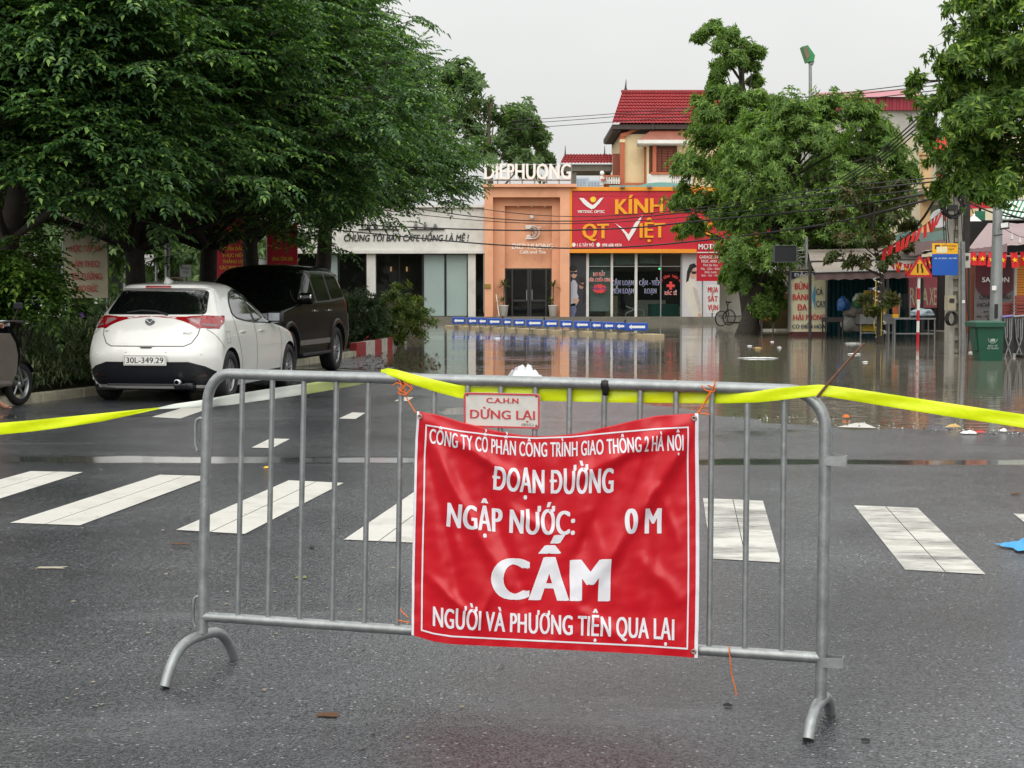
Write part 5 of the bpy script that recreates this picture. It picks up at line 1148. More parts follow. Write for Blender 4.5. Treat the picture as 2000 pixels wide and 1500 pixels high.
pic('printed_face', m_skin, disc(1121, 533, 6.2, 10.5, 16), 2); pic('printed_hair', m_hair, disc(1119.5, 524, 7.6, 6.5, 14), 3); pic('printed_glasses', m_black, [(1114.8, 531), (1127, 531), (1127, 535), (1122, 536), (1120, 533.5), (1117, 537), (1114.8, 535)], 4)
pic('printed_face', m_skin2, disc(1135.5, 556, 5.2, 8.5, 16), 2); pic('printed_hair', m_hair, disc(1135, 547, 6.5, 6, 14), 3); pic('printed_hair', m_hair, [(1140, 548), (1143.5, 556), (1144, 590), (1138, 592), (1140, 566)], 3); pic('printed_glasses', m_black, [(1130, 552), (1141, 556), (1140, 560), (1135, 558), (1131, 557)], 4); pic('printed_hand', m_skin, [(1119, 585), (1128, 581), (1131, 586), (1128, 593), (1120, 592)], 3)
po2 = part('poster_panel', pm('print_pale', (196, 194, 198), .5, var=.06, scale=1), op, 1333, 494, 1400, 622, 74.72, 74.78); po = po2
pic('printed_coat', m_beige, [(1336, 552), (1344, 542), (1356, 546), (1362, 558), (1370, 600), (1370, 618), (1350, 620), (1338, 580)], 1); pic('printed_coat', pm('print_coat_shade', (184, 176, 166), .5), [(1353, 560), (1362, 566), (1370, 602), (1366, 612), (1358, 585)], 2); pic('printed_face', m_skin, disc(1353, 533, 7, 12, 16), 2); pic('printed_hair', m_hair, [(1340, 552), (1342, 530), (1347, 517), (1356, 514), (1362, 521), (1354, 524), (1348, 534), (1345, 548)], 3); pic('printed_hand', m_skin, [(1362, 613), (1369, 611), (1370, 618), (1364, 620)], 3); pic('printed_glasses', m_black, [(1350, 530), (1360, 530), (1360, 534), (1355, 535.5), (1351, 534)], 4)
for x in (1212, 1265, 1316): part('sign_lamp', m_grey, op, x, 362, x + 9, 366, 73.9, 74.4)

# ------------------------------------------------------------------ villa behind
m_tile = pm('red_roof_tile', (156, 58, 62), .6, var=.12, scale=3, dirt=(110, 50, 48), dirt_amt=.4, dirt_scale=1.2); m_cream = pm('cream_render', (222, 202, 160), .8, var=.06, scale=.8, dirt=(170, 150, 112), dirt_amt=.4, dirt_scale=.6); m_terra = pm('terracotta_trim', (176, 98, 66), .7, var=.1); m_shut = pm('brown_shutter', (124, 62, 42), .6, var=.15)
m_eave = pm('eave_dark', (72, 62, 58), .8)
def tile_roof(name, parent, e0, e1, r0, r1, rows, cols):
    """stepped, waved tile courses between eave line e0-e1 and ridge line r0-r1"""
    e0, e1, r0, r1 = map(Vector, (e0, e1, r0, r1)); n = (e1 - e0).cross(r0 - e0).normalized(); pts = []
    if n.y > 0: n = -n
    for i in range(rows * 2):
        v = (i // 2 + (i % 2) * .999) / rows; row = []
        for j in range(cols * 4 + 1):
            u = j / (cols * 4); row.append(e0.lerp(e1, u).lerp(r0.lerp(r1, u), v) + n * (.10 * (1 - (i % 2)) + .035 * math.cos(2 * math.pi * j / 4)))
        pts.append(row)
    return MB().grid(pts, smooth=False).build(name, m_tile, parent)
VY = 95
vl = thing('villa', 'cream villa with steep red tiled roof and brown shutters rising behind the optician', 'house', at(1290, 640, VY))
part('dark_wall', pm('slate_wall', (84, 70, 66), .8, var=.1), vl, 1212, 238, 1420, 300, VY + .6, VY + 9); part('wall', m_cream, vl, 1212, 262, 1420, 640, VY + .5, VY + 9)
tile_roof('roof', vl, at(1195, 242, VY - .3), at(1420, 242, VY - .3), at(1216, 178, VY + 2.2), at(1420, 178, VY + 2.2), 11, 34)
MB().prism([at(1195, 243, VY - .3), at(1216, 178, VY + 2.2), at(1216, 178, VY + 8), at(1195, 243, VY + 9)], (.02, 0, 0)).build('gable', m_tile, vl); part('eave', m_eave, vl, 1196, 243, 1420, 252, VY - .2, VY + 9); part('ridge', m_tile, vl, 1214, 175.5, 1420, 179, VY + 2, VY + 2.5); part('eave_soffit', m_eave, vl, 1196, 250, 1212, 258, VY + .2, VY + 8)
MB().tube([at(1222, 177, VY + 2.2), at(1222, 170, VY + 2.2), at(1223, 155, VY + 2.2)], [.12, .06, .015], 8).build('finial', m_eave, vl)
part('pilaster', m_terra, vl, 1211.5, 262, 1220, 362, VY + .25, VY + .7); part('capital', m_cream, vl, 1210.5, 272, 1221, 278, VY + .2, VY + .7); part('base_band', m_terra, vl, 1180, 357, 1350, 364, VY - .1, VY + .7); part('pilaster', m_terra, vl, 1259, 285, 1265, 360, VY + .2, VY + .7); part('pilaster_cap', m_terra, vl, 1257.5, 284, 1266.5, 289, VY + .15, VY + .7)
arcp = [(1212, 266), (1222, 266), (1232, 260), (1245, 254), (1262, 251), (1330, 249), (1330, 244), (1258, 246), (1240, 250), (1226, 257), (1212, 261)]
flat('arched_cornice', m_terra, vl, arcp, VY + .2, .3)
bayw = part('bay_wall', m_cream, vl, 1264, 284, 1332, 362, VY - .6, VY + .5); part('parapet', m_white, vl, 1264, 340, 1312, 362, VY - .9, VY - .5)
MB().grid([[at(1246, 273, VY - 1.6), at(1345, 273, VY - 1.6)], [at(1275, 252, VY + .3), at(1345, 252, VY + .3)]], False).build('bay_roof', pm('brown_tin', (138, 82, 64), .6, var=.2, scale=2), vl); part('bay_fascia', m_white, vl, 1246, 273, 1345, 280, VY - 1.65, VY - .4); part('bay_soffit', m_white, vl, 1248, 279.5, 1345, 282, VY - 1.5, VY + .3)
MB().tube([at(1275, 253, VY - .2), at(1275, 246, VY - .2), at(1275, 240, VY - .2)], [.09, .12, .02], 8).build('finial', m_eave, vl)
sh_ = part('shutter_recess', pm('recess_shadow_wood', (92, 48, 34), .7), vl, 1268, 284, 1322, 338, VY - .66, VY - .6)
part('bay_column', m_terra, vl, 1275, 283, 1282, 338, VY - .95, VY - .7); part('bay_rail', m_terra, vl, 1272, 336, 1312, 340.5, VY - 1, VY - .5)
for a, b in ((1283, 1291), (1294, 1303), (1305, 1314)):
    for k in range(9): bx(MB(), a, 291 + 5 * k, b, 294.6 + 5 * k, VY - .74, VY - .68).build('louvre', m_shut, sh_)
def balusters(parent, px0, px1, py0, py1, Y, n):
    k = Y / F; h = (py1 - py0) * k
    for i in range(n):
        p = at(px0 + (px1 - px0) * (i + .5) / n, py1, Y); MB().lathe([(.07, 0), (.07, .1 * h), (.05, .15 * h), (.105, .38 * h), (.05, .72 * h), (.07, .85 * h), (.07, h)], 10, Matrix.Translation(p)).build('baluster', m_white, parent)
    part('handrail', m_terra, parent, px0, py0 - 3, px1, py0, Y - .12, Y + .12)
balusters(vl, 1313, 1352, 344, 359, VY - .8, 9); balusters(vl, 1178, 1211, 345, 359, VY - .4, 7); part('newel', m_white, vl, 1171, 343, 1179, 362, VY - .5, VY - .1)
part('shutter_door', m_shut, vl, 1197, 300, 1210, 342, VY + 1.0, VY + 1.1)
MB().lathe([(.15 * math.sin(k * math.pi / 8), -.15 * math.cos(k * math.pi / 8)) for k in range(9)], 14, Matrix.Translation(at(1176, 338, VY - .3))).build('globe_lamp', m_wlet, vl)
an = thing('roof_pavilion', 'small red tiled roof pavilion between the villa and the roof letters', 'house', at(1140, 640, VY + 2))
tile_roof('roof', an, at(1094, 321, VY + 1), at(1196, 321, VY + 1), at(1104, 301, VY + 3), at(1196, 301, VY + 3), 5, 16)
part('beam', m_conc, an, 1096, 321, 1196, 334, VY + 1.3, VY + 5); part('post', m_conc, an, 1117, 333, 1125, 640, VY + 1.5, VY + 2); part('post', m_conc, an, 1184, 333, 1192, 640, VY + 3.5, VY + 4)
for x in (1104, 1181): MB().tube([at(x, 302, VY + 2), at(x, 284, VY + 2)], [.05, .012], 6).build('finial', m_eave, an)
MB().grid([[at(1172, 352, VY - .8), at(1184, 352, VY - .8)], [at(1178, 345, VY), at(1184, 345, VY)]], False).build('lean_to_roof', m_tile, an)
tw_ = pm('hazy_tower', (176, 188, 198), .7, var=.08, scale=.1)  # distance haze is put into the tower's wall and window colours
for a, b, t, Y, lb in ((1124, 1150, 347, 420, 'pale distant apartment block with darker window rows'), (1146, 1176, 352, 380, 'pale blue distant tower seen under the pavilion roof')):
    tt = thing('distant_tower', lb, 'building', at((a + b) / 2, 580, Y)); part('wall', tw_, tt, a, t, b, 580, Y, Y + 20)
    for i in range(4):
        for j in range(3): part('window', pm('hazy_window', (140, 156, 170), .4), tt, a + 3 + 6 * i, t + 3 + 5 * j, a + 6 + 6 * i, t + 5.5 + 5 * j, Y - .2, Y)
tarp = MB().grid([[at(x, 362 - 6 * math.sin((x - 1240) / 34) * (1 if x > 1250 else 0), 77), at(x, 366, 75.3)] for x in range(1190, 1360, 10)]).build('roof_tarp', pm('green_tarp', (66, 120, 110), .6, var=.15)); tag(tarp, 'green tarpaulin lying on the roof behind the red optician sign', 'tarp')

# ------------------------------------------------------------------ right hand background
gb = thing('concrete_building', 'bare grey concrete block with red sheet metal top behind the trees', 'building', at(1700, 620, 84))
m_rawc = pm('stained_concrete', (168, 166, 160), .9, var=.08, scale=.35, dirt=(118, 116, 110), dirt_amt=.6, dirt_scale=.5, bump=.15, bscale=4); m_redm = pm('red_sheet_metal', (142, 42, 56), .5, .2, var=.08, scale=1); m_pinkm = pm('faded_red_roof', (176, 104, 112), .5, .1, var=.08)
part('wall', m_rawc, gb, 1590, 206, 1812, 640, 84, 96)
for x in range(1590, 1800, 7): bx(MB(), x, 189, x + 6.2, 215, 83.7 + .05 * (x % 2), 84.2).build('cladding_sheet', m_redm, gb)
MB().grid([[at(1584, 192, 83.4), at(1803, 187, 83.4)], [at(1592, 181, 92), at(1796, 174, 92)]], False).build('roof', m_pinkm, gb)
cb = thing('cream_shophouse', 'narrow cream shophouse with classical columns and red panels behind the utility pole', 'building', at(1860, 640, 64)); m_peach = pm('peach_trim', (214, 178, 128), .7, var=.08, scale=1)
part('wall', pm('pale_cream', (216, 206, 178), .8, var=.06, scale=.6, dirt=(160, 150, 126), dirt_amt=.4, dirt_scale=.6), cb, 1802, 256, 2060, 660, 64, 76)
for x in (1804, 1890): part('column', m_peach, cb, x, 300, x + 12, 480, 63.7, 64.1); part('capital', m_peach, cb, x - 2, 300, x + 14, 322, 63.6, 64.1)
part('cornice', m_peach, cb, 1800, 294, 2060, 302, 63.5, 64.1); part('red_panel', m_redp, cb, 1814, 262, 1850, 293, 63.85, 64.02); part('window_pane', m_gl, cb, 1830, 314, 1856, 372, 63.9, 63.95); part('window_frame', m_shut, cb, 1828, 312, 1858, 315, 63.85, 63.98)
part('balcony', m_conc, cb, 1800, 372, 1880, 381, 62.8, 64); part('balcony_front', m_redm, cb, 1832, 336, 1880, 372, 62.7, 62.8); part('balcony_bracket', m_peach, cb, 1806, 381, 1816, 392, 63, 64); part('lower_window', m_gl, cb, 1818, 400, 1848, 460, 63.9, 63.95)
# ================================================================== things round the flooded junction
m_steel = pm('dull_steel', (138, 140, 140), .4, .6, var=.15, scale=6); m_rust = pm('dark_steel', (58, 54, 52), .6, .3, var=.25); m_cable = pm('black_cable', (18, 18, 20), .55); m_yel = pm('sign_yellow', (240, 178, 30), .45, var=.05); m_blue = pm('sign_blue', (16, 84, 176), .42, var=.05, scale=2); m_rlet = pm('red_letter', (206, 44, 58), .5); m_cream2 = pm('panel_cream', (226, 222, 186), .55, var=.05, scale=1.5, dirt=(170, 160, 120), dirt_amt=.3)
m_ndark = pm('navy_panel', (38, 44, 84), .5); m_flagred = pm('flag_red', (218, 36, 40), .7, var=.1); m_star = pm('star_yellow', (246, 206, 40), .6); m_sky = pm('sky_blue_print', (74, 164, 214), .5)
def post(name, parent, px, py0, py1, Y, r, mt=None, n=10, px1=None): return MB().tube([at(px, py0, Y), at(px if px1 is None else px1, py1, Y)], r, n).build(name, mt or m_steel, parent)
def panel_sign(name, label, px0, py0, px1, py1, Y, mt, legs=(), th=.06, cat='sign', group=None, leg_to=None):
    g = gp((px0 + px1) / 2, 700); root = thing(name, label, cat, at((px0 + px1) / 2, leg_to or py1, Y), group=group); part('panel', mt, root, px0, py0, px1, py1, Y, Y + th)
    for x in legs: post('leg', root, x, py0 + 5, leg_to, Y + th + .03, .03)
    return root
# ------------------------------------------------------------------ shop signs along the far side
s1 = panel_sign('garage_sign', 'red garage sign with white lines on a pole beside the optician window', 1361, 470, 1412, 549, 66, m_red, (1372,), leg_to=640)
part('rule', m_wlet, s1, 1361.5, 492, 1411.5, 494, 65.97, 66); 
for t_, a, b, y, c in (('MOTO', 1364, 1402, 487, 10.5), ('GARAGE OTO', 1366, 1408, 505, 6), ('TRÚC ANH 2', 1369, 1405, 513, 5.5), ('Thợ Sài Gòn', 1373, 1402, 520, 4.4), ('Máy - Gầm - Điện', 1369, 1406, 527, 4.2), ('Điện Lạnh', 1376, 1400, 533.5, 4.2), ('Sơn - Gò - Hàn', 1370, 1405, 540, 4.2)): lettering(t_, a, b, y, c, 65.98, m_wlet, s1, .02 if c < 10 else .04, 0)
s2 = panel_sign('scrap_sign', 'narrow white scrap metal sign with red words below the garage sign', 1380, 556, 1405, 611, 65, m_wlet, (1391, 1400), leg_to=642)
for t_, a, b, y in (('MUA', 1382.5, 1402.5, 571), ('SẮT', 1382.5, 1402, 589), ('VỤN', 1382.5, 1402.5, 606)): lettering(t_, a, b, y, 10.5, 64.98, m_rlet, s2, .035, 0)
s3 = panel_sign('pho_sign', 'small red noodle soup board with yellow words on the old advertising box', 1483, 583, 1515, 626, 57.6, pm('dark_red_board', (168, 28, 40), .5, var=.08), (1488, 1510), leg_to=648)
lettering('PHỞ', 1484.5, 1513, 603, 12.5, 57.58, m_yel, s3, .03, 0); lettering('BÒ', 1489, 1509, 622.5, 12.5, 57.58, m_yel, s3, .03, 0)
s4 = panel_sign('advert_box', 'faded brownish advertising box standing behind the red noodle board', 1486, 573, 1543, 642, 58.4, pm('faded_print', (112, 98, 64), .6, var=.5, scale=1.2, dirt=(120, 40, 30), dirt_amt=.6, dirt_scale=1), (), th=.6, cat='box')
s5 = panel_sign('noodle_sign', 'tall cream light box listing crab noodle dishes with a navy top', 1543, 529.5, 1615, 648, 50.5, m_cream2, (), th=.18, leg_to=657)
hd_ = [(1544.5, 531), (1613.5, 531), (1613.5, 541)] + [(1613.5 - 69 * k / 10, 541 + 3 - 9 * math.sin(math.pi * k / 10) + 4 * abs(k - 5) / 5) for k in range(1, 10)] + [(1544.5, 545)]
flat('header', m_ndark, s5, hd_, 50.47, .02)
for t_, a, b, y, c, mt, bo in (('ĐẶC SẢN', 1551, 1609, 540, 6.5, m_wlet, .035), ('BÚN', 1552, 1578, 565.5, 12.5, m_rlet, .035), ('BÁNH', 1548, 1584, 586, 11.5, m_rlet, .03), ('ĐA', 1557, 1576, 606, 12, m_rlet, .035), ('HẢI', 1549, 1569, 625, 10.5, m_rlet, .03), ('PHÒNG', 1574, 1611, 625, 10.5, m_rlet, .03), ('CÓ ĐIỀU HÒA', 1547, 1612, 641.5, 7.5, m_ndark, .035), ('CÁ', 1594, 1607, 576, 12, m_ndark, .025), ('CAY', 1594, 1612.5, 600, 12.5, m_ndark, .025)): lettering(t_, a, b, y, c, 50.46, mt, s5, bo, 0, split=True, name='letter')
flat('arrow', m_sky, s5, [(1586, 580), (1592, 556), (1592, 605)], 50.46, .02); part('stand', pm('dark_red_stand', (84, 40, 40), .6), s5, 1546, 648, 1613, 662, 50.4, 50.9)
for x in (1543, 1613.5): part('frame', m_steel, s5, x, 529, x + 1.5, 649, 50.4, 50.7)
# striped sheet fence and yellow crate
fs = thing('sheet_fence', 'fence of blue and white striped plastic sheet by the tree trunk', 'fence', at(1468, 645, 60)); 
for i, x in enumerate(range(1452, 1484, 4)): MB().prism([at(x, 596 - (i % 3), 60 + .1 * (i % 2)), at(x + 4.1, 595 + (i % 3), 60 + .1 * (i % 2)), at(x + 4.1, 646, 60 + .1 * (i % 2)), at(x, 646, 60 + .1 * (i % 2))], (0, .03, 0)).build('stripe', pm(('sheet_white', 'sheet_blue', 'sheet_red')[i % 3], ((178, 178, 180), (92, 104, 136), (150, 104, 104))[i % 3], .6, var=.12), fs)
cr_ = panel_sign('yellow_crate', 'small yellow crate floating beside the striped sheet fence', 1454, 618, 1467, 637, 56.5, m_yel, (), th=.35, cat='crate'); part('slot', m_rust, cr_, 1457, 622, 1464, 625, 56.48, 56.5); part('slot', m_rust, cr_, 1457, 629, 1464, 632, 56.48, 56.5)
# bicycle leaning at the tree
bk_ = thing('bicycle', 'dark old bicycle leaning under the tree beside the scrap sign', 'bicycle', at(1420, 636, 61)); kk = 61 / F
def hoop(c, r, t, n=20): return [c + Vector((r * math.cos(2 * math.pi * k / n) * math.cos(t), r * math.cos(2 * math.pi * k / n) * math.sin(t), r * math.sin(2 * math.pi * k / n))) for k in range(n)]
w1, w2 = at(1424, 620, 61), at(1409, 622, 62.0); mb = MB()
for c in (w1, w2):
    MB().tube(hoop(c, .31, .5), .025, 6, closed=True).build('wheel', c_rub, bk_)
    mb2 = MB(); [mb2.tube([c, q], .004, 3, cap=False) for q in hoop(c, .3, .5, 12)]; mb2.build('spokes', m_steel, bk_)
top_ = w1 + Vector((-.1, .1, .55)); st_ = w2 + Vector((.25, -.25, .55)); mb.tube([w1, w1 + Vector((-.06, .06, .45)), top_ + Vector((0, 0, .12))], .022, 6); mb.tube([w1 + Vector((-.06, .06, .42)), st_ + Vector((0, 0, -.1)), w2], .02, 6); mb.tube([w1 + Vector((-.06, .06, .3)), (w1 + w2) / 2 + Vector((0, 0, -.02)), st_ + Vector((0, 0, .1))], .02, 6); mb.tube([(w1 + w2) / 2, w2], .015, 6); mb.build('frame', m_rust, bk_)
mb = MB(); mb.tube([top_ + Vector((-.1, -.25, .16)), top_ + Vector((0, 0, .14)), top_ + Vector((.1, .25, .16))], .018, 6); mb.build('handlebar', m_steel, bk_); MB().bbox(st_.x - .12, st_.x + .12, st_.y - .07, st_.y + .07, st_.z + .1, st_.z + .16, .03).build('saddle', c_rub, bk_)
# loudspeaker-like display panel on bracket
dp = thing('display_panel', 'flat black display panel on a wire bracket in front of the dark tree', 'panel', at(1535, 512, 48)); part('screen', pm('black_screen', (26, 28, 32), .35, var=.1), dp, 1513, 480.5, 1555, 511, 47.9, 48.05); 
for a, b, c, d in ((1511.5, 479, 1556.5, 480.5), (1511.5, 511, 1556.5, 512.5), (1511.5, 480.5, 1513, 511), (1555, 480.5, 1556.5, 511)): part('bezel', pm('panel_bezel', (72, 74, 78), .4), dp, a, b, c, d, 47.86, 48.08)
mb = MB(); mb.tube([at(1575, 462, 48.1), at(1575, 522, 48.1)], .05, 8); mb.tube([at(1556, 490, 48), at(1574, 487, 48.1)], .02, 5); mb.tube([at(1556, 505, 48), at(1574, 500, 48.1)], .02, 5)
for k in range(6): mb.tube([at(1556, 486 + 4 * k, 48), at(1566, 484 + 6 * k, 47.9), at(1574, 476 + 9 * k, 48.1)], .008, 4)
mb.build('bracket', m_steel, dp)

# ------------------------------------------------------------------ noodle stall: awning, corrugated wall, counters
sw = thing('stall_shed', 'teal corrugated metal shed behind the noodle stall awning', 'shed', at(1700, 655, 51.5)); m_teal = pm('teal_sheet', (44, 96, 104), .5, .1, var=.12, scale=2, dirt=(40, 60, 62), dirt_amt=.5)
n_, pts = 92, [[], []]
for j in range(n_ + 1):
    x = 1606 + 200 * j / n_; dy = .05 * math.cos(j * math.pi / 2)
    for r, y in ((0, 532), (1, 662)): pts[r].append(at(x, y, 51.6) + Vector((0, dy, 0)))
MB().grid(pts, False).build('wall_sheet', m_teal, sw); part('door_frame', m_steel, sw, 1731, 545, 1735, 660, 51.3, 51.5); part('shed_roof', m_rust, sw, 1600, 524, 1830, 532, 50.5, 58); part('side_wall', m_teal, sw, 1800, 532, 1806, 662, 51.6, 58); part('side_wall', m_teal, sw, 1606, 532, 1610, 662, 51.8, 58)
aw = thing('stall_awning', 'long taupe fabric awning with brown valance over the noodle stall', 'awning', at(1690, 540, 47)); m_taupe = pm('taupe_canvas', (152, 142, 132), .8, var=.08, scale=1.2, dirt=(110, 100, 92), dirt_amt=.4, dirt_scale=.8); m_val = pm('brown_valance', (92, 74, 72), .8, var=.1)
def cloth_grid(rows, n=24, sag=.03):
    out = []
    for (a, b) in rows:
        out.append([Vector(a).lerp(Vector(b), i / n) + Vector((0, 0, -sag * math.sin(math.pi * i / n) + .015 * math.sin(i * 2.1 + len(out)))) for i in range(n + 1)])
    return out
MB().grid(cloth_grid([(at(1577, 490, 50.6), at(1800, 487, 50.6)), (at(1580, 497, 49.4), at(1800, 496, 49.4)), (at(1582, 512, 47.6), at(1800, 506, 47.6)), (at(1592, 532, 46.0), at(1805, 526, 46.0))])).build('canopy', m_taupe, aw)
vp_ = [[], []]
for i in range(45):
    t = i / 44; x = 1592 + 213 * t; vp_[0].append(at(x, 532.5 - 6 * t, 45.98)); vp_[1].append(at(x - 1, 547 - 4.5 * t + 1.2 * math.cos(i * 1.3), 45.95 + .03 * math.sin(i)))
MB().grid(vp_).build('valance', m_val, aw); MB().tube([at(1592, 532, 45.95), at(1805, 526, 45.95)], .03, 8).build('front_bar', m_steel, aw); MB().tube([at(1577, 491, 50.6), at(1800, 487, 50.6)], .06, 8).build('roller', m_taupe, aw)
post('post', aw, 1582, 510, 664, 46.3, .05, m_rust); post('post', aw, 1801, 505, 664, 46.3, .05, m_rust)
MB().tube([at(1582, 511, 46.3), at(1801, 506, 46.3)], .03, 6).build('beam', m_rust, aw); 
ct = thing('noodle_cabinet', 'yellow noodle stall cabinet with red words behind the lit young tree', 'cabinet', at(1709, 660, 47.8)); part('board', pm('stall_yellow', (196, 166, 50), .5, var=.08), ct, 1688, 567, 1731, 614, 47.7, 47.78); part('blue_header', m_blue, ct, 1696, 561, 1722, 567, 47.7, 47.76); part('counter', m_steel, ct, 1680, 614, 1746, 633, 47.6, 48.6)
lettering('BÚN BÒ', 1690, 1730, 594, 12, 47.68, m_rlet, ct, .03, 0); lettering('HUẾ', 1699, 1724, 612.5, 10, 47.68, m_rlet, ct, .03, 0); lettering('MỜI XƠI', 1698, 1722, 575, 4, 47.68, m_rlet, ct, .01, 0); lettering('MỞ', 1700, 1712, 566, 4, 47.69, m_wlet, ct, .01, 0)
part('lower_box', pm('lower_yellow', (190, 160, 40), .5), ct, 1686, 635, 1715, 647, 47.9, 48.4)
for x in (1681, 1744): post('leg', ct, x, 633, 666, 47.7, .03)
for x in (1681, 1744): post('leg', ct, x, 633, 662, 48.5, .03)
part('lower_rail', m_steel, ct, 1681, 649, 1744, 651.5, 47.68, 47.74)
def lump(name, label, px, py, Y, rx, ry, rz, mt, cat, seed=0, group=None):
    """crumpled sack: a sphere pushed about by folds"""
    c = at(px, py, Y); bm = bmesh.new(); bmesh.ops.create_icosphere(bm, subdivisions=4, radius=1)
    for v in bm.verts:
        p = v.co.copy(); f = 1 + .25 * noise.noise(p * 1.6 + Vector((seed, 0, 0))) + .16 * abs(noise.noise(p * 4 + Vector((seed, 3, 0)))) + .06 * noise.noise(p * 9 + Vector((0, seed, 0)))
        v.co = Vector((p.x * f * rx, p.y * f * ry, max(-.6, p.z) * f * rz)) + c
    mb = MB(); mb.smooth = True; mb.bm(bm); o = mb.build(name, mt); tag(o, label, cat, group); return o
m_bagb = pm('blue_sack', (34, 92, 158), .4, var=.15, scale=4); m_bagg = pm('grey_sack', (128, 126, 120), .5, var=.2, scale=3); m_bagw = pm('white_sack', (202, 204, 202), .4, var=.08, scale=4); m_bagn = pm('green_sack', (40, 120, 84), .45, var=.15)
lump('plastic_sack', 'bright blue plastic sack on the heap left of the noodle cabinet', 1647, 596, 48.4, .2, .2, .26, m_bagb, 'sack', 1); lump('plastic_sack', 'white plastic sack topping the heap beside the noodle cabinet', 1680, 584, 48.6, .22, .2, .2, m_bagw, 'sack', 2); lump('plastic_sack', 'dark green plastic sack in the middle of the stall heap', 1676, 594, 48.3, .18, .18, .15, m_bagn, 'sack', 3)
lump('plastic_sack', 'wide grey sack at the foot of the stall heap', 1670, 608, 48.5, .36, .25, .26, m_bagg, 'sack', 4); lump('plastic_sack', 'long grey sheet of plastic covering the stall heap down to the water', 1670, 632, 48.7, .42, .3, .42, m_bagg, 'sack', 5)
lump('covered_goods', 'pale blue plastic wrapped goods heaped on the steel table', 1800, 612, 45.0, .36, .28, .14, pm('clear_plastic', (150, 166, 172), .3, var=.25, scale=8), 'goods', 6)
def table(name, label, px0, px1, py_top, py_leg, Y, dep, mt, top_h=3, shelf=None):
    root = thing(name, label, 'table', at((px0 + px1) / 2, py_leg, Y)); part('top', mt, root, px0, py_top, px1, py_top + top_h, Y, Y + dep)
    for x in (px0 + 1.5, px1 - 1.5):
        for y in (Y + .06, Y + dep - .06): p, q = at(x, py_top + top_h, Y), at(x, py_leg, Y); MB().tube([Vector((p.x, y, p.z)), Vector((q.x, y, -.15))], .025, 6).build('leg', mt, root)
    if shelf: part('shelf', mt, root, px0 + 3, shelf, px1 - 3, shelf + 2, Y + .05, Y + dep - .05)
    return root
table('steel_table', 'steel framed table carrying plastic wrapped goods beside the striped post', 1747, 1828, 621, 668, 44.6, .8, m_steel, shelf=651); table('dark_table', 'low dark wooden table half under water beside the cream light box', 1612, 1648, 620, 664, 47.4, .6, m_rust, 9); 
gc = thing('glass_cabinet', 'small glass food cabinet with an orange drinks poster', 'cabinet', at(1766, 621, 46.2)); part('glass_box', m_gl, gc, 1757, 574, 1777, 620, 46.1, 46.5); part('drinks_poster', pm('orange_poster', (164, 84, 40), .5, var=.3, scale=6), gc, 1744, 583, 1755, 612, 46.0, 46.06); part('poster_head', m_yel, gc, 1744, 613, 1755, 621, 46.0, 46.06)
for x in (1756, 1777): part('cabinet_post', m_steel, gc, x, 573, x + 1.4, 621, 46.05, 46.12)
cw = panel_sign('carwash_sign', 'pink car wash banner with cream letters behind the striped post', 1775, 541, 1830, 601, 50.0, pm('pink_banner', (206, 110, 120), .6, var=.1), (), th=.03, cat='banner'); lettering('RỬA', 1776.5, 1813, 596, 34, 49.98, m_cream2, cw, .02, 0, split=True, name='letter'); lettering('XE', 1815, 1829, 596, 34, 49.98, m_cream2, cw, .02, 0, split=True, name='letter'); post('pole', cw, 1832, 540, 665, 50.1, .05, m_rust)
# narrow white tarpaulin roof and green tarp above
gt = thing('green_tarp_roof', 'dark green tarpaulin roof sagging behind the flag garland', 'tarp', at(1805, 500, 49)); 
MB().grid(cloth_grid([(at(1768, 452, 50.5), at(1862, 446, 50.5)), (at(1745, 462, 49), at(1858, 458, 49)), (at(1758, 476, 47.4), at(1852, 470, 47.4))], 14, .08)).build('canopy', pm('bottle_green_tarp', (44, 78, 70), .6, var=.2), gt); MB().grid(cloth_grid([(at(1768, 470, 47.2), at(1852, 466, 47.2)), (at(1776, 500, 46.9), at(1852, 482, 46.9))], 12, .05)).build('dark_underside', m_val, gt); MB().grid(cloth_grid([(at(1800, 492, 46.8), at(1856, 478, 46.8)), (at(1808, 486, 47.4), at(1858, 472, 47.4))], 8, .02)).build('pale_edge', m_taupe, gt)  # brown sheet stands in for the dark underside of the tarp roof
post('pole', gt, 1853, 445, 668, 47.2, .04, m_rust); post('pole', gt, 1770, 455, 668, 50.2, .04, m_rust)
dk = thing('stall_shed', 'unlit timber shed between the car wash banner and the concrete pole', 'shed', at(1850, 665, 53)); part('wall', pm('dark_timber', (48, 42, 40), .8, var=.2), dk, 1826, 500, 1900, 665, 53, 57)

# ------------------------------------------------------------------ traffic warning sign
ws = thing('warning_sign', 'yellow triangular road narrows sign with red border on a red and white post', 'traffic sign', at(1795, 669, 43)); YW = 42.9
def tri(cx, top, bot, hw_): return [(cx, top), (cx + hw_, bot), (cx - hw_, bot)]
MB().prism([at(x, y, YW) for x, y in rounded([(1796.5, 497), (1823, 541), (1769.5, 541)], 5)], (0, .02, 0)).build('red_border', m_red, ws); MB().prism([at(x, y, YW - .006) for x, y in rounded([(1796.5, 505.5), (1816, 537), (1777, 537)], 3)], (0, .006, 0)).build('yellow_field', m_yel, ws)
MB().prism([at(x, y, YW - .012) for x, y in ((1791, 515), (1794, 515), (1794, 533), (1791, 533))], (0, .006, 0)).build('symbol_bar', m_black, ws); MB().prism([at(x, y, YW - .012) for x, y in ((1800, 533), (1800, 526), (1798.6, 523), (1798.6, 515), (1801.6, 515), (1801.6, 522), (1803.6, 526), (1803.6, 533))], (0, .006, 0)).build('symbol_bar', m_black, ws)
ys = [541, 563, 585, 606, 627, 649, 676]
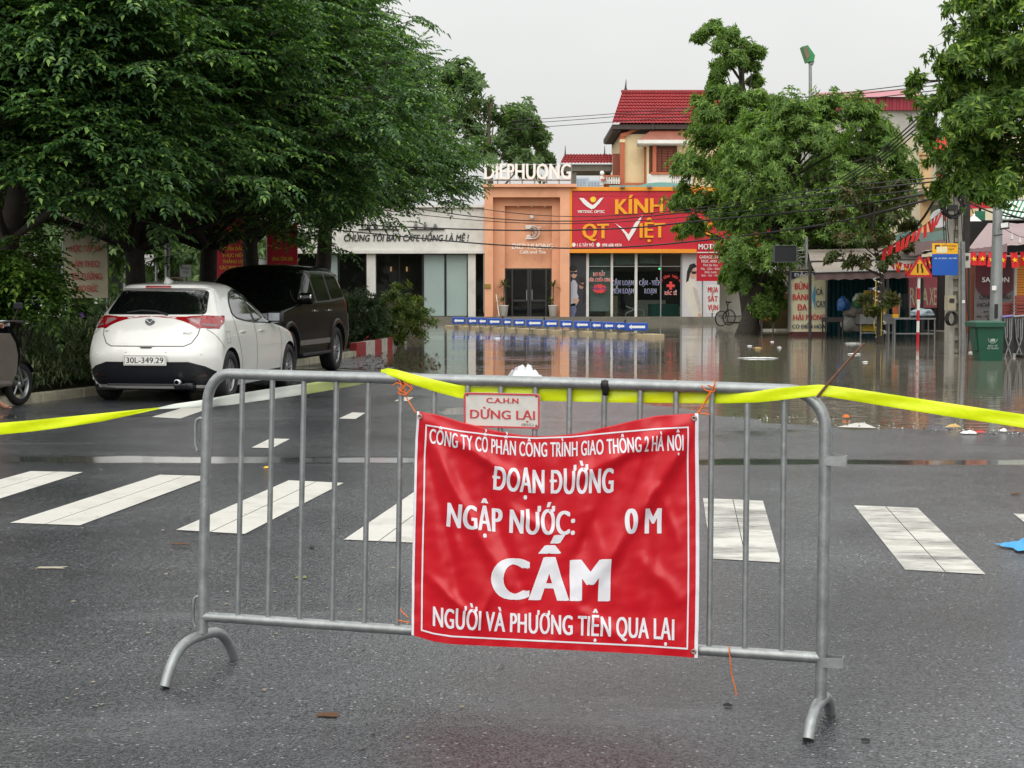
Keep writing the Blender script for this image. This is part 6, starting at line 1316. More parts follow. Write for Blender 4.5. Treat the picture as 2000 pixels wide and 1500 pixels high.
for i, (a, b) in enumerate(zip(ys, ys[1:])):
    pa, pb = at(1794.8 + .02 * (541 - a), a, 43), at(1794.8 + .02 * (541 - b), b, 43); MB().tube([pa, pb], .044, 14).build('post_band', m_wlet if i % 2 == 0 else m_red, ws)
post('mounting', ws, 1796, 505, 541, 43.02, .035)
# ------------------------------------------------------------------ bus stop
bs = thing('bus_stop_sign', 'blue and yellow bus stop plate on a galvanised pole beside the concrete pole', 'sign', at(1881, 692, 35.2)); YB = 35.05
MB().prism([at(x, y, YB) for x, y in rounded([(1821, 496), (1871, 496), (1871, 537.5), (1821, 537.5)], 2.5)], (0, .03, 0)).build('blue_panel', m_blue, bs); MB().prism([at(x, y, YB - .002) for x, y in rounded([(1821, 475), (1871, 475), (1871, 496), (1821, 496)], 2.5)], (0, .032, 0)).build('yellow_panel', m_yel, bs)
m_brn = pm('brown_print', (96, 50, 20), .5); lettering('ĐIỂM DỪNG', 1839.5, 1868, 482.5, 4.2, YB - .004, m_brn, bs, .02, 0); lettering('XE BUÝT', 1851, 1864, 489, 3.8, YB - .004, m_brn, bs, .02, 0); lettering('105  MỸ ĐÌNH - TÂY MỖ', 1825, 1868, 506, 2.6, YB - .004, m_wlet, bs, .02, 0)
MB().prism([at(x, y, YB - .007) for x, y in rounded([(1826, 478), (1836, 478), (1836, 487), (1826, 487)], 2)], (0, .004, 0)).build('bus_icon', m_brn, bs); MB().prism([at(x, y, YB - .01) for x, y in ((1829, 482), (1850, 481.5), (1850, 494), (1829, 494))], (0, .004, 0)).build('paper_notice', pm('cream_paper', (232, 222, 180), .7, var=.06, scale=30), bs)
MB().tube([at(1880, 472, 35.2), at(1881, 694, 35.2)], .058, 12).build('pole', m_steel, bs); part('sticker', m_wlet, bs, 1879.5, 586, 1884.5, 592, 35.12, 35.13)
for y in (485, 528): MB().tube([at(1860, y, 35.12), at(1882, y, 35.2)], .018, 6).build('bracket', m_steel, bs)
# ------------------------------------------------------------------ concrete utility pole with its clutter
up_ = thing('utility_pole', 'notched concrete utility pole hung with coils of black cable', 'pole', at(1866, 692, 35.8)); m_cpole = pm('pole_concrete', (162, 158, 148), .85, var=.1, scale=2, dirt=(110, 106, 96), dirt_amt=.6, dirt_scale=1.5, bump=.2)
mb = MB(); k = 35.8 / F
for a, b, w0, w1 in ((330, 480, 26, 28), (480, 600, 28, 31), (600, 695, 31, 34)):
    for sx in (-1, 1):
        x0a, x1a = sorted((1867 + sx * w0 * .5, 1867 + sx * w0 * .18)); x0b, x1b = sorted((1867 + sx * w1 * .5, 1867 + sx * w1 * .18)); mb.prism([at(x0a, a, 35.8), at(x1a, a, 35.8), at(x1b, b, 35.8), at(x0b, b, 35.8)], (0, .26, 0))
mb.build('flange', m_cpole, up_); mb = MB(); mb.prism([at(1862, 330, 35.9), at(1872, 330, 35.9), at(1873, 695, 35.9), at(1861, 695, 35.9)], (0, .08, 0)); mb.build('web', m_cpole, up_)
for y in range(345, 690, 24): part('rung', m_cpole, up_, 1860, y, 1874, y + 8, 35.84, 36.0)
mb = MB(); c0 = at(1858, 397, 35.5)
for i in range(9):
    mb.tube([c0 + Vector((random.uniform(-.05, .05) + (.20 + .03 * (i % 4)) * math.cos(t * math.pi / 12), -.04 * i * .5, (.30 + .03 * (i % 3)) * math.sin(t * math.pi / 12) + random.uniform(-.01, .01))) for t in range(24)], .018, 6, closed=True)
mb.build('cable_coil', m_cable, up_); part('splice_box', m_black, up_, 1853, 400, 1868, 412, 35.3, 35.45)
for a, b, c, d, mt in ((1852, 577, 1867, 606, pm('meter_box', (176, 166, 142), .6, var=.12, dirt=(110, 100, 80), dirt_amt=.4)), (1884, 494, 1895, 523, pm('meter_box_pale', (196, 194, 184), .6, var=.1))): bxo = part('meter_box', mt, up_, a, b, c, d, 35.4, 35.7); bx(MB(), a + 3, b + 6, d and c - 3, b + 14, 35.38, 35.4).build('meter_window', m_rust, bxo)
MB().tube([at(1859, 610, 35.5), at(1858, 692, 35.5)], .07, 8).build('conduit', m_cpole, up_)
mb = MB(); c1 = at(1855, 622, 35.3)
for i in range(4): mb.tube([c1 + Vector((.11 * math.cos(t * math.pi / 8) + .02 * i, -.02 * i, .16 * math.sin(t * math.pi / 8))) for t in range(16)], .012, 5, closed=True)
mb.build('cable_coil', m_cable, up_)
for a in ([(1849, 480, 35.4), (1846, 420, 35.4), (1850, 350, 35.4)], [(1856, 490, 35.5), (1850, 440, 35.4), (1856, 330, 35.5)], [(1876, 690, 35.5), (1885, 560, 35.6), (1878, 420, 35.6)], [(1890, 690, 35.5), (1893, 640, 35.4), (1886, 560, 35.5), (1884, 440, 35.7)], [(1844, 470, 35.6), (1842, 400, 35.5), (1852, 345, 35.5)], [(1862, 500, 35.5), (1866, 440, 35.6), (1860, 340, 35.6)]): MB().tube([at(*q) for q in a], .012, 5).build('hanging_cable', m_cable, up_)
part('steel_riser', m_rust, up_, 1886, 358, 1894, 490, 36.2, 36.4)
sd = thing('satellite_dish', 'grey satellite dish with a small red mark fixed beside the cable coil', 'dish', at(1838, 440, 41)); Md = frame_of(at(1836, 428, 41), (.8, -.6, 0), (.15, .2, 1)); MB().lathe([(0, 0), (.1, .008), (.2, .03), (.27, .06), (.275, .055), (.2, .02), (0, -.012)], 24, Md).build('reflector', pm('dish_grey', (176, 178, 178), .5, var=.06), sd); lettering('CC', 1834, 1841, 424, 5, 40.9, m_rlet, sd, .03, 0, name='mark'); MB().tube([at(1836, 438, 41.05), at(1846, 448, 41.2), at(1854, 450, 41.2)], .02, 6).build('arm', m_rust, sd)
ls = thing('pendant_lamp', 'white enamel cone lamp shade hanging beside the black riser', 'lamp', at(1902, 436, 38)); MB().lathe([(.19, -.07), (.17, -.05), (.07, .04), (.03, .06), (.03, .12), (0, .12)], 20, Matrix.Translation(at(1902, 427, 38))).build('shade', m_wlet, ls); MB().tube([at(1902, 420, 38), at(1898, 408, 38.1), at(1890, 404, 38.3)], .015, 6).build('arm', m_rust, ls)
# ------------------------------------------------------------------ steel lamp post, floodlight
lp = thing('lamp_post', 'tapered grey steel lamp post rising behind the green wheelie bin', 'lamp post', at(1944, 698, 33.6)); MB().tube([at(1952, -160, 33.6), at(1951, 200, 33.6), at(1949, 390, 33.6), at(1946, 550, 33.6), at(1943, 704, 33.6)], [.07, .09, .105, .135, .155], 8).build('shaft', pm('post_galv', (148, 152, 152), .45, .5, var=.12, scale=3, dirt=(110, 112, 110), dirt_amt=.4, dirt_scale=2), lp)
part('sticker', m_wlet, lp, 1938, 558, 1946, 567, 33.42, 33.44); part('hatch', m_black, lp, 1943.5, 594, 1949, 622, 33.40, 33.44); MB().tube([at(1940, 460, 33.45), at(1958, 458, 33.45)], .012, 5).build('strap', m_cable, lp)
fl_ = thing('floodlight', 'small black framed floodlight clamped to the steel lamp post', 'lamp', at(1962, 448, 33.2)); 
Mf = frame_of(at(1962, 440, 33.2), (1, -.25, .12), (0, .35, 1)); MB().bbox(-.10, .10, -.075, .075, -.06, 0, .008, Mf).build('housing', m_black, fl_); MB().bbox(-.08, .08, -.055, .055, .0, .004, .002, Mf).build('lens', pm('flood_lens', (190, 192, 188), .2), fl_)
gl_ = thing('floodlight_mast', 'tall grey mast with a green floodlight head above the trees', 'lamp post', at(1584, 640, 70)); MB().tube([at(1582.5, 122, 70), at(1584, 645, 70)], [.075, .11], 10).build('mast', m_steel, gl_); m_gr = pm('lamp_green', (40, 132, 72), .4, var=.1, scale=3)
MB().prism([at(x, y, 69.8) for x, y in ((1566, 91), (1578, 88), (1592, 108), (1590, 119), (1576, 121))], (0, .5, 0)).build('lamp_head', m_gr, gl_); MB().prism([at(x, y, 69.75) for x, y in ((1568, 93), (1576, 91), (1582, 108), (1576, 118))], (0, .05, 0)).build('lens', pm('lamp_lens_brown', (110, 96, 74), .3), gl_); MB().tube([at(1586, 118, 70), at(1583, 126, 70)], .12, 8).build('joint', m_steel, gl_)
# ------------------------------------------------------------------ wheelie bin
bn = thing('wheelie_bin', 'dark green wheelie bin with a white round emblem standing in the water', 'bin', at(1934, 703, 32)); m_bin = pm('bin_green', (22, 78, 58), .5, var=.1, scale=4, dirt=(60, 72, 60), dirt_amt=.3, dirt_scale=3); YN = 31.7
def taper(mb, a, b, ya, yb, Y0a, Y1a, Y0b, Y1b):
    p = [at(x, ya, Y0a) for x in a] ; q = [at(x, yb, Y0b) for x in b]; mb.add([p[0], p[1], p[1] + Vector((0, Y1a - Y0a, 0)), p[0] + Vector((0, Y1a - Y0a, 0)), q[0], q[1], q[1] + Vector((0, Y1b - Y0b, 0)), q[0] + Vector((0, Y1b - Y0b, 0))], [(3, 2, 1, 0), (4, 5, 6, 7), (0, 1, 5, 4), (1, 2, 6, 5), (2, 3, 7, 6), (3, 0, 4, 7)]); return mb
taper(MB(), (1909, 1961), (1914, 1958), 638, 710, YN, YN + .6, YN + .08, YN + .52).build('body', m_bin, bn); taper(MB(), (1906, 1964), (1906, 1964), 630, 638.5, YN - .06, YN + .7, YN - .06, YN + .7).build('lid', m_bin, bn); taper(MB(), (1911, 1959), (1906, 1964), 627, 630, YN + .02, YN + .6, YN - .06, YN + .7).build('lid_top', m_bin, bn)
taper(MB(), (1904, 1910), (1907, 1911), 642, 685, YN + .1, YN + .4, YN + .1, YN + .4).build('side_handle', m_bin, bn)
mb = MB(); ce = at(1939, 661.5, YN + .03); mb.tube([ce + Vector((.095 * math.cos(t * math.pi / 12), 0, .095 * math.sin(t * math.pi / 12))) for t in range(24)], .006, 5, closed=True)
for x, h in ((-.04, .05), (-.02, .08), (0, .11), (.02, .09), (.04, .06)): mb.box(ce.x + x - .007, ce.x + x + .007, ce.y - .004, ce.y + .004, ce.z - .06, ce.z - .06 + h)
mb.build('emblem', pm('emblem_white', (180, 196, 188), .5), bn); lettering('BẢO VỆ', 1930, 1948, 677, 3, YN + .02, MATS['emblem_white'], bn, .0, 0); lettering('MÔI TRƯỜNG', 1928, 1950, 682, 3, YN + .02, MATS['emblem_white'], bn, .0, 0)
# ------------------------------------------------------------------ right hand restaurant
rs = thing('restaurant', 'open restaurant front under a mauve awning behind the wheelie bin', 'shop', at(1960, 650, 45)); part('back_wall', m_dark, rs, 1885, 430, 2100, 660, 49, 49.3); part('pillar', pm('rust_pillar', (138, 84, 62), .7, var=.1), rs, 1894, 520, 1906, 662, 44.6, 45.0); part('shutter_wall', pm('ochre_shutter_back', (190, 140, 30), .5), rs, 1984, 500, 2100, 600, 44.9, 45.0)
for y in range(502, 598, 5): part('shutter_slat', m_amber, rs, 1984, y, 2100, y + 4, 44.82, 44.9)
part('pillar', m_white, rs, 1979, 500, 1984, 660, 44.5, 44.9); part('floor_sill', m_conc, rs, 1885, 652, 2100, 672, 44.4, 49)
bb = panel_sign('beer_banner', 'maroon and grey restaurant banner with gold emblem behind the lamp post', 1905, 499, 1979, 646, 44.4, pm('banner_grey', (112, 108, 108), .6, var=.08), (), th=.03, cat='banner'); m_mar = pm('banner_maroon', (84, 22, 34), .5, var=.1)
MB().prism([at(x, y, 44.38) for x, y in [(1905.5, 500), (1978.5, 500), (1978.5, 566)] + [(1978.5 - 73 * t / 12, 566 - 18 * math.sin(math.pi * t / 12) * (-1)) for t in range(1, 12)] + [(1905.5, 560)]], (0, .02, 0)).build('maroon_field', m_mar, bb)
mb = MB()
for i in range(5): stroke(mb, [(1946 + (4 + 2 * i) * math.cos(t * .45 + i), 524 + (3 + 1.8 * i) * math.sin(t * .45 + i)) for t in range(7)], 1.6, 44.36, .02)
mb.build('gold_emblem', pm('dull_gold', (150, 116, 50), .4, .3), bb)
for t_, a, b, y, c, mt in (('SAIGON', 1918, 1971, 551, 9.5, m_wlet), ('QUÁN HẬU', 1913, 1974, 584, 7.5, m_black), ('HOÀNG GIA', 1909, 1977, 599, 7.5, m_black), ('ĐT: 0988 664 974', 1922, 1972, 611, 3.6, m_black), ('ĐC: SỐ 1 TÂY MỖ', 1908, 1970, 620, 3.6, m_black)): lettering(t_, a, b, y, c, 44.36, mt, bb, .025, 0)
ra = thing('restaurant_awning', 'mauve fabric awning sloping over the restaurant front', 'awning', at(1950, 500, 42)); m_mauve = pm('mauve_canvas', (150, 130, 130), .8, var=.07, scale=1)
MB().grid(cloth_grid([(at(1930, 436, 46.5), at(2110, 430, 46.5)), (at(1910, 462, 43.5), at(2110, 446, 43.5)), (at(1892, 486, 41.2), at(2110, 462, 41.2))], 16, .04)).build('canopy', m_mauve, ra); MB().grid(cloth_grid([(at(1892, 486, 41.15), at(1967, 476, 41.15)), (at(1892, 500, 41.1), at(1967, 492, 41.1))], 16, .02)).build('valance', pm('mauve_valance', (122, 98, 102), .8, var=.08), ra); MB().tube([at(1892, 499, 41.2), at(2100, 503, 41.2)], .03, 6).build('front_bar', m_steel, ra); MB().tube([at(1892, 486, 41.2), at(1893, 665, 41.2)], .03, 6).build('post', m_rust, ra)
ga = thing('striped_awning', 'green and white striped awning above the mauve awning', 'awning', at(1985, 430, 48))
for i in range(16): a, b = 1946 + 9 * i, 1950.5 + 9 * i; MB().grid([[at(a + 14, 392, 50), at(b + 14, 392, 50)], [at(a - 4, 428, 47.5), at(b - 4, 428, 47.5)]], False).build('stripe', pm('awning_green', (60, 132, 92), .7), ga); MB().grid([[at(b + 14, 392, 50), at(b + 18.5, 392, 50)], [at(b - 4, 428, 47.5), at(b + .5, 428, 47.5)]], False).build('stripe', m_wlet, ga)
MB().tube([at(1940, 429, 47.5), at(2090, 429, 47.5)], .04, 6).build('front_bar', m_steel, ga); MB().tube([at(1958, 391, 50), at(2090, 391, 50)], .04, 6).build('back_bar', m_steel, ga); post('post', ga, 1942, 428, 660, 47.6, .04, m_rust)
ch = panel_sign('red_eatery_sign', 'red eatery sign with yellow letters half hidden by the leafy branch', 1888, 366, 1941, 407, 52, m_red, (), th=.1); lettering('CHÓ', 1897, 1935, 394, 15, 51.97, m_yel, ch, .035, .02); post('pole', ch, 1914, 370, 640, 52.2, .05, m_rust); gs = panel_sign('green_board', 'small plain green board under the red eatery sign', 1905, 412, 1924, 440, 51, pm('board_green', (40, 110, 84), .5), (1915,), leg_to=650)
# stacked chairs and folded tables
def chair_stack(px0, px1, py0, py1, Y, lb):
    n = max(3, int((py1 - py0) / 6.2)); 
    for i in range(n):
        y = py1 - (py1 - py0) * i / n; h = (py1 - py0) / n
        root = thing('plastic_chair', lb % ('bottom', 'second', 'third', 'fourth', 'fifth', 'sixth', 'seventh', 'eighth')[i], 'chair', at((px0 + px1) / 2, y, Y), group='brown plastic chairs stacked by the restaurant'); mt = pm('brown_plastic', (128, 52, 44), .45, var=.1)
        part('backrest', mt, root, px0 + .4 * (i % 2), y - h * .92, px1, y - h * .15, Y - .02 * i, Y - .02 * i + .05); part('seat', mt, root, px0 + 2, y - h * .14, px1 - 2, y - h * .02, Y - .02 * i + .06, Y + .4)
chair_stack(1953, 1978, 591, 622, 39.5, 'brown plastic chair, %s from the table up in the low stack by the lamp post'); chair_stack(1983, 2012, 577, 622, 39.2, 'brown plastic chair, %s from the table up in the tall stack beside the low one')
table('chair_table', 'dark table under the stacked brown chairs', 1950, 2030, 622, 690, 39.0, .9, m_rust, 4)
for i, (x, lb) in enumerate(((1962, 'folded steel legged table leaning right behind the wheelie bin'), (1983, 'folded steel legged table in the middle of the leaning row'), (1999, 'folded steel legged table farthest from the wheelie bin'))):
    root = thing('folding_table', lb, 'table', at(x + 8, 700, 33.5 + .3 * i), group='folded tables leaning together'); Y = 33.5 + .3 * i
    mb = MB()
    for a in ([(x, 620), (x + 2, 660), (x + 14, 700)], [(x + 14, 620), (x + 13, 660), (x, 700)], [(x + 5, 622), (x + 5, 660)], [(x + 10, 622), (x + 10, 664)]): mb.tube([at(p, q, Y) for p, q in a], .018, 6)
    mb.build('leg_frame', m_steel, root); MB().tube([at(x - 4, 619, Y), at(x + 18, 617, Y - .1)], .03, 8).build('edge_rail', m_steel if i else pm('violet_edge', (120, 110, 170), .4), root); part('top', m_rust, root, x - 3, 624, x + 17, 690, Y + .12, Y + .16)
part('foot_pad', c_rub, root, 1996, 694, 2016, 699, 33.2, 33.6)
lb_ = thing('low_cabinet', 'low grey box standing in the water beside the wheelie bin', 'box', at(1970, 700, 34.2)); part('case', pm('box_grey', (104, 100, 96), .6, var=.1), lb_, 1962, 671, 1978, 706, 34.2, 34.7); MB().tube([at(1964, 690, 34.15) + Vector((.03 * math.cos(t), 0, .03 * math.sin(t))) for t in np.linspace(0, 5.9, 12)], .008, 5, closed=True).build('ring', m_steel, lb_)
# fairy lights and flags
def garland(name, label, pts, n, size, star=True, cat='garland', blow=.6):
    q = [at(*p) for p in pts]; L_ = [0]
    for a, b in zip(q, q[1:]): L_.append(L_[-1] + (b - a).length)
    def pos(s): return Vector([float(np.interp(s, L_, [p[i] for p in q])) for i in range(3)])
    root = thing(name, label, cat, pos(L_[-1] / 2)); MB().tube([pos(L_[-1] * i / 30) for i in range(31)], .008, 4).build('string', m_cable, root)
    for i in range(n):
        a = pos(L_[-1] * (i + .1) / n); d = (pos(L_[-1] * (i + .8) / n) - a); d = d.normalized() * min(size, d.length); dn = Vector((random.uniform(-.3, .3), random.uniform(-.25, .25), -1)).normalized() * size * random.uniform(1.1, 1.4); rows = []
        for r in range(4): rows.append([a + d * (c / 4) + dn * (r / 3) + Vector((0, .035 * math.sin(c * 1.7 + i + r), 0)) for c in range(5)])
        f = MB().grid(rows).build('flag', m_flagred, root)
        if star:
            c = a + d * .5 + dn * .5 + Vector((0, -.03, 0)); u, v = d.normalized(), -dn.normalized(); st = []
            for k in range(10): r = size * (.26 if k % 2 == 0 else .11); st.append(c + u * r * math.sin(k * math.pi / 5) + v * r * math.cos(k * math.pi / 5))
            MB().prism(st, (0, -.004, 0)).build('star', m_star, f)
garland('flag_garland', 'string of small red flags running down from the pole coil to the young tree', [(1884, 372, 36), (1850, 405, 37.5), (1808, 438, 39.5), (1760, 468, 41.2), (1722, 488, 42.3)], 17, .26, star=False); garland('flag_garland', 'string of red flags with yellow stars sagging behind the triangular sign', [(1732, 488, 42.4), (1745, 506, 42.6), (1765, 516, 43), (1790, 514, 43.6), (1815, 500, 44.4)], 12, .26); garland('flag_garland', 'string of star flags under the mauve awning edge', [(1890, 493, 40.5), (1930, 492, 40.3), (1970, 494, 40), (2010, 490, 39.7)], 6, .30)
bl = thing('bulb_string', 'string of small white bulbs hanging in front of the restaurant awning', 'lights', at(1985, 470, 34)); pts = [at(1960, 446, 33.8), at(1976, 455, 33.9), at(1992, 462, 34), at(2015, 466, 34)]; MB().tube(pts, .008, 4).build('wire', m_cable, bl)
for p in (pts[1], pts[2], (pts[2] + pts[3]) / 2): MB().lathe([(0, -.17), (.03, -.155), (.038, -.12), (.02, -.07), (.016, -.03), (.016, 0)], 10, Matrix.Translation(p)).build('bulb', m_wlet, bl)
fy = thing('fairy_lights', 'white fairy light string spiralling down the young tree trunk', 'lights', at(1719, 660, 42.4)); mb = MB(); sp_pts = []; ctr0, ctr1 = at(1714, 480, 42.5), at(1719, 660, 42.5)
for i in range(150): t = i / 149; c = ctr0.lerp(ctr1, t); a = t * 60; sp_pts.append(c + Vector((.13 * math.cos(a) + .03 * math.sin(t * 9), .13 * math.sin(a), 0)))
MB().tube(sp_pts, .009, 4).build('wire', pm('pale_wire', (190, 190, 176), .5), fy); mb = MB()
for p in sp_pts[::2]: mb.box(p.x - .014, p.x + .014, p.y - .02, p.y + .01, p.z - .02, p.z + .02)
mb.build('lamps', m_wlet, fy)['kind'] = 'stuff'; MB().tube([at(1711, 548, 42.3), at(1709, 600, 42.25), at(1707, 635, 42.25), at(1712, 658, 42.25), at(1721, 655, 42.25), at(1722, 600, 42.3)], .012, 5).build('yellow_cord', pm('yellow_cord', (196, 178, 70), .5), fy)
# ------------------------------------------------------------------ overhead cables
def cable(pts, r, lb, gname='overhead cables'):
    q = [at(*p) for p in pts]; n = 24; m = len(q) - 1; out = []
    cs = [np.array(p) for p in q]; tt = np.linspace(0, m, n + 1); xs = np.arange(m + 1)
    for t in tt:                                          # smooth (Catmull-Rom)
        i = min(m - 1, int(t)); f = t - i; p0, p1, p2, p3 = cs[max(0, i - 1)], cs[i], cs[i + 1], cs[min(m, i + 2)]
        out.append(Vector(.5 * ((2 * p1) + (-p0 + p2) * f + (2 * p0 - 5 * p1 + 4 * p2 - p3) * f * f + (-p0 + 3 * p1 - 3 * p2 + p3) * f ** 3)))
    o = MB().tube(out, r, 5).build('overhead_cable', m_cable); tag(o, lb, 'cable', gname)
cl_ = [([(640, 350, 60), (900, 402, 60), (1110, 423, 58), (1340, 409, 54), (1600, 370, 46), (1850, 345, 36)], .016, 'thin black cable crossing just under the optician word row top'), ([(600, 370, 60), (900, 420, 60), (1110, 432, 58), (1340, 415, 54), (1600, 380, 46), (1850, 352, 36)], .022, 'black cable crossing the upper half of the cafe portal panel'), ([(600, 390, 60), (880, 426, 60), (1105, 437, 58), (1340, 424, 54), (1600, 395, 46), (1850, 362, 36)], .016, 'thin black cable close below the portal ball lamp'),
       ([(560, 425, 60), (720, 440, 60), (1000, 450, 59), (1220, 446, 57), (1380, 430, 53), (1640, 405, 45), (1850, 372, 36)], .03, 'thick black cable running across the portal emblem'), ([(560, 440, 60), (870, 470, 60), (1000, 480, 59), (1130, 485, 58), (1300, 477, 55), (1600, 440, 46), (1850, 380, 36)], .03, 'thick black cable running across the lower edge of the red sign')]
for c in cl_: cable(*c)
for k, c in enumerate(([(1000, 236, 75), (1200, 222, 72), (1500, 197, 62), (1800, 163, 45), (1950, 140, 36)], [(1000, 243, 75), (1200, 228, 72), (1500, 202, 62), (1800, 170, 45), (1950, 150, 36)], [(1000, 252, 75), (1200, 238, 72), (1500, 214, 62), (1800, 180, 45), (1950, 160, 36)])): cable(c, .016, ('high thin cable crossing the villa roof, uppermost of three', 'high thin cable crossing the villa roof, middle of three', 'high thin cable crossing the villa roof, lowest of three')[k])
for k, lb in enumerate(('steep black feeder cable over the grey concrete wall, highest of the bundle', 'steep black feeder cable over the grey concrete wall, second of the bundle', 'steep black feeder cable over the grey concrete wall, third of the bundle', 'steep black feeder cable over the grey concrete wall, lowest of the bundle')): cable([(1640 + 8 * k, 350 + 2 * k, 46), (1700 + 7 * k, 310 + 2 * k, 42), (1760 + 6 * k, 260 + 3 * k, 38), (1812 + 5 * k, 208 + 5 * k, 34), (1860 + 4 * k, 130 + 6 * k, 32)], .019, lb)
for k, (c, lb) in enumerate((([(1700, 500, 50), (1760, 470, 46), (1800, 430, 41), (1835, 370, 37), (1862, 300, 35.6)], 'heavy twisted cable bundle climbing to the concrete pole'), ([(1770, 384, 60), (1810, 390, 50), (1850, 392, 38), (1866, 380, 35.7)], 'service cable reaching the coil from the cream shophouse'), ([(1886, 372, 35.8), (1930, 400, 35), (1960, 415, 34.2), (2040, 440, 33)], 'service cable sagging from the coil to the lamp post'), ([(1884, 392, 35.8), (1930, 412, 35), (1965, 422, 34.2), (2040, 430, 33)], 'second service cable bundled under the first at the lamp post'), ([(1888, 350, 35.8), (1935, 392, 35), (1960, 408, 34), (2040, 420, 33)], 'taut cable from the pole top towards the striped awning'))): cable(c, .02 if k else .035, lb)

# ------------------------------------------------------------------ blue arrow boxes on the median
med = bpy.data.objects.new('median_kerb', None); COL.objects.link(med); W[med] = Matrix(); tag(med, kind='structure'); m_sand = pm('sandy_kerb', (176, 160, 130), .85, var=.12, scale=2, dirt=(110, 98, 78), dirt_amt=.6, dirt_scale=2)
e0, e1 = gp(868, 640, WATER_Z), gp(1276, 660, WATER_Z)
nk = 22; md = (e1 - e0).normalized(); mn = Vector((-md.y, md.x, 0))
for i in range(nk):
    a = e0.lerp(e1, i / nk); l = (e1 - e0).length / nk; MB().bbox(.02, l - .02, 0, .45, -.4, .10 + .02 * (i % 2), .03, frame_of(a, md, mn)).build('kerb_block', m_sand, med)
m_bbox = pm('blue_plastic', (24, 74, 168), .4, var=.08, scale=2, dirt=(60, 80, 120), dirt_amt=.3)
spans = [(883, 909, 619.5, 632.5), (912.5, 932.5, 620, 633), (933.5, 951, 620.5, 633.5), (952, 979, 621.5, 634.5), (982, 999, 622.5, 635), (1002.5, 1025.5, 623.5, 636), (1028, 1060, 624, 637.5), (1063, 1090.5, 625, 638.5), (1094, 1118.5, 626, 639.5), (1121.5, 1152.5, 627, 641), (1154, 1176, 628, 642), (1177.5, 1200.5, 629, 643), (1202, 1222, 629.5, 644), (1222, 1266, 630.5, 646)]
ords = 'first second third fourth fifth sixth seventh eighth ninth tenth eleventh twelfth thirteenth last'.split()
for i, (a, b, t, bt) in enumerate(spans):
    base = gp((a + b) / 2, 640 + 20 * ((a + b) / 2 - 868) / 408, WATER_Z); Y = base.y - .05 + (.12 if i % 2 else 0)
    root = thing('arrow_box', 'blue plastic box with white arrow, %s along the sandy median from the cafe windows' % ords[i], 'traffic board', at((a + b) / 2, bt, Y), group='blue arrow boxes on the median')
    x0, z1 = XZ(a, t, Y); x1, z0 = XZ(b - .4, bt, Y); MB().bbox(x0, x1, Y, Y + .32, z0, z1, .02).build('shell', m_bbox, root)
    w_, h_ = b - a, bt - t; x_, xe, yc = a + w_ * .14, a + w_ * .86, (t + bt) / 2 + .3
    MB().prism([at(x, y, Y - .004) for x, y in ((x_, yc), (x_ + h_ * .34, yc - h_ * .3), (x_ + h_ * .34, yc - h_ * .15), (xe, yc - h_ * .15), (xe, yc + h_ * .15), (x_ + h_ * .34, yc + h_ * .15), (x_ + h_ * .34, yc + h_ * .3))], (0, .006, 0)).build('arrow', m_wlet, root)
    for x in (a + w_ * .2, a + w_ * .8): p = at(x, bt, Y + .1); MB().tube([p, Vector((p.x, p.y, -.05))], .02, 6).build('leg', m_steel, root)
    if i % 3 == 1: MB().tube([Vector((x0, Y + .2, z1)), Vector((x0, Y + .2, z1 + .1))], .03, 6).build('handle', m_rust, root)
# ------------------------------------------------------------------ boards and posters under the left trees
sb = panel_sign('slogan_board', 'tall cream slogan board with red words behind the shrubs', 123, 405, 211, 582, 27.2, pm('board_cream', (196, 188, 160), .6, var=.06, dirt=(140, 132, 108), dirt_amt=.4), (), th=.06)
for t_, a, b, y in (('HỌC TẬP VÀ', 138, 198, 492), ('LÀM THEO', 140, 194, 522), ('TƯ TƯỞNG', 139, 199, 546), ('ĐẠO ĐỨC', 146, 191, 570)): lettering(t_, a, b, y, 12.5, 27.17, m_rlet, sb, .02, 0)
for x in (123, 209): post('post', sb, x + 1, 400, 640, 27.3, .025)
m_pred = pm('poster_red', (178, 24, 44), .5, var=.06); m_pyel = pm('poster_yellow', (226, 178, 50), .5)
def emblem(parent, cx, cy, s, Y):
    """crossed hammer and sickle in flat yellow strokes"""
    mb = MB(); stroke(mb, [(cx - .55 * s, cy - .35 * s), (cx + .55 * s, cy + .75 * s)], .2 * s, Y, .01); stroke(mb, [(cx - .75 * s, cy - .05 * s), (cx - .2 * s, cy - .6 * s)], .3 * s, Y, .012)
    arc_ = [(cx + .1 * s + .75 * s * math.cos(math.radians(a)), cy - .05 * s + .75 * s * math.sin(math.radians(a))) for a in range(-75, 130, 17)]
    for i, (a, b) in enumerate(zip(arc_, arc_[1:])): stroke(mb, [a, b], (.10 + .022 * i) * s, Y, .014)
    stroke(mb, [arc_[-1], (cx - .75 * s, cy + .85 * s)], .22 * s, Y, .01); mb.build('emblem', m_pyel, parent)
pa = panel_sign('party_poster', 'red poster with yellow emblem and four text rows under the trees', 419, 416, 485, 552, 33.6, m_pred, (421, 483), leg_to=640, cat='poster'); emblem(pa, 460, 437, 17, 33.58)
for t_, a, b, y in (('PHẤN ĐẤU', 436, 476, 489), ('THỰC HIỆN', 434, 478, 502), ('THẮNG LỢI', 435, 477, 514), ('CÁC MỤC TIÊU', 429, 480, 526)): lettering(t_, a, b, y, 6.5, 33.58, m_pyel, pa, .03, 0)
pb_ = panel_sign('party_poster', 'red poster with yellow emblem above two text rows nearer the cafe', 521, 436, 581, 550, 34.2, m_pred, (523, 579), leg_to=640, cat='poster'); emblem(pb_, 553, 459, 14, 34.18)
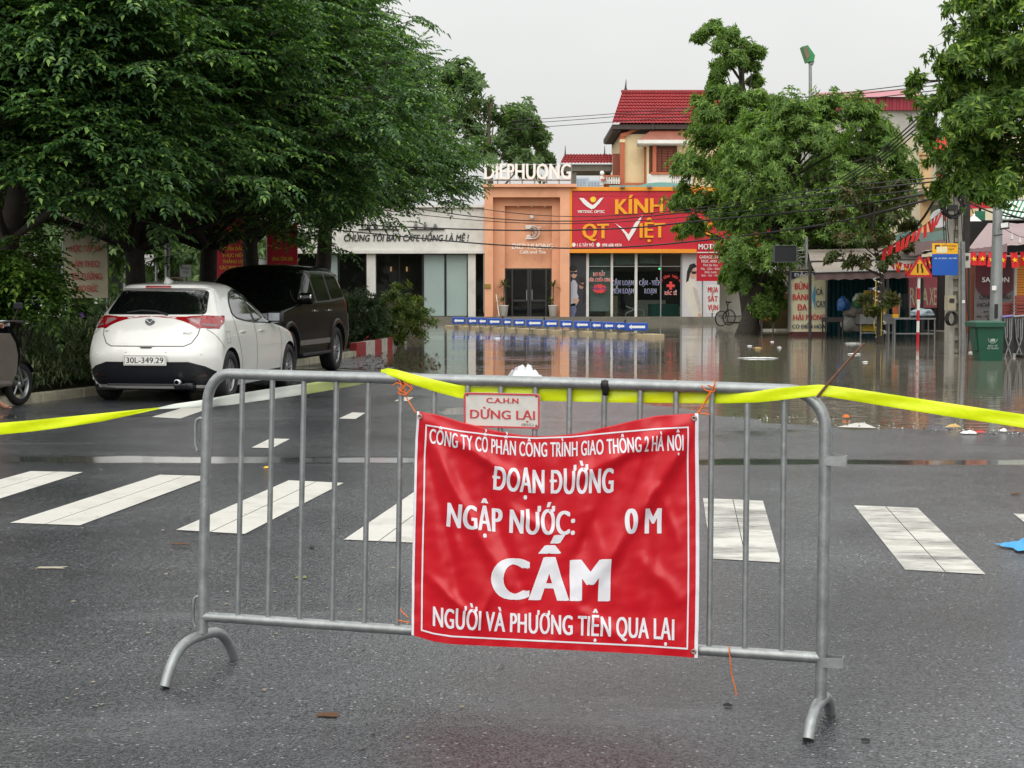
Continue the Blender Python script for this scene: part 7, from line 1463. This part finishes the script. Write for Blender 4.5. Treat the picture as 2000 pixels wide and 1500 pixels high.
stroke_mb = MB(); stroke(stroke_mb, [(522 + 58 * t / 12, 478 + 7 * math.sin(math.pi * t / 12)) for t in range(13)], 1.3, 34.18, .01); stroke_mb.build('curved_rule', m_pyel, pb_)
lettering('ĐẢNG CỘNG SẢN', 531, 572, 509, 7, 34.18, m_pyel, pb_, .03, 0); lettering('VIỆT NAM', 539, 563, 523, 6, 34.18, m_pyel, pb_, .03, 0)
gpst = thing('steel_post', 'plain grey steel post standing between the first two street trunks', 'post', at(327, 620, 30)); post('shaft', gpst, 327, 330, 625, 30, .055); post('collar', gpst, 327, 600, 625, 30, .08)
nt = panel_sign('white_notice', 'small white notice on a stake before the second street trunk', 351, 517, 373, 541, 27.0, m_wlet, (362,), th=.02, leg_to=620); lettering('BẢNG', 354, 370, 526, 4, 26.98, m_black, nt, 0, 0); lettering('TIN', 357, 367, 534, 4, 26.98, m_black, nt, 0, 0)
n2 = panel_sign('white_notice', 'small white hanging board beyond the steel post', 282, 497, 300, 519, 34, m_wlet, (283, 305), th=.02, leg_to=600); lettering('COFFEE & TEA', 283, 299, 507, 3.6, 33.98, m_black, n2, 0, 0)
# pale shops seen through the gaps
rw_ = thing('row_shops', 'pale row of low shops glimpsed between the street trunks', 'building', at(430, 620, 72)); part('wall', pm('row_grey', (176, 180, 178), .8, var=.12, scale=.5), rw_, -100, 440, 500, 625, 72, 80); part('roof', pm('green_tin', (70, 110, 96), .6, var=.1), rw_, -100, 430, 505, 442, 71, 80)
for x in range(20, 480, 60): a = part('window', m_dframe, rw_, x, 486, x + 40, 600, 71.9, 72); bx(MB(), x + 2, 490, x + 38, 598, 71.86, 71.9).build('pane', m_gl, a)
ob = thing('orange_sunshade', 'orange sunshade corner above the white cafe fascia', 'sunshade', at(735, 402, 76)); MB().prism([at(x, y, 76) for x, y in ((712, 402), (716, 376), (744, 372), (756, 402))], (0, 1.2, 0)).build('cloth', pm('orange_cloth', (206, 92, 50), .7), ob)
# ================================================================== scooter and rider at the verge
def scooter():
    hd = math.atan2(.966, .26); wc = at(36, 762, 18.75); base = Vector((wc.x, wc.y, 0)) - Vector((math.cos(hd), math.sin(hd), 0)) * 1.25
    root = thing('motor_scooter', 'black motor scooter with grey leg shield parked on the verge edge', 'scooter', base, hd)
    m_sc = pm('scooter_black', (26, 26, 34), .25, var=.1, coat=.6); m_sg = pm('scooter_grey', (104, 98, 92), .5, var=.1, dirt=(130, 118, 100), dirt_amt=.3)
    for x in (0, 1.25):
        M = Matrix.Translation((x, 0, .27)) @ Matrix.Rotation(math.pi / 2, 4, 'X'); w_ = MB().lathe([(.19, .035), (.23, .045), (.265, .03), (.27, 0), (.265, -.03), (.23, -.045), (.19, -.035)], 32, M).build('wheel', c_rub, root, local=True)
        mb = MB(); mb.lathe([(.195, .03), (.18, .02), (.18, -.02), (.195, -.03)], 32, M); mb.lathe([(0, .05), (.045, .05), (.045, -.05), (0, -.05)], 16, M)
        for k in range(5): a = 2 * math.pi * k / 5; mb.tube([M @ Vector((.04 * math.cos(a), .04 * math.sin(a), 0)), M @ Vector((.185 * math.cos(a + .3), .185 * math.sin(a + .3), 0))], .014, 6)
        mb.build('rim', c_alloy, w_, local=True)
    def loft(rows, name, mt):
        g = []
        for x, z, w_, d in rows: g.append([Vector((x - d * (1 - (y * y)) * -1, w_ * y, z)) for y in (-1, -.8, -.5, 0, .5, .8, 1)])
        return MB().grid(g).build(name, mt, root, local=True)
    loft([(1.00, .40, .14, .06), (1.00, .55, .19, .08), (.98, .72, .21, .10), (.95, .85, .20, .10), (.92, .96, .15, .10), (.90, 1.02, .10, .08)], 'front_cowl', m_sc)
    loft([(.93, .28, .12, .02), (.93, .45, .20, .03), (.91, .65, .23, .04), (.88, .80, .22, .04), (.86, .92, .16, .04)], 'leg_shield', m_sg)
    g = []
    for k in range(13): a = math.radians(25 + 130 * k / 12); g.append([Vector((1.25 + .305 * math.cos(a), y, .27 + .305 * math.sin(a))) for y in (-.06, 0, .06)])
    MB().grid(g).build('front_mudguard', m_sc, root, local=True)
    mb = MB()
    for s_ in (-.07, .07): mb.tube([(1.25, s_, .27), (1.08, s_, .62)], .017, 8)
    mb.build('fork', m_steel, root, local=True)
    MB().bbox(.10, .95, -.13, .13, .26, .33, .03).build('floor_board', m_sg, root, local=True); MB().bbox(-.30, .42, -.15, .15, .34, .68, .08).build('rear_body', m_sc, root, local=True); MB().bbox(-.35, .42, -.14, .14, .69, .80, .04).build('saddle', c_rub, root, local=True)
    MB().bbox(-.10, .35, -.18, .18, .18, .36, .05).build('engine', m_steel, root, local=True); MB().tube([(.3, -.16, .24), (-.1, -.2, .26), (-.4, -.2, .34)], [.02, .045, .045], 10).build('exhaust', m_rust, root, local=True)
    mb = MB(); mb.tube([(.86, -.34, 1.06), (.90, -.18, 1.07), (.91, 0, 1.05), (.90, .18, 1.07), (.86, .34, 1.06)], .017, 8); h = mb.build('handlebar', m_rust, root, local=True)
    for s_ in (-1, 1):
        MB().tube([(.885, s_ * .24, 1.064), (.855, s_ * .36, 1.06)], .022, 8).build('grip', c_rub, h, local=True); MB().tube([(.92, s_ * .2, 1.055), (.93, s_ * .36, 1.04)], .008, 6).build('brake_lever', c_alloy, h, local=True)
        MB().tube([(.88, s_ * .2, 1.08), (.86, s_ * .28, 1.24)], .008, 6).build('mirror_stem', m_rust, root, local=True); MB().bbox(.845, .865, s_ * .28 - .06, s_ * .28 + .06, 1.22, 1.30, .009).build('mirror', c_trim, root, local=True)
    MB().bbox(.93, .99, -.08, .08, 1.0, 1.08, .02).build('headlamp', c_head, root, local=True)
    MB().tube([(.2, .1, .2), (.25, .26, .02)], .012, 6).build('side_stand', m_steel, root, local=True); MB().bbox(-.45, -.33, -.06, .06, .58, .66, .02).build('tail_lamp', c_redl, root, local=True)
    return root
SCOOT = scooter()
def skin_mesh(verts, edges, radii, levels=2):
    me = bpy.data.meshes.new('b'); me.from_pydata(verts, edges, []); o = bpy.data.objects.new('b', me); COL.objects.link(o)
    m = o.modifiers.new('s', 'SKIN'); m.use_smooth_shade = True
    for i, r in enumerate(radii): d = me.skin_vertices[0].data[i]; d.radius = (r, r) if not isinstance(r, tuple) else r; d.use_root = (i == 0)
    s_ = o.modifiers.new('d', 'SUBSURF'); s_.levels = levels; s_.render_levels = levels
    dg = bpy.context.evaluated_depsgraph_get(); out = bpy.data.meshes.new_from_object(o.evaluated_get(dg)); bpy.data.objects.remove(o); bpy.data.meshes.remove(me)
    for p in out.polygons: p.use_smooth = True
    return out
def rider():
    Wm = W[SCOOT]; root = thing('person', 'person seated on the black scooter with one bare foot on the ground', 'person', Wm @ Vector((.05, 0, 0)), math.atan2(.966, .26)); sk = pm('skin', (206, 150, 126), .5, var=.06)
    pv = [(.0, 0, .90), (.0, 0, 1.06), (.03, 0, 1.22), (.04, 0, 1.36), (.05, 0, 1.43), (.06, 0, 1.50), (.08, 0, 1.60), (.07, 0, 1.68),
          (.02, .10, .88), (.40, .17, .80), (.43, .20, .46), (.42, .21, .38), (.52, .22, .35),             # far leg on the board
          (.02, -.10, .88), (.34, -.18, .76), (.38, -.23, .36), (.38, -.24, .10), (.52, -.25, .035), (.59, -.25, .03),   # near leg, foot on the ground
          (.04, .19, 1.36), (.18, .26, 1.14), (.42, .27, 1.08), (.48, .27, 1.08), (.04, -.19, 1.36), (.16, -.27, 1.14), (.38, -.25, 1.04), (.44, -.24, 1.03)]
    ed = [(0, 1), (1, 2), (2, 3), (3, 4), (4, 5), (5, 6), (6, 7), (0, 8), (8, 9), (9, 10), (10, 11), (11, 12), (0, 13), (13, 14), (14, 15), (15, 16), (16, 17), (17, 18), (3, 19), (19, 20), (20, 21), (21, 22), (3, 23), (23, 24), (24, 25), (25, 26)]
    rd = [.14, .13, .14, .13, .06, .06, .085, .07, .095, .07, .045, .04, .035, .095, .07, .048, .038, .034, .022, .06, .045, .036, .03, .06, .045, .036, .03]
    me = skin_mesh(pv, ed, rd); me.transform(W[root]); link_mesh('body', me, sk, root)
    c = pm('shorts_cloth', (58, 60, 72), .8, var=.1); me = skin_mesh([pv[0], (.0, 0, .98), pv[8], (.30, .155, .825), pv[13], (.27, -.21, .79)], [(0, 1), (0, 2), (2, 3), (0, 4), (4, 5)], [.16, .15, .115, .10, .115, .10]); me.transform(W[root]); link_mesh('shorts', me, c, root)
    c = pm('shirt_cloth', (196, 190, 170), .8, var=.08); me = skin_mesh([(.0, 0, .98), pv[1], pv[2], pv[3], (.045, 0, 1.40), pv[19], (.12, .235, 1.24), pv[23], (.11, -.24, 1.24)], [(0, 1), (1, 2), (2, 3), (3, 4), (3, 5), (5, 6), (3, 7), (7, 8)], [.155, .15, .16, .15, .09, .08, .068, .08, .068]); me.transform(W[root]); link_mesh('shirt', me, c, root)
    hm = Matrix.Translation((.07, 0, 1.64)); mb = MB(); mb.lathe([(.118, -.02), (.122, .03), (.10, .10), (.05, .135), (0, .142)], 20, hm); mb.build('hair', pm('black_hair', (18, 16, 16), .5), root, local=True)
    mb = MB()
    for s_ in (-1, 1): mb.lathe([(.013 * math.sin(k * math.pi / 6), .013 * math.cos(k * math.pi / 6)) for k in range(7)], 8, Matrix.Translation((.155, s_ * .034, 1.62)))
    mb.build('eyes', c_ink, root, local=True); MB().prism([(.16, -.014, 1.575), (.16, .014, 1.575), (.166, 0, 1.62)], (.02, 0, -.006)).build('nose', sk, root, local=True)
    for hc, s_ in ((Vector(pv[22]), 1), (Vector(pv[26]), -1)):
        for k in range(4): p = hc + Vector((.015, (k - 1.5) * .02 * s_, .01)); l = (.075, .085, .08, .065)[k]; me = skin_mesh([p, p + Vector((l * .5, 0, .004)), p + Vector((l * .8, 0, -.022)), p + Vector((l * .75, 0, -.05))], [(0, 1), (1, 2), (2, 3)], [.009, .009, .008, .007], 1); me.transform(W[root]); link_mesh('finger', me, sk, root)
        me = skin_mesh([hc, hc + Vector((.02, -.03 * s_, .0)), hc + Vector((.05, -.038 * s_, -.02))], [(0, 1), (1, 2)], [.012, .010, .008], 1); me.transform(W[root]); link_mesh('thumb', me, sk, root)
    for k in range(5): p = Vector((.595, -.25 + (k - 2) * .014, .02)); me = skin_mesh([p, p + Vector((.035 - .004 * k, 0, -.004))], [(0, 1)], [.010, .008], 1); me.transform(W[root]); link_mesh('toe', me, sk, root)
rider()
# ================================================================== litter and oddments
rng = random.Random(4)
def sheet(name, label, cat, px, py, w_, d_, h_, mt, seed, zoff=0.0, z=None, rot=0.0):
    """crumpled sheet lying on the ground or on the water"""
    c = gp(px, py, WATER_Z if z is None else z); n = 14; g = []
    for i in range(n + 1):
        row = []
        for j in range(n + 1):
            u, v = i / n * 2 - 1, j / n * 2 - 1; e = 1 - max(abs(u), abs(v)) ** 2 * .8; k = 1 + .3 * noise.noise(Vector((u * 1.5, v * 1.5, seed)))
            x, y = u * w_ / 2 * k, v * d_ / 2 * k; zz = h_ * max(0, e) * (.55 + .6 * abs(noise.noise(Vector((u * 2.3, v * 2.3, seed + 4))))) + .004
            row.append(Vector((c.x + x * math.cos(rot) - y * math.sin(rot), c.y + x * math.sin(rot) + y * math.cos(rot), c.z + zz + zoff)))
        g.append(row)
    o = MB().grid(g).build(name, mt); tag(o, label, cat); return o
m_foam = pm('white_foam', (226, 228, 226), .6, var=.04); m_pw = pm('white_plastic', (226, 228, 232), .35, var=.05, scale=8); m_ylw = pm('pale_wood_litter', (196, 164, 104), .7, var=.15); m_leaf = pm('dead_leaf', (86, 58, 34), .8, var=.3); m_oran = pm('orange_litter', (206, 104, 40), .6); m_pr = pm('red_litter', (196, 48, 50), .5)
sheet('plastic_bag', 'white crumpled plastic sheet draped over a dark lump at the water edge', 'bag', 1026, 750, .56, .45, .40, m_pw, 3, z=0); lump('rubbish_lump', 'dark blue lump half covered by the white plastic sheet', 1032, 738, 23.5, .14, .14, .09, pm('dark_blue_lump', (28, 52, 82), .4), 'rubbish', 9)
lump('carton', 'grey crumpled carton standing in the shallow water by the verge', 845, 706, 31.4, .07, .06, .085, pm('carton_grey', (128, 126, 118), .7, var=.2), 'carton', 12)
sheet('plastic_sheet', 'bright blue plastic sheet corner lying on the wet road', 'sheet', 2022, 1072, .30, .22, .07, pm('cyan_plastic', (44, 148, 206), .35, var=.08), 7, z=0, rot=.2)
for px, py, w_, mt, lb in ((972, 661, .22, m_pw, 'white bag floating in front of the blue arrow boxes'), (1665, 671, .5, m_foam, 'long white foam strip floating before the young tree'), (1668, 692, .32, m_foam, 'short white foam strip floating beyond the stick tip'), (1690, 708, .12, m_foam, 'small white foam crumb floating below the foam strips'), (1480, 680, .22, m_ylw, 'flat tan scrap floating in the reflection of the noodle board'), (1482, 700, .8, m_foam, 'long thin pale board floating beyond the barrier rail'), (1464, 676, .14, m_foam, 'white cup floating near the striped sheet fence'), (1508, 668, .12, m_foam, 'white wrapper floating before the noodle board'), (1522, 679, .12, m_foam, 'white lid floating beside the light box reflection'),
                        (1897, 689, .16, m_foam, 'white cup floating at the foot of the concrete pole'), (1040, 744 - 90, .3, c_rub, 'black tyre like lump afloat near the median'), (1310, 746, .5, m_foam, 'thin white strip at the water edge behind the rail'), (1245, 753, .4, m_foam, 'second thin white strip at the water edge behind the rail')):
    sheet('floating_litter', lb, 'litter', px, py, w_, w_ * (.5 if w_ < .3 else .25), .03, mt, px * .1)
for px, py, w_, d_, h_, mt, lb in ((1862, 836, .16, .05, .05, m_ylw, 'tan cardboard roll at the debris line'), (1892, 848, .14, .1, .05, m_foam, 'broken white foam cup at the debris line'), (1914, 846, .11, .05, .03, m_pr, 'red wrapper beside the broken foam cup'), (1960, 844, .07, .06, .05, m_foam, 'round white foam ball at the debris line'), (1653, 817, .08, .06, .06, m_oran, 'orange peel heap at the water edge'), (1757, 835, .09, .06, .03, m_leaf, 'curled brown leaf in the foam crumbs'), (1727, 829, .1, .03, .03, m_leaf, 'dry twig litter between the peel and the curled leaf'),
                               (1984, 966, .06, .04, .015, m_leaf, 'dark leaf on the bare road beyond the crosswalk bar'), (640, 1399, .07, .04, .012, m_leaf, 'reddish leaf on the road under the barrier'), (588, 1130, .05, .04, .014, pm('green_leaf_litter', (110, 120, 60), .7), 'green leaf on the road seen through the bars'), (352, 1064, .09, .03, .012, m_leaf, 'thin brown leaf beside the barrier foot post'), (609, 1072, .03, .03, .014, c_rub, 'black pebble between two crosswalk bars'), (1421, 1381, .03, .02, .014, c_rub, 'black pebble under the dangling string'), (1690, 1449, .03, .02, .012, c_rub, 'black pebble by the barrier foot'), (521, 915, .05, .04, .02, m_yel, 'yellow leaf at the film of water behind the barrier'), (100, 1110, .14, .05, .006, pm('pale_leaf', (150, 146, 126), .7), 'pale flattened leaf on the near road')):
    sheet('road_litter', lb, 'litter', px, py, w_, d_, h_, mt, px * .13, z=max(0, 0) if py > 860 else -.015)
# leaf and foam crumbs along the water line, too many to count
mb = MB(); mbf = MB()
for i in range(420):
    px = rng.uniform(690, 860) if i % 3 else rng.uniform(1430, 2010)
    if px < 900: py = rng.uniform(688, 722)
    else: py = np.interp(px, [1430, 1640, 1760, 2010], [812, 822, 833, 848]) + rng.gauss(0, 3.5)
    p = gp(px, float(py), -.008); p.z = max(road_z(p.x, p.y), WATER_Z) + .004; s_ = rng.uniform(.006, .02) if px > 900 else rng.uniform(.010, .035); a = rng.uniform(0, 6.28)
    u, v = Vector((math.cos(a), math.sin(a), 0)) * s_, Vector((-math.sin(a), math.cos(a), 0)) * s_ * .6; (mbf if (px > 900 and i % 2) or i % 9 == 0 else mb).add([p - u, p - v + Vector((0, 0, s_ * .5)), p + u, p + v + Vector((0, 0, s_ * .7))], [(0, 1, 2, 3)])
o = mb.build('leaf_litter', m_leaf); tag(o, 'scatter of dead leaves washed along the water line', 'litter', kind='stuff'); o = mbf.build('foam_crumbs', m_foam); tag(o, 'scatter of white foam crumbs along the water line', 'litter', kind='stuff')
mb = MB()
for i in range(150):
    px, py = rng.uniform(-50, 1000), rng.uniform(790, 1480); p = gp(px, py); p.z = .005; s_ = rng.uniform(.005, .016); a = rng.uniform(0, 6.28); u, v = Vector((math.cos(a), math.sin(a), 0)) * s_, Vector((-math.sin(a), math.cos(a), 0)) * s_ * .6
    mb.add([p - u, p - v + Vector((0, 0, s_ * .3)), p + u, p + v], [(0, 1, 2, 3)])
o = mb.build('road_grit', pm('grit', (120, 112, 96), .8, var=.4)); tag(o, 'fine grit and leaf crumbs on the wet road', 'grit', kind='stuff')
lump('rubbish_bag', 'white and orange rubbish bags dumped beyond the painted kerb', 800, 634, 70, .45, .35, .3, m_bagw, 'bag', 21); lump('rubbish_bag', 'black rubbish bag between the dumped white bags', 806, 631, 69.5, .3, .3, .3, c_rub, 'bag', 22)
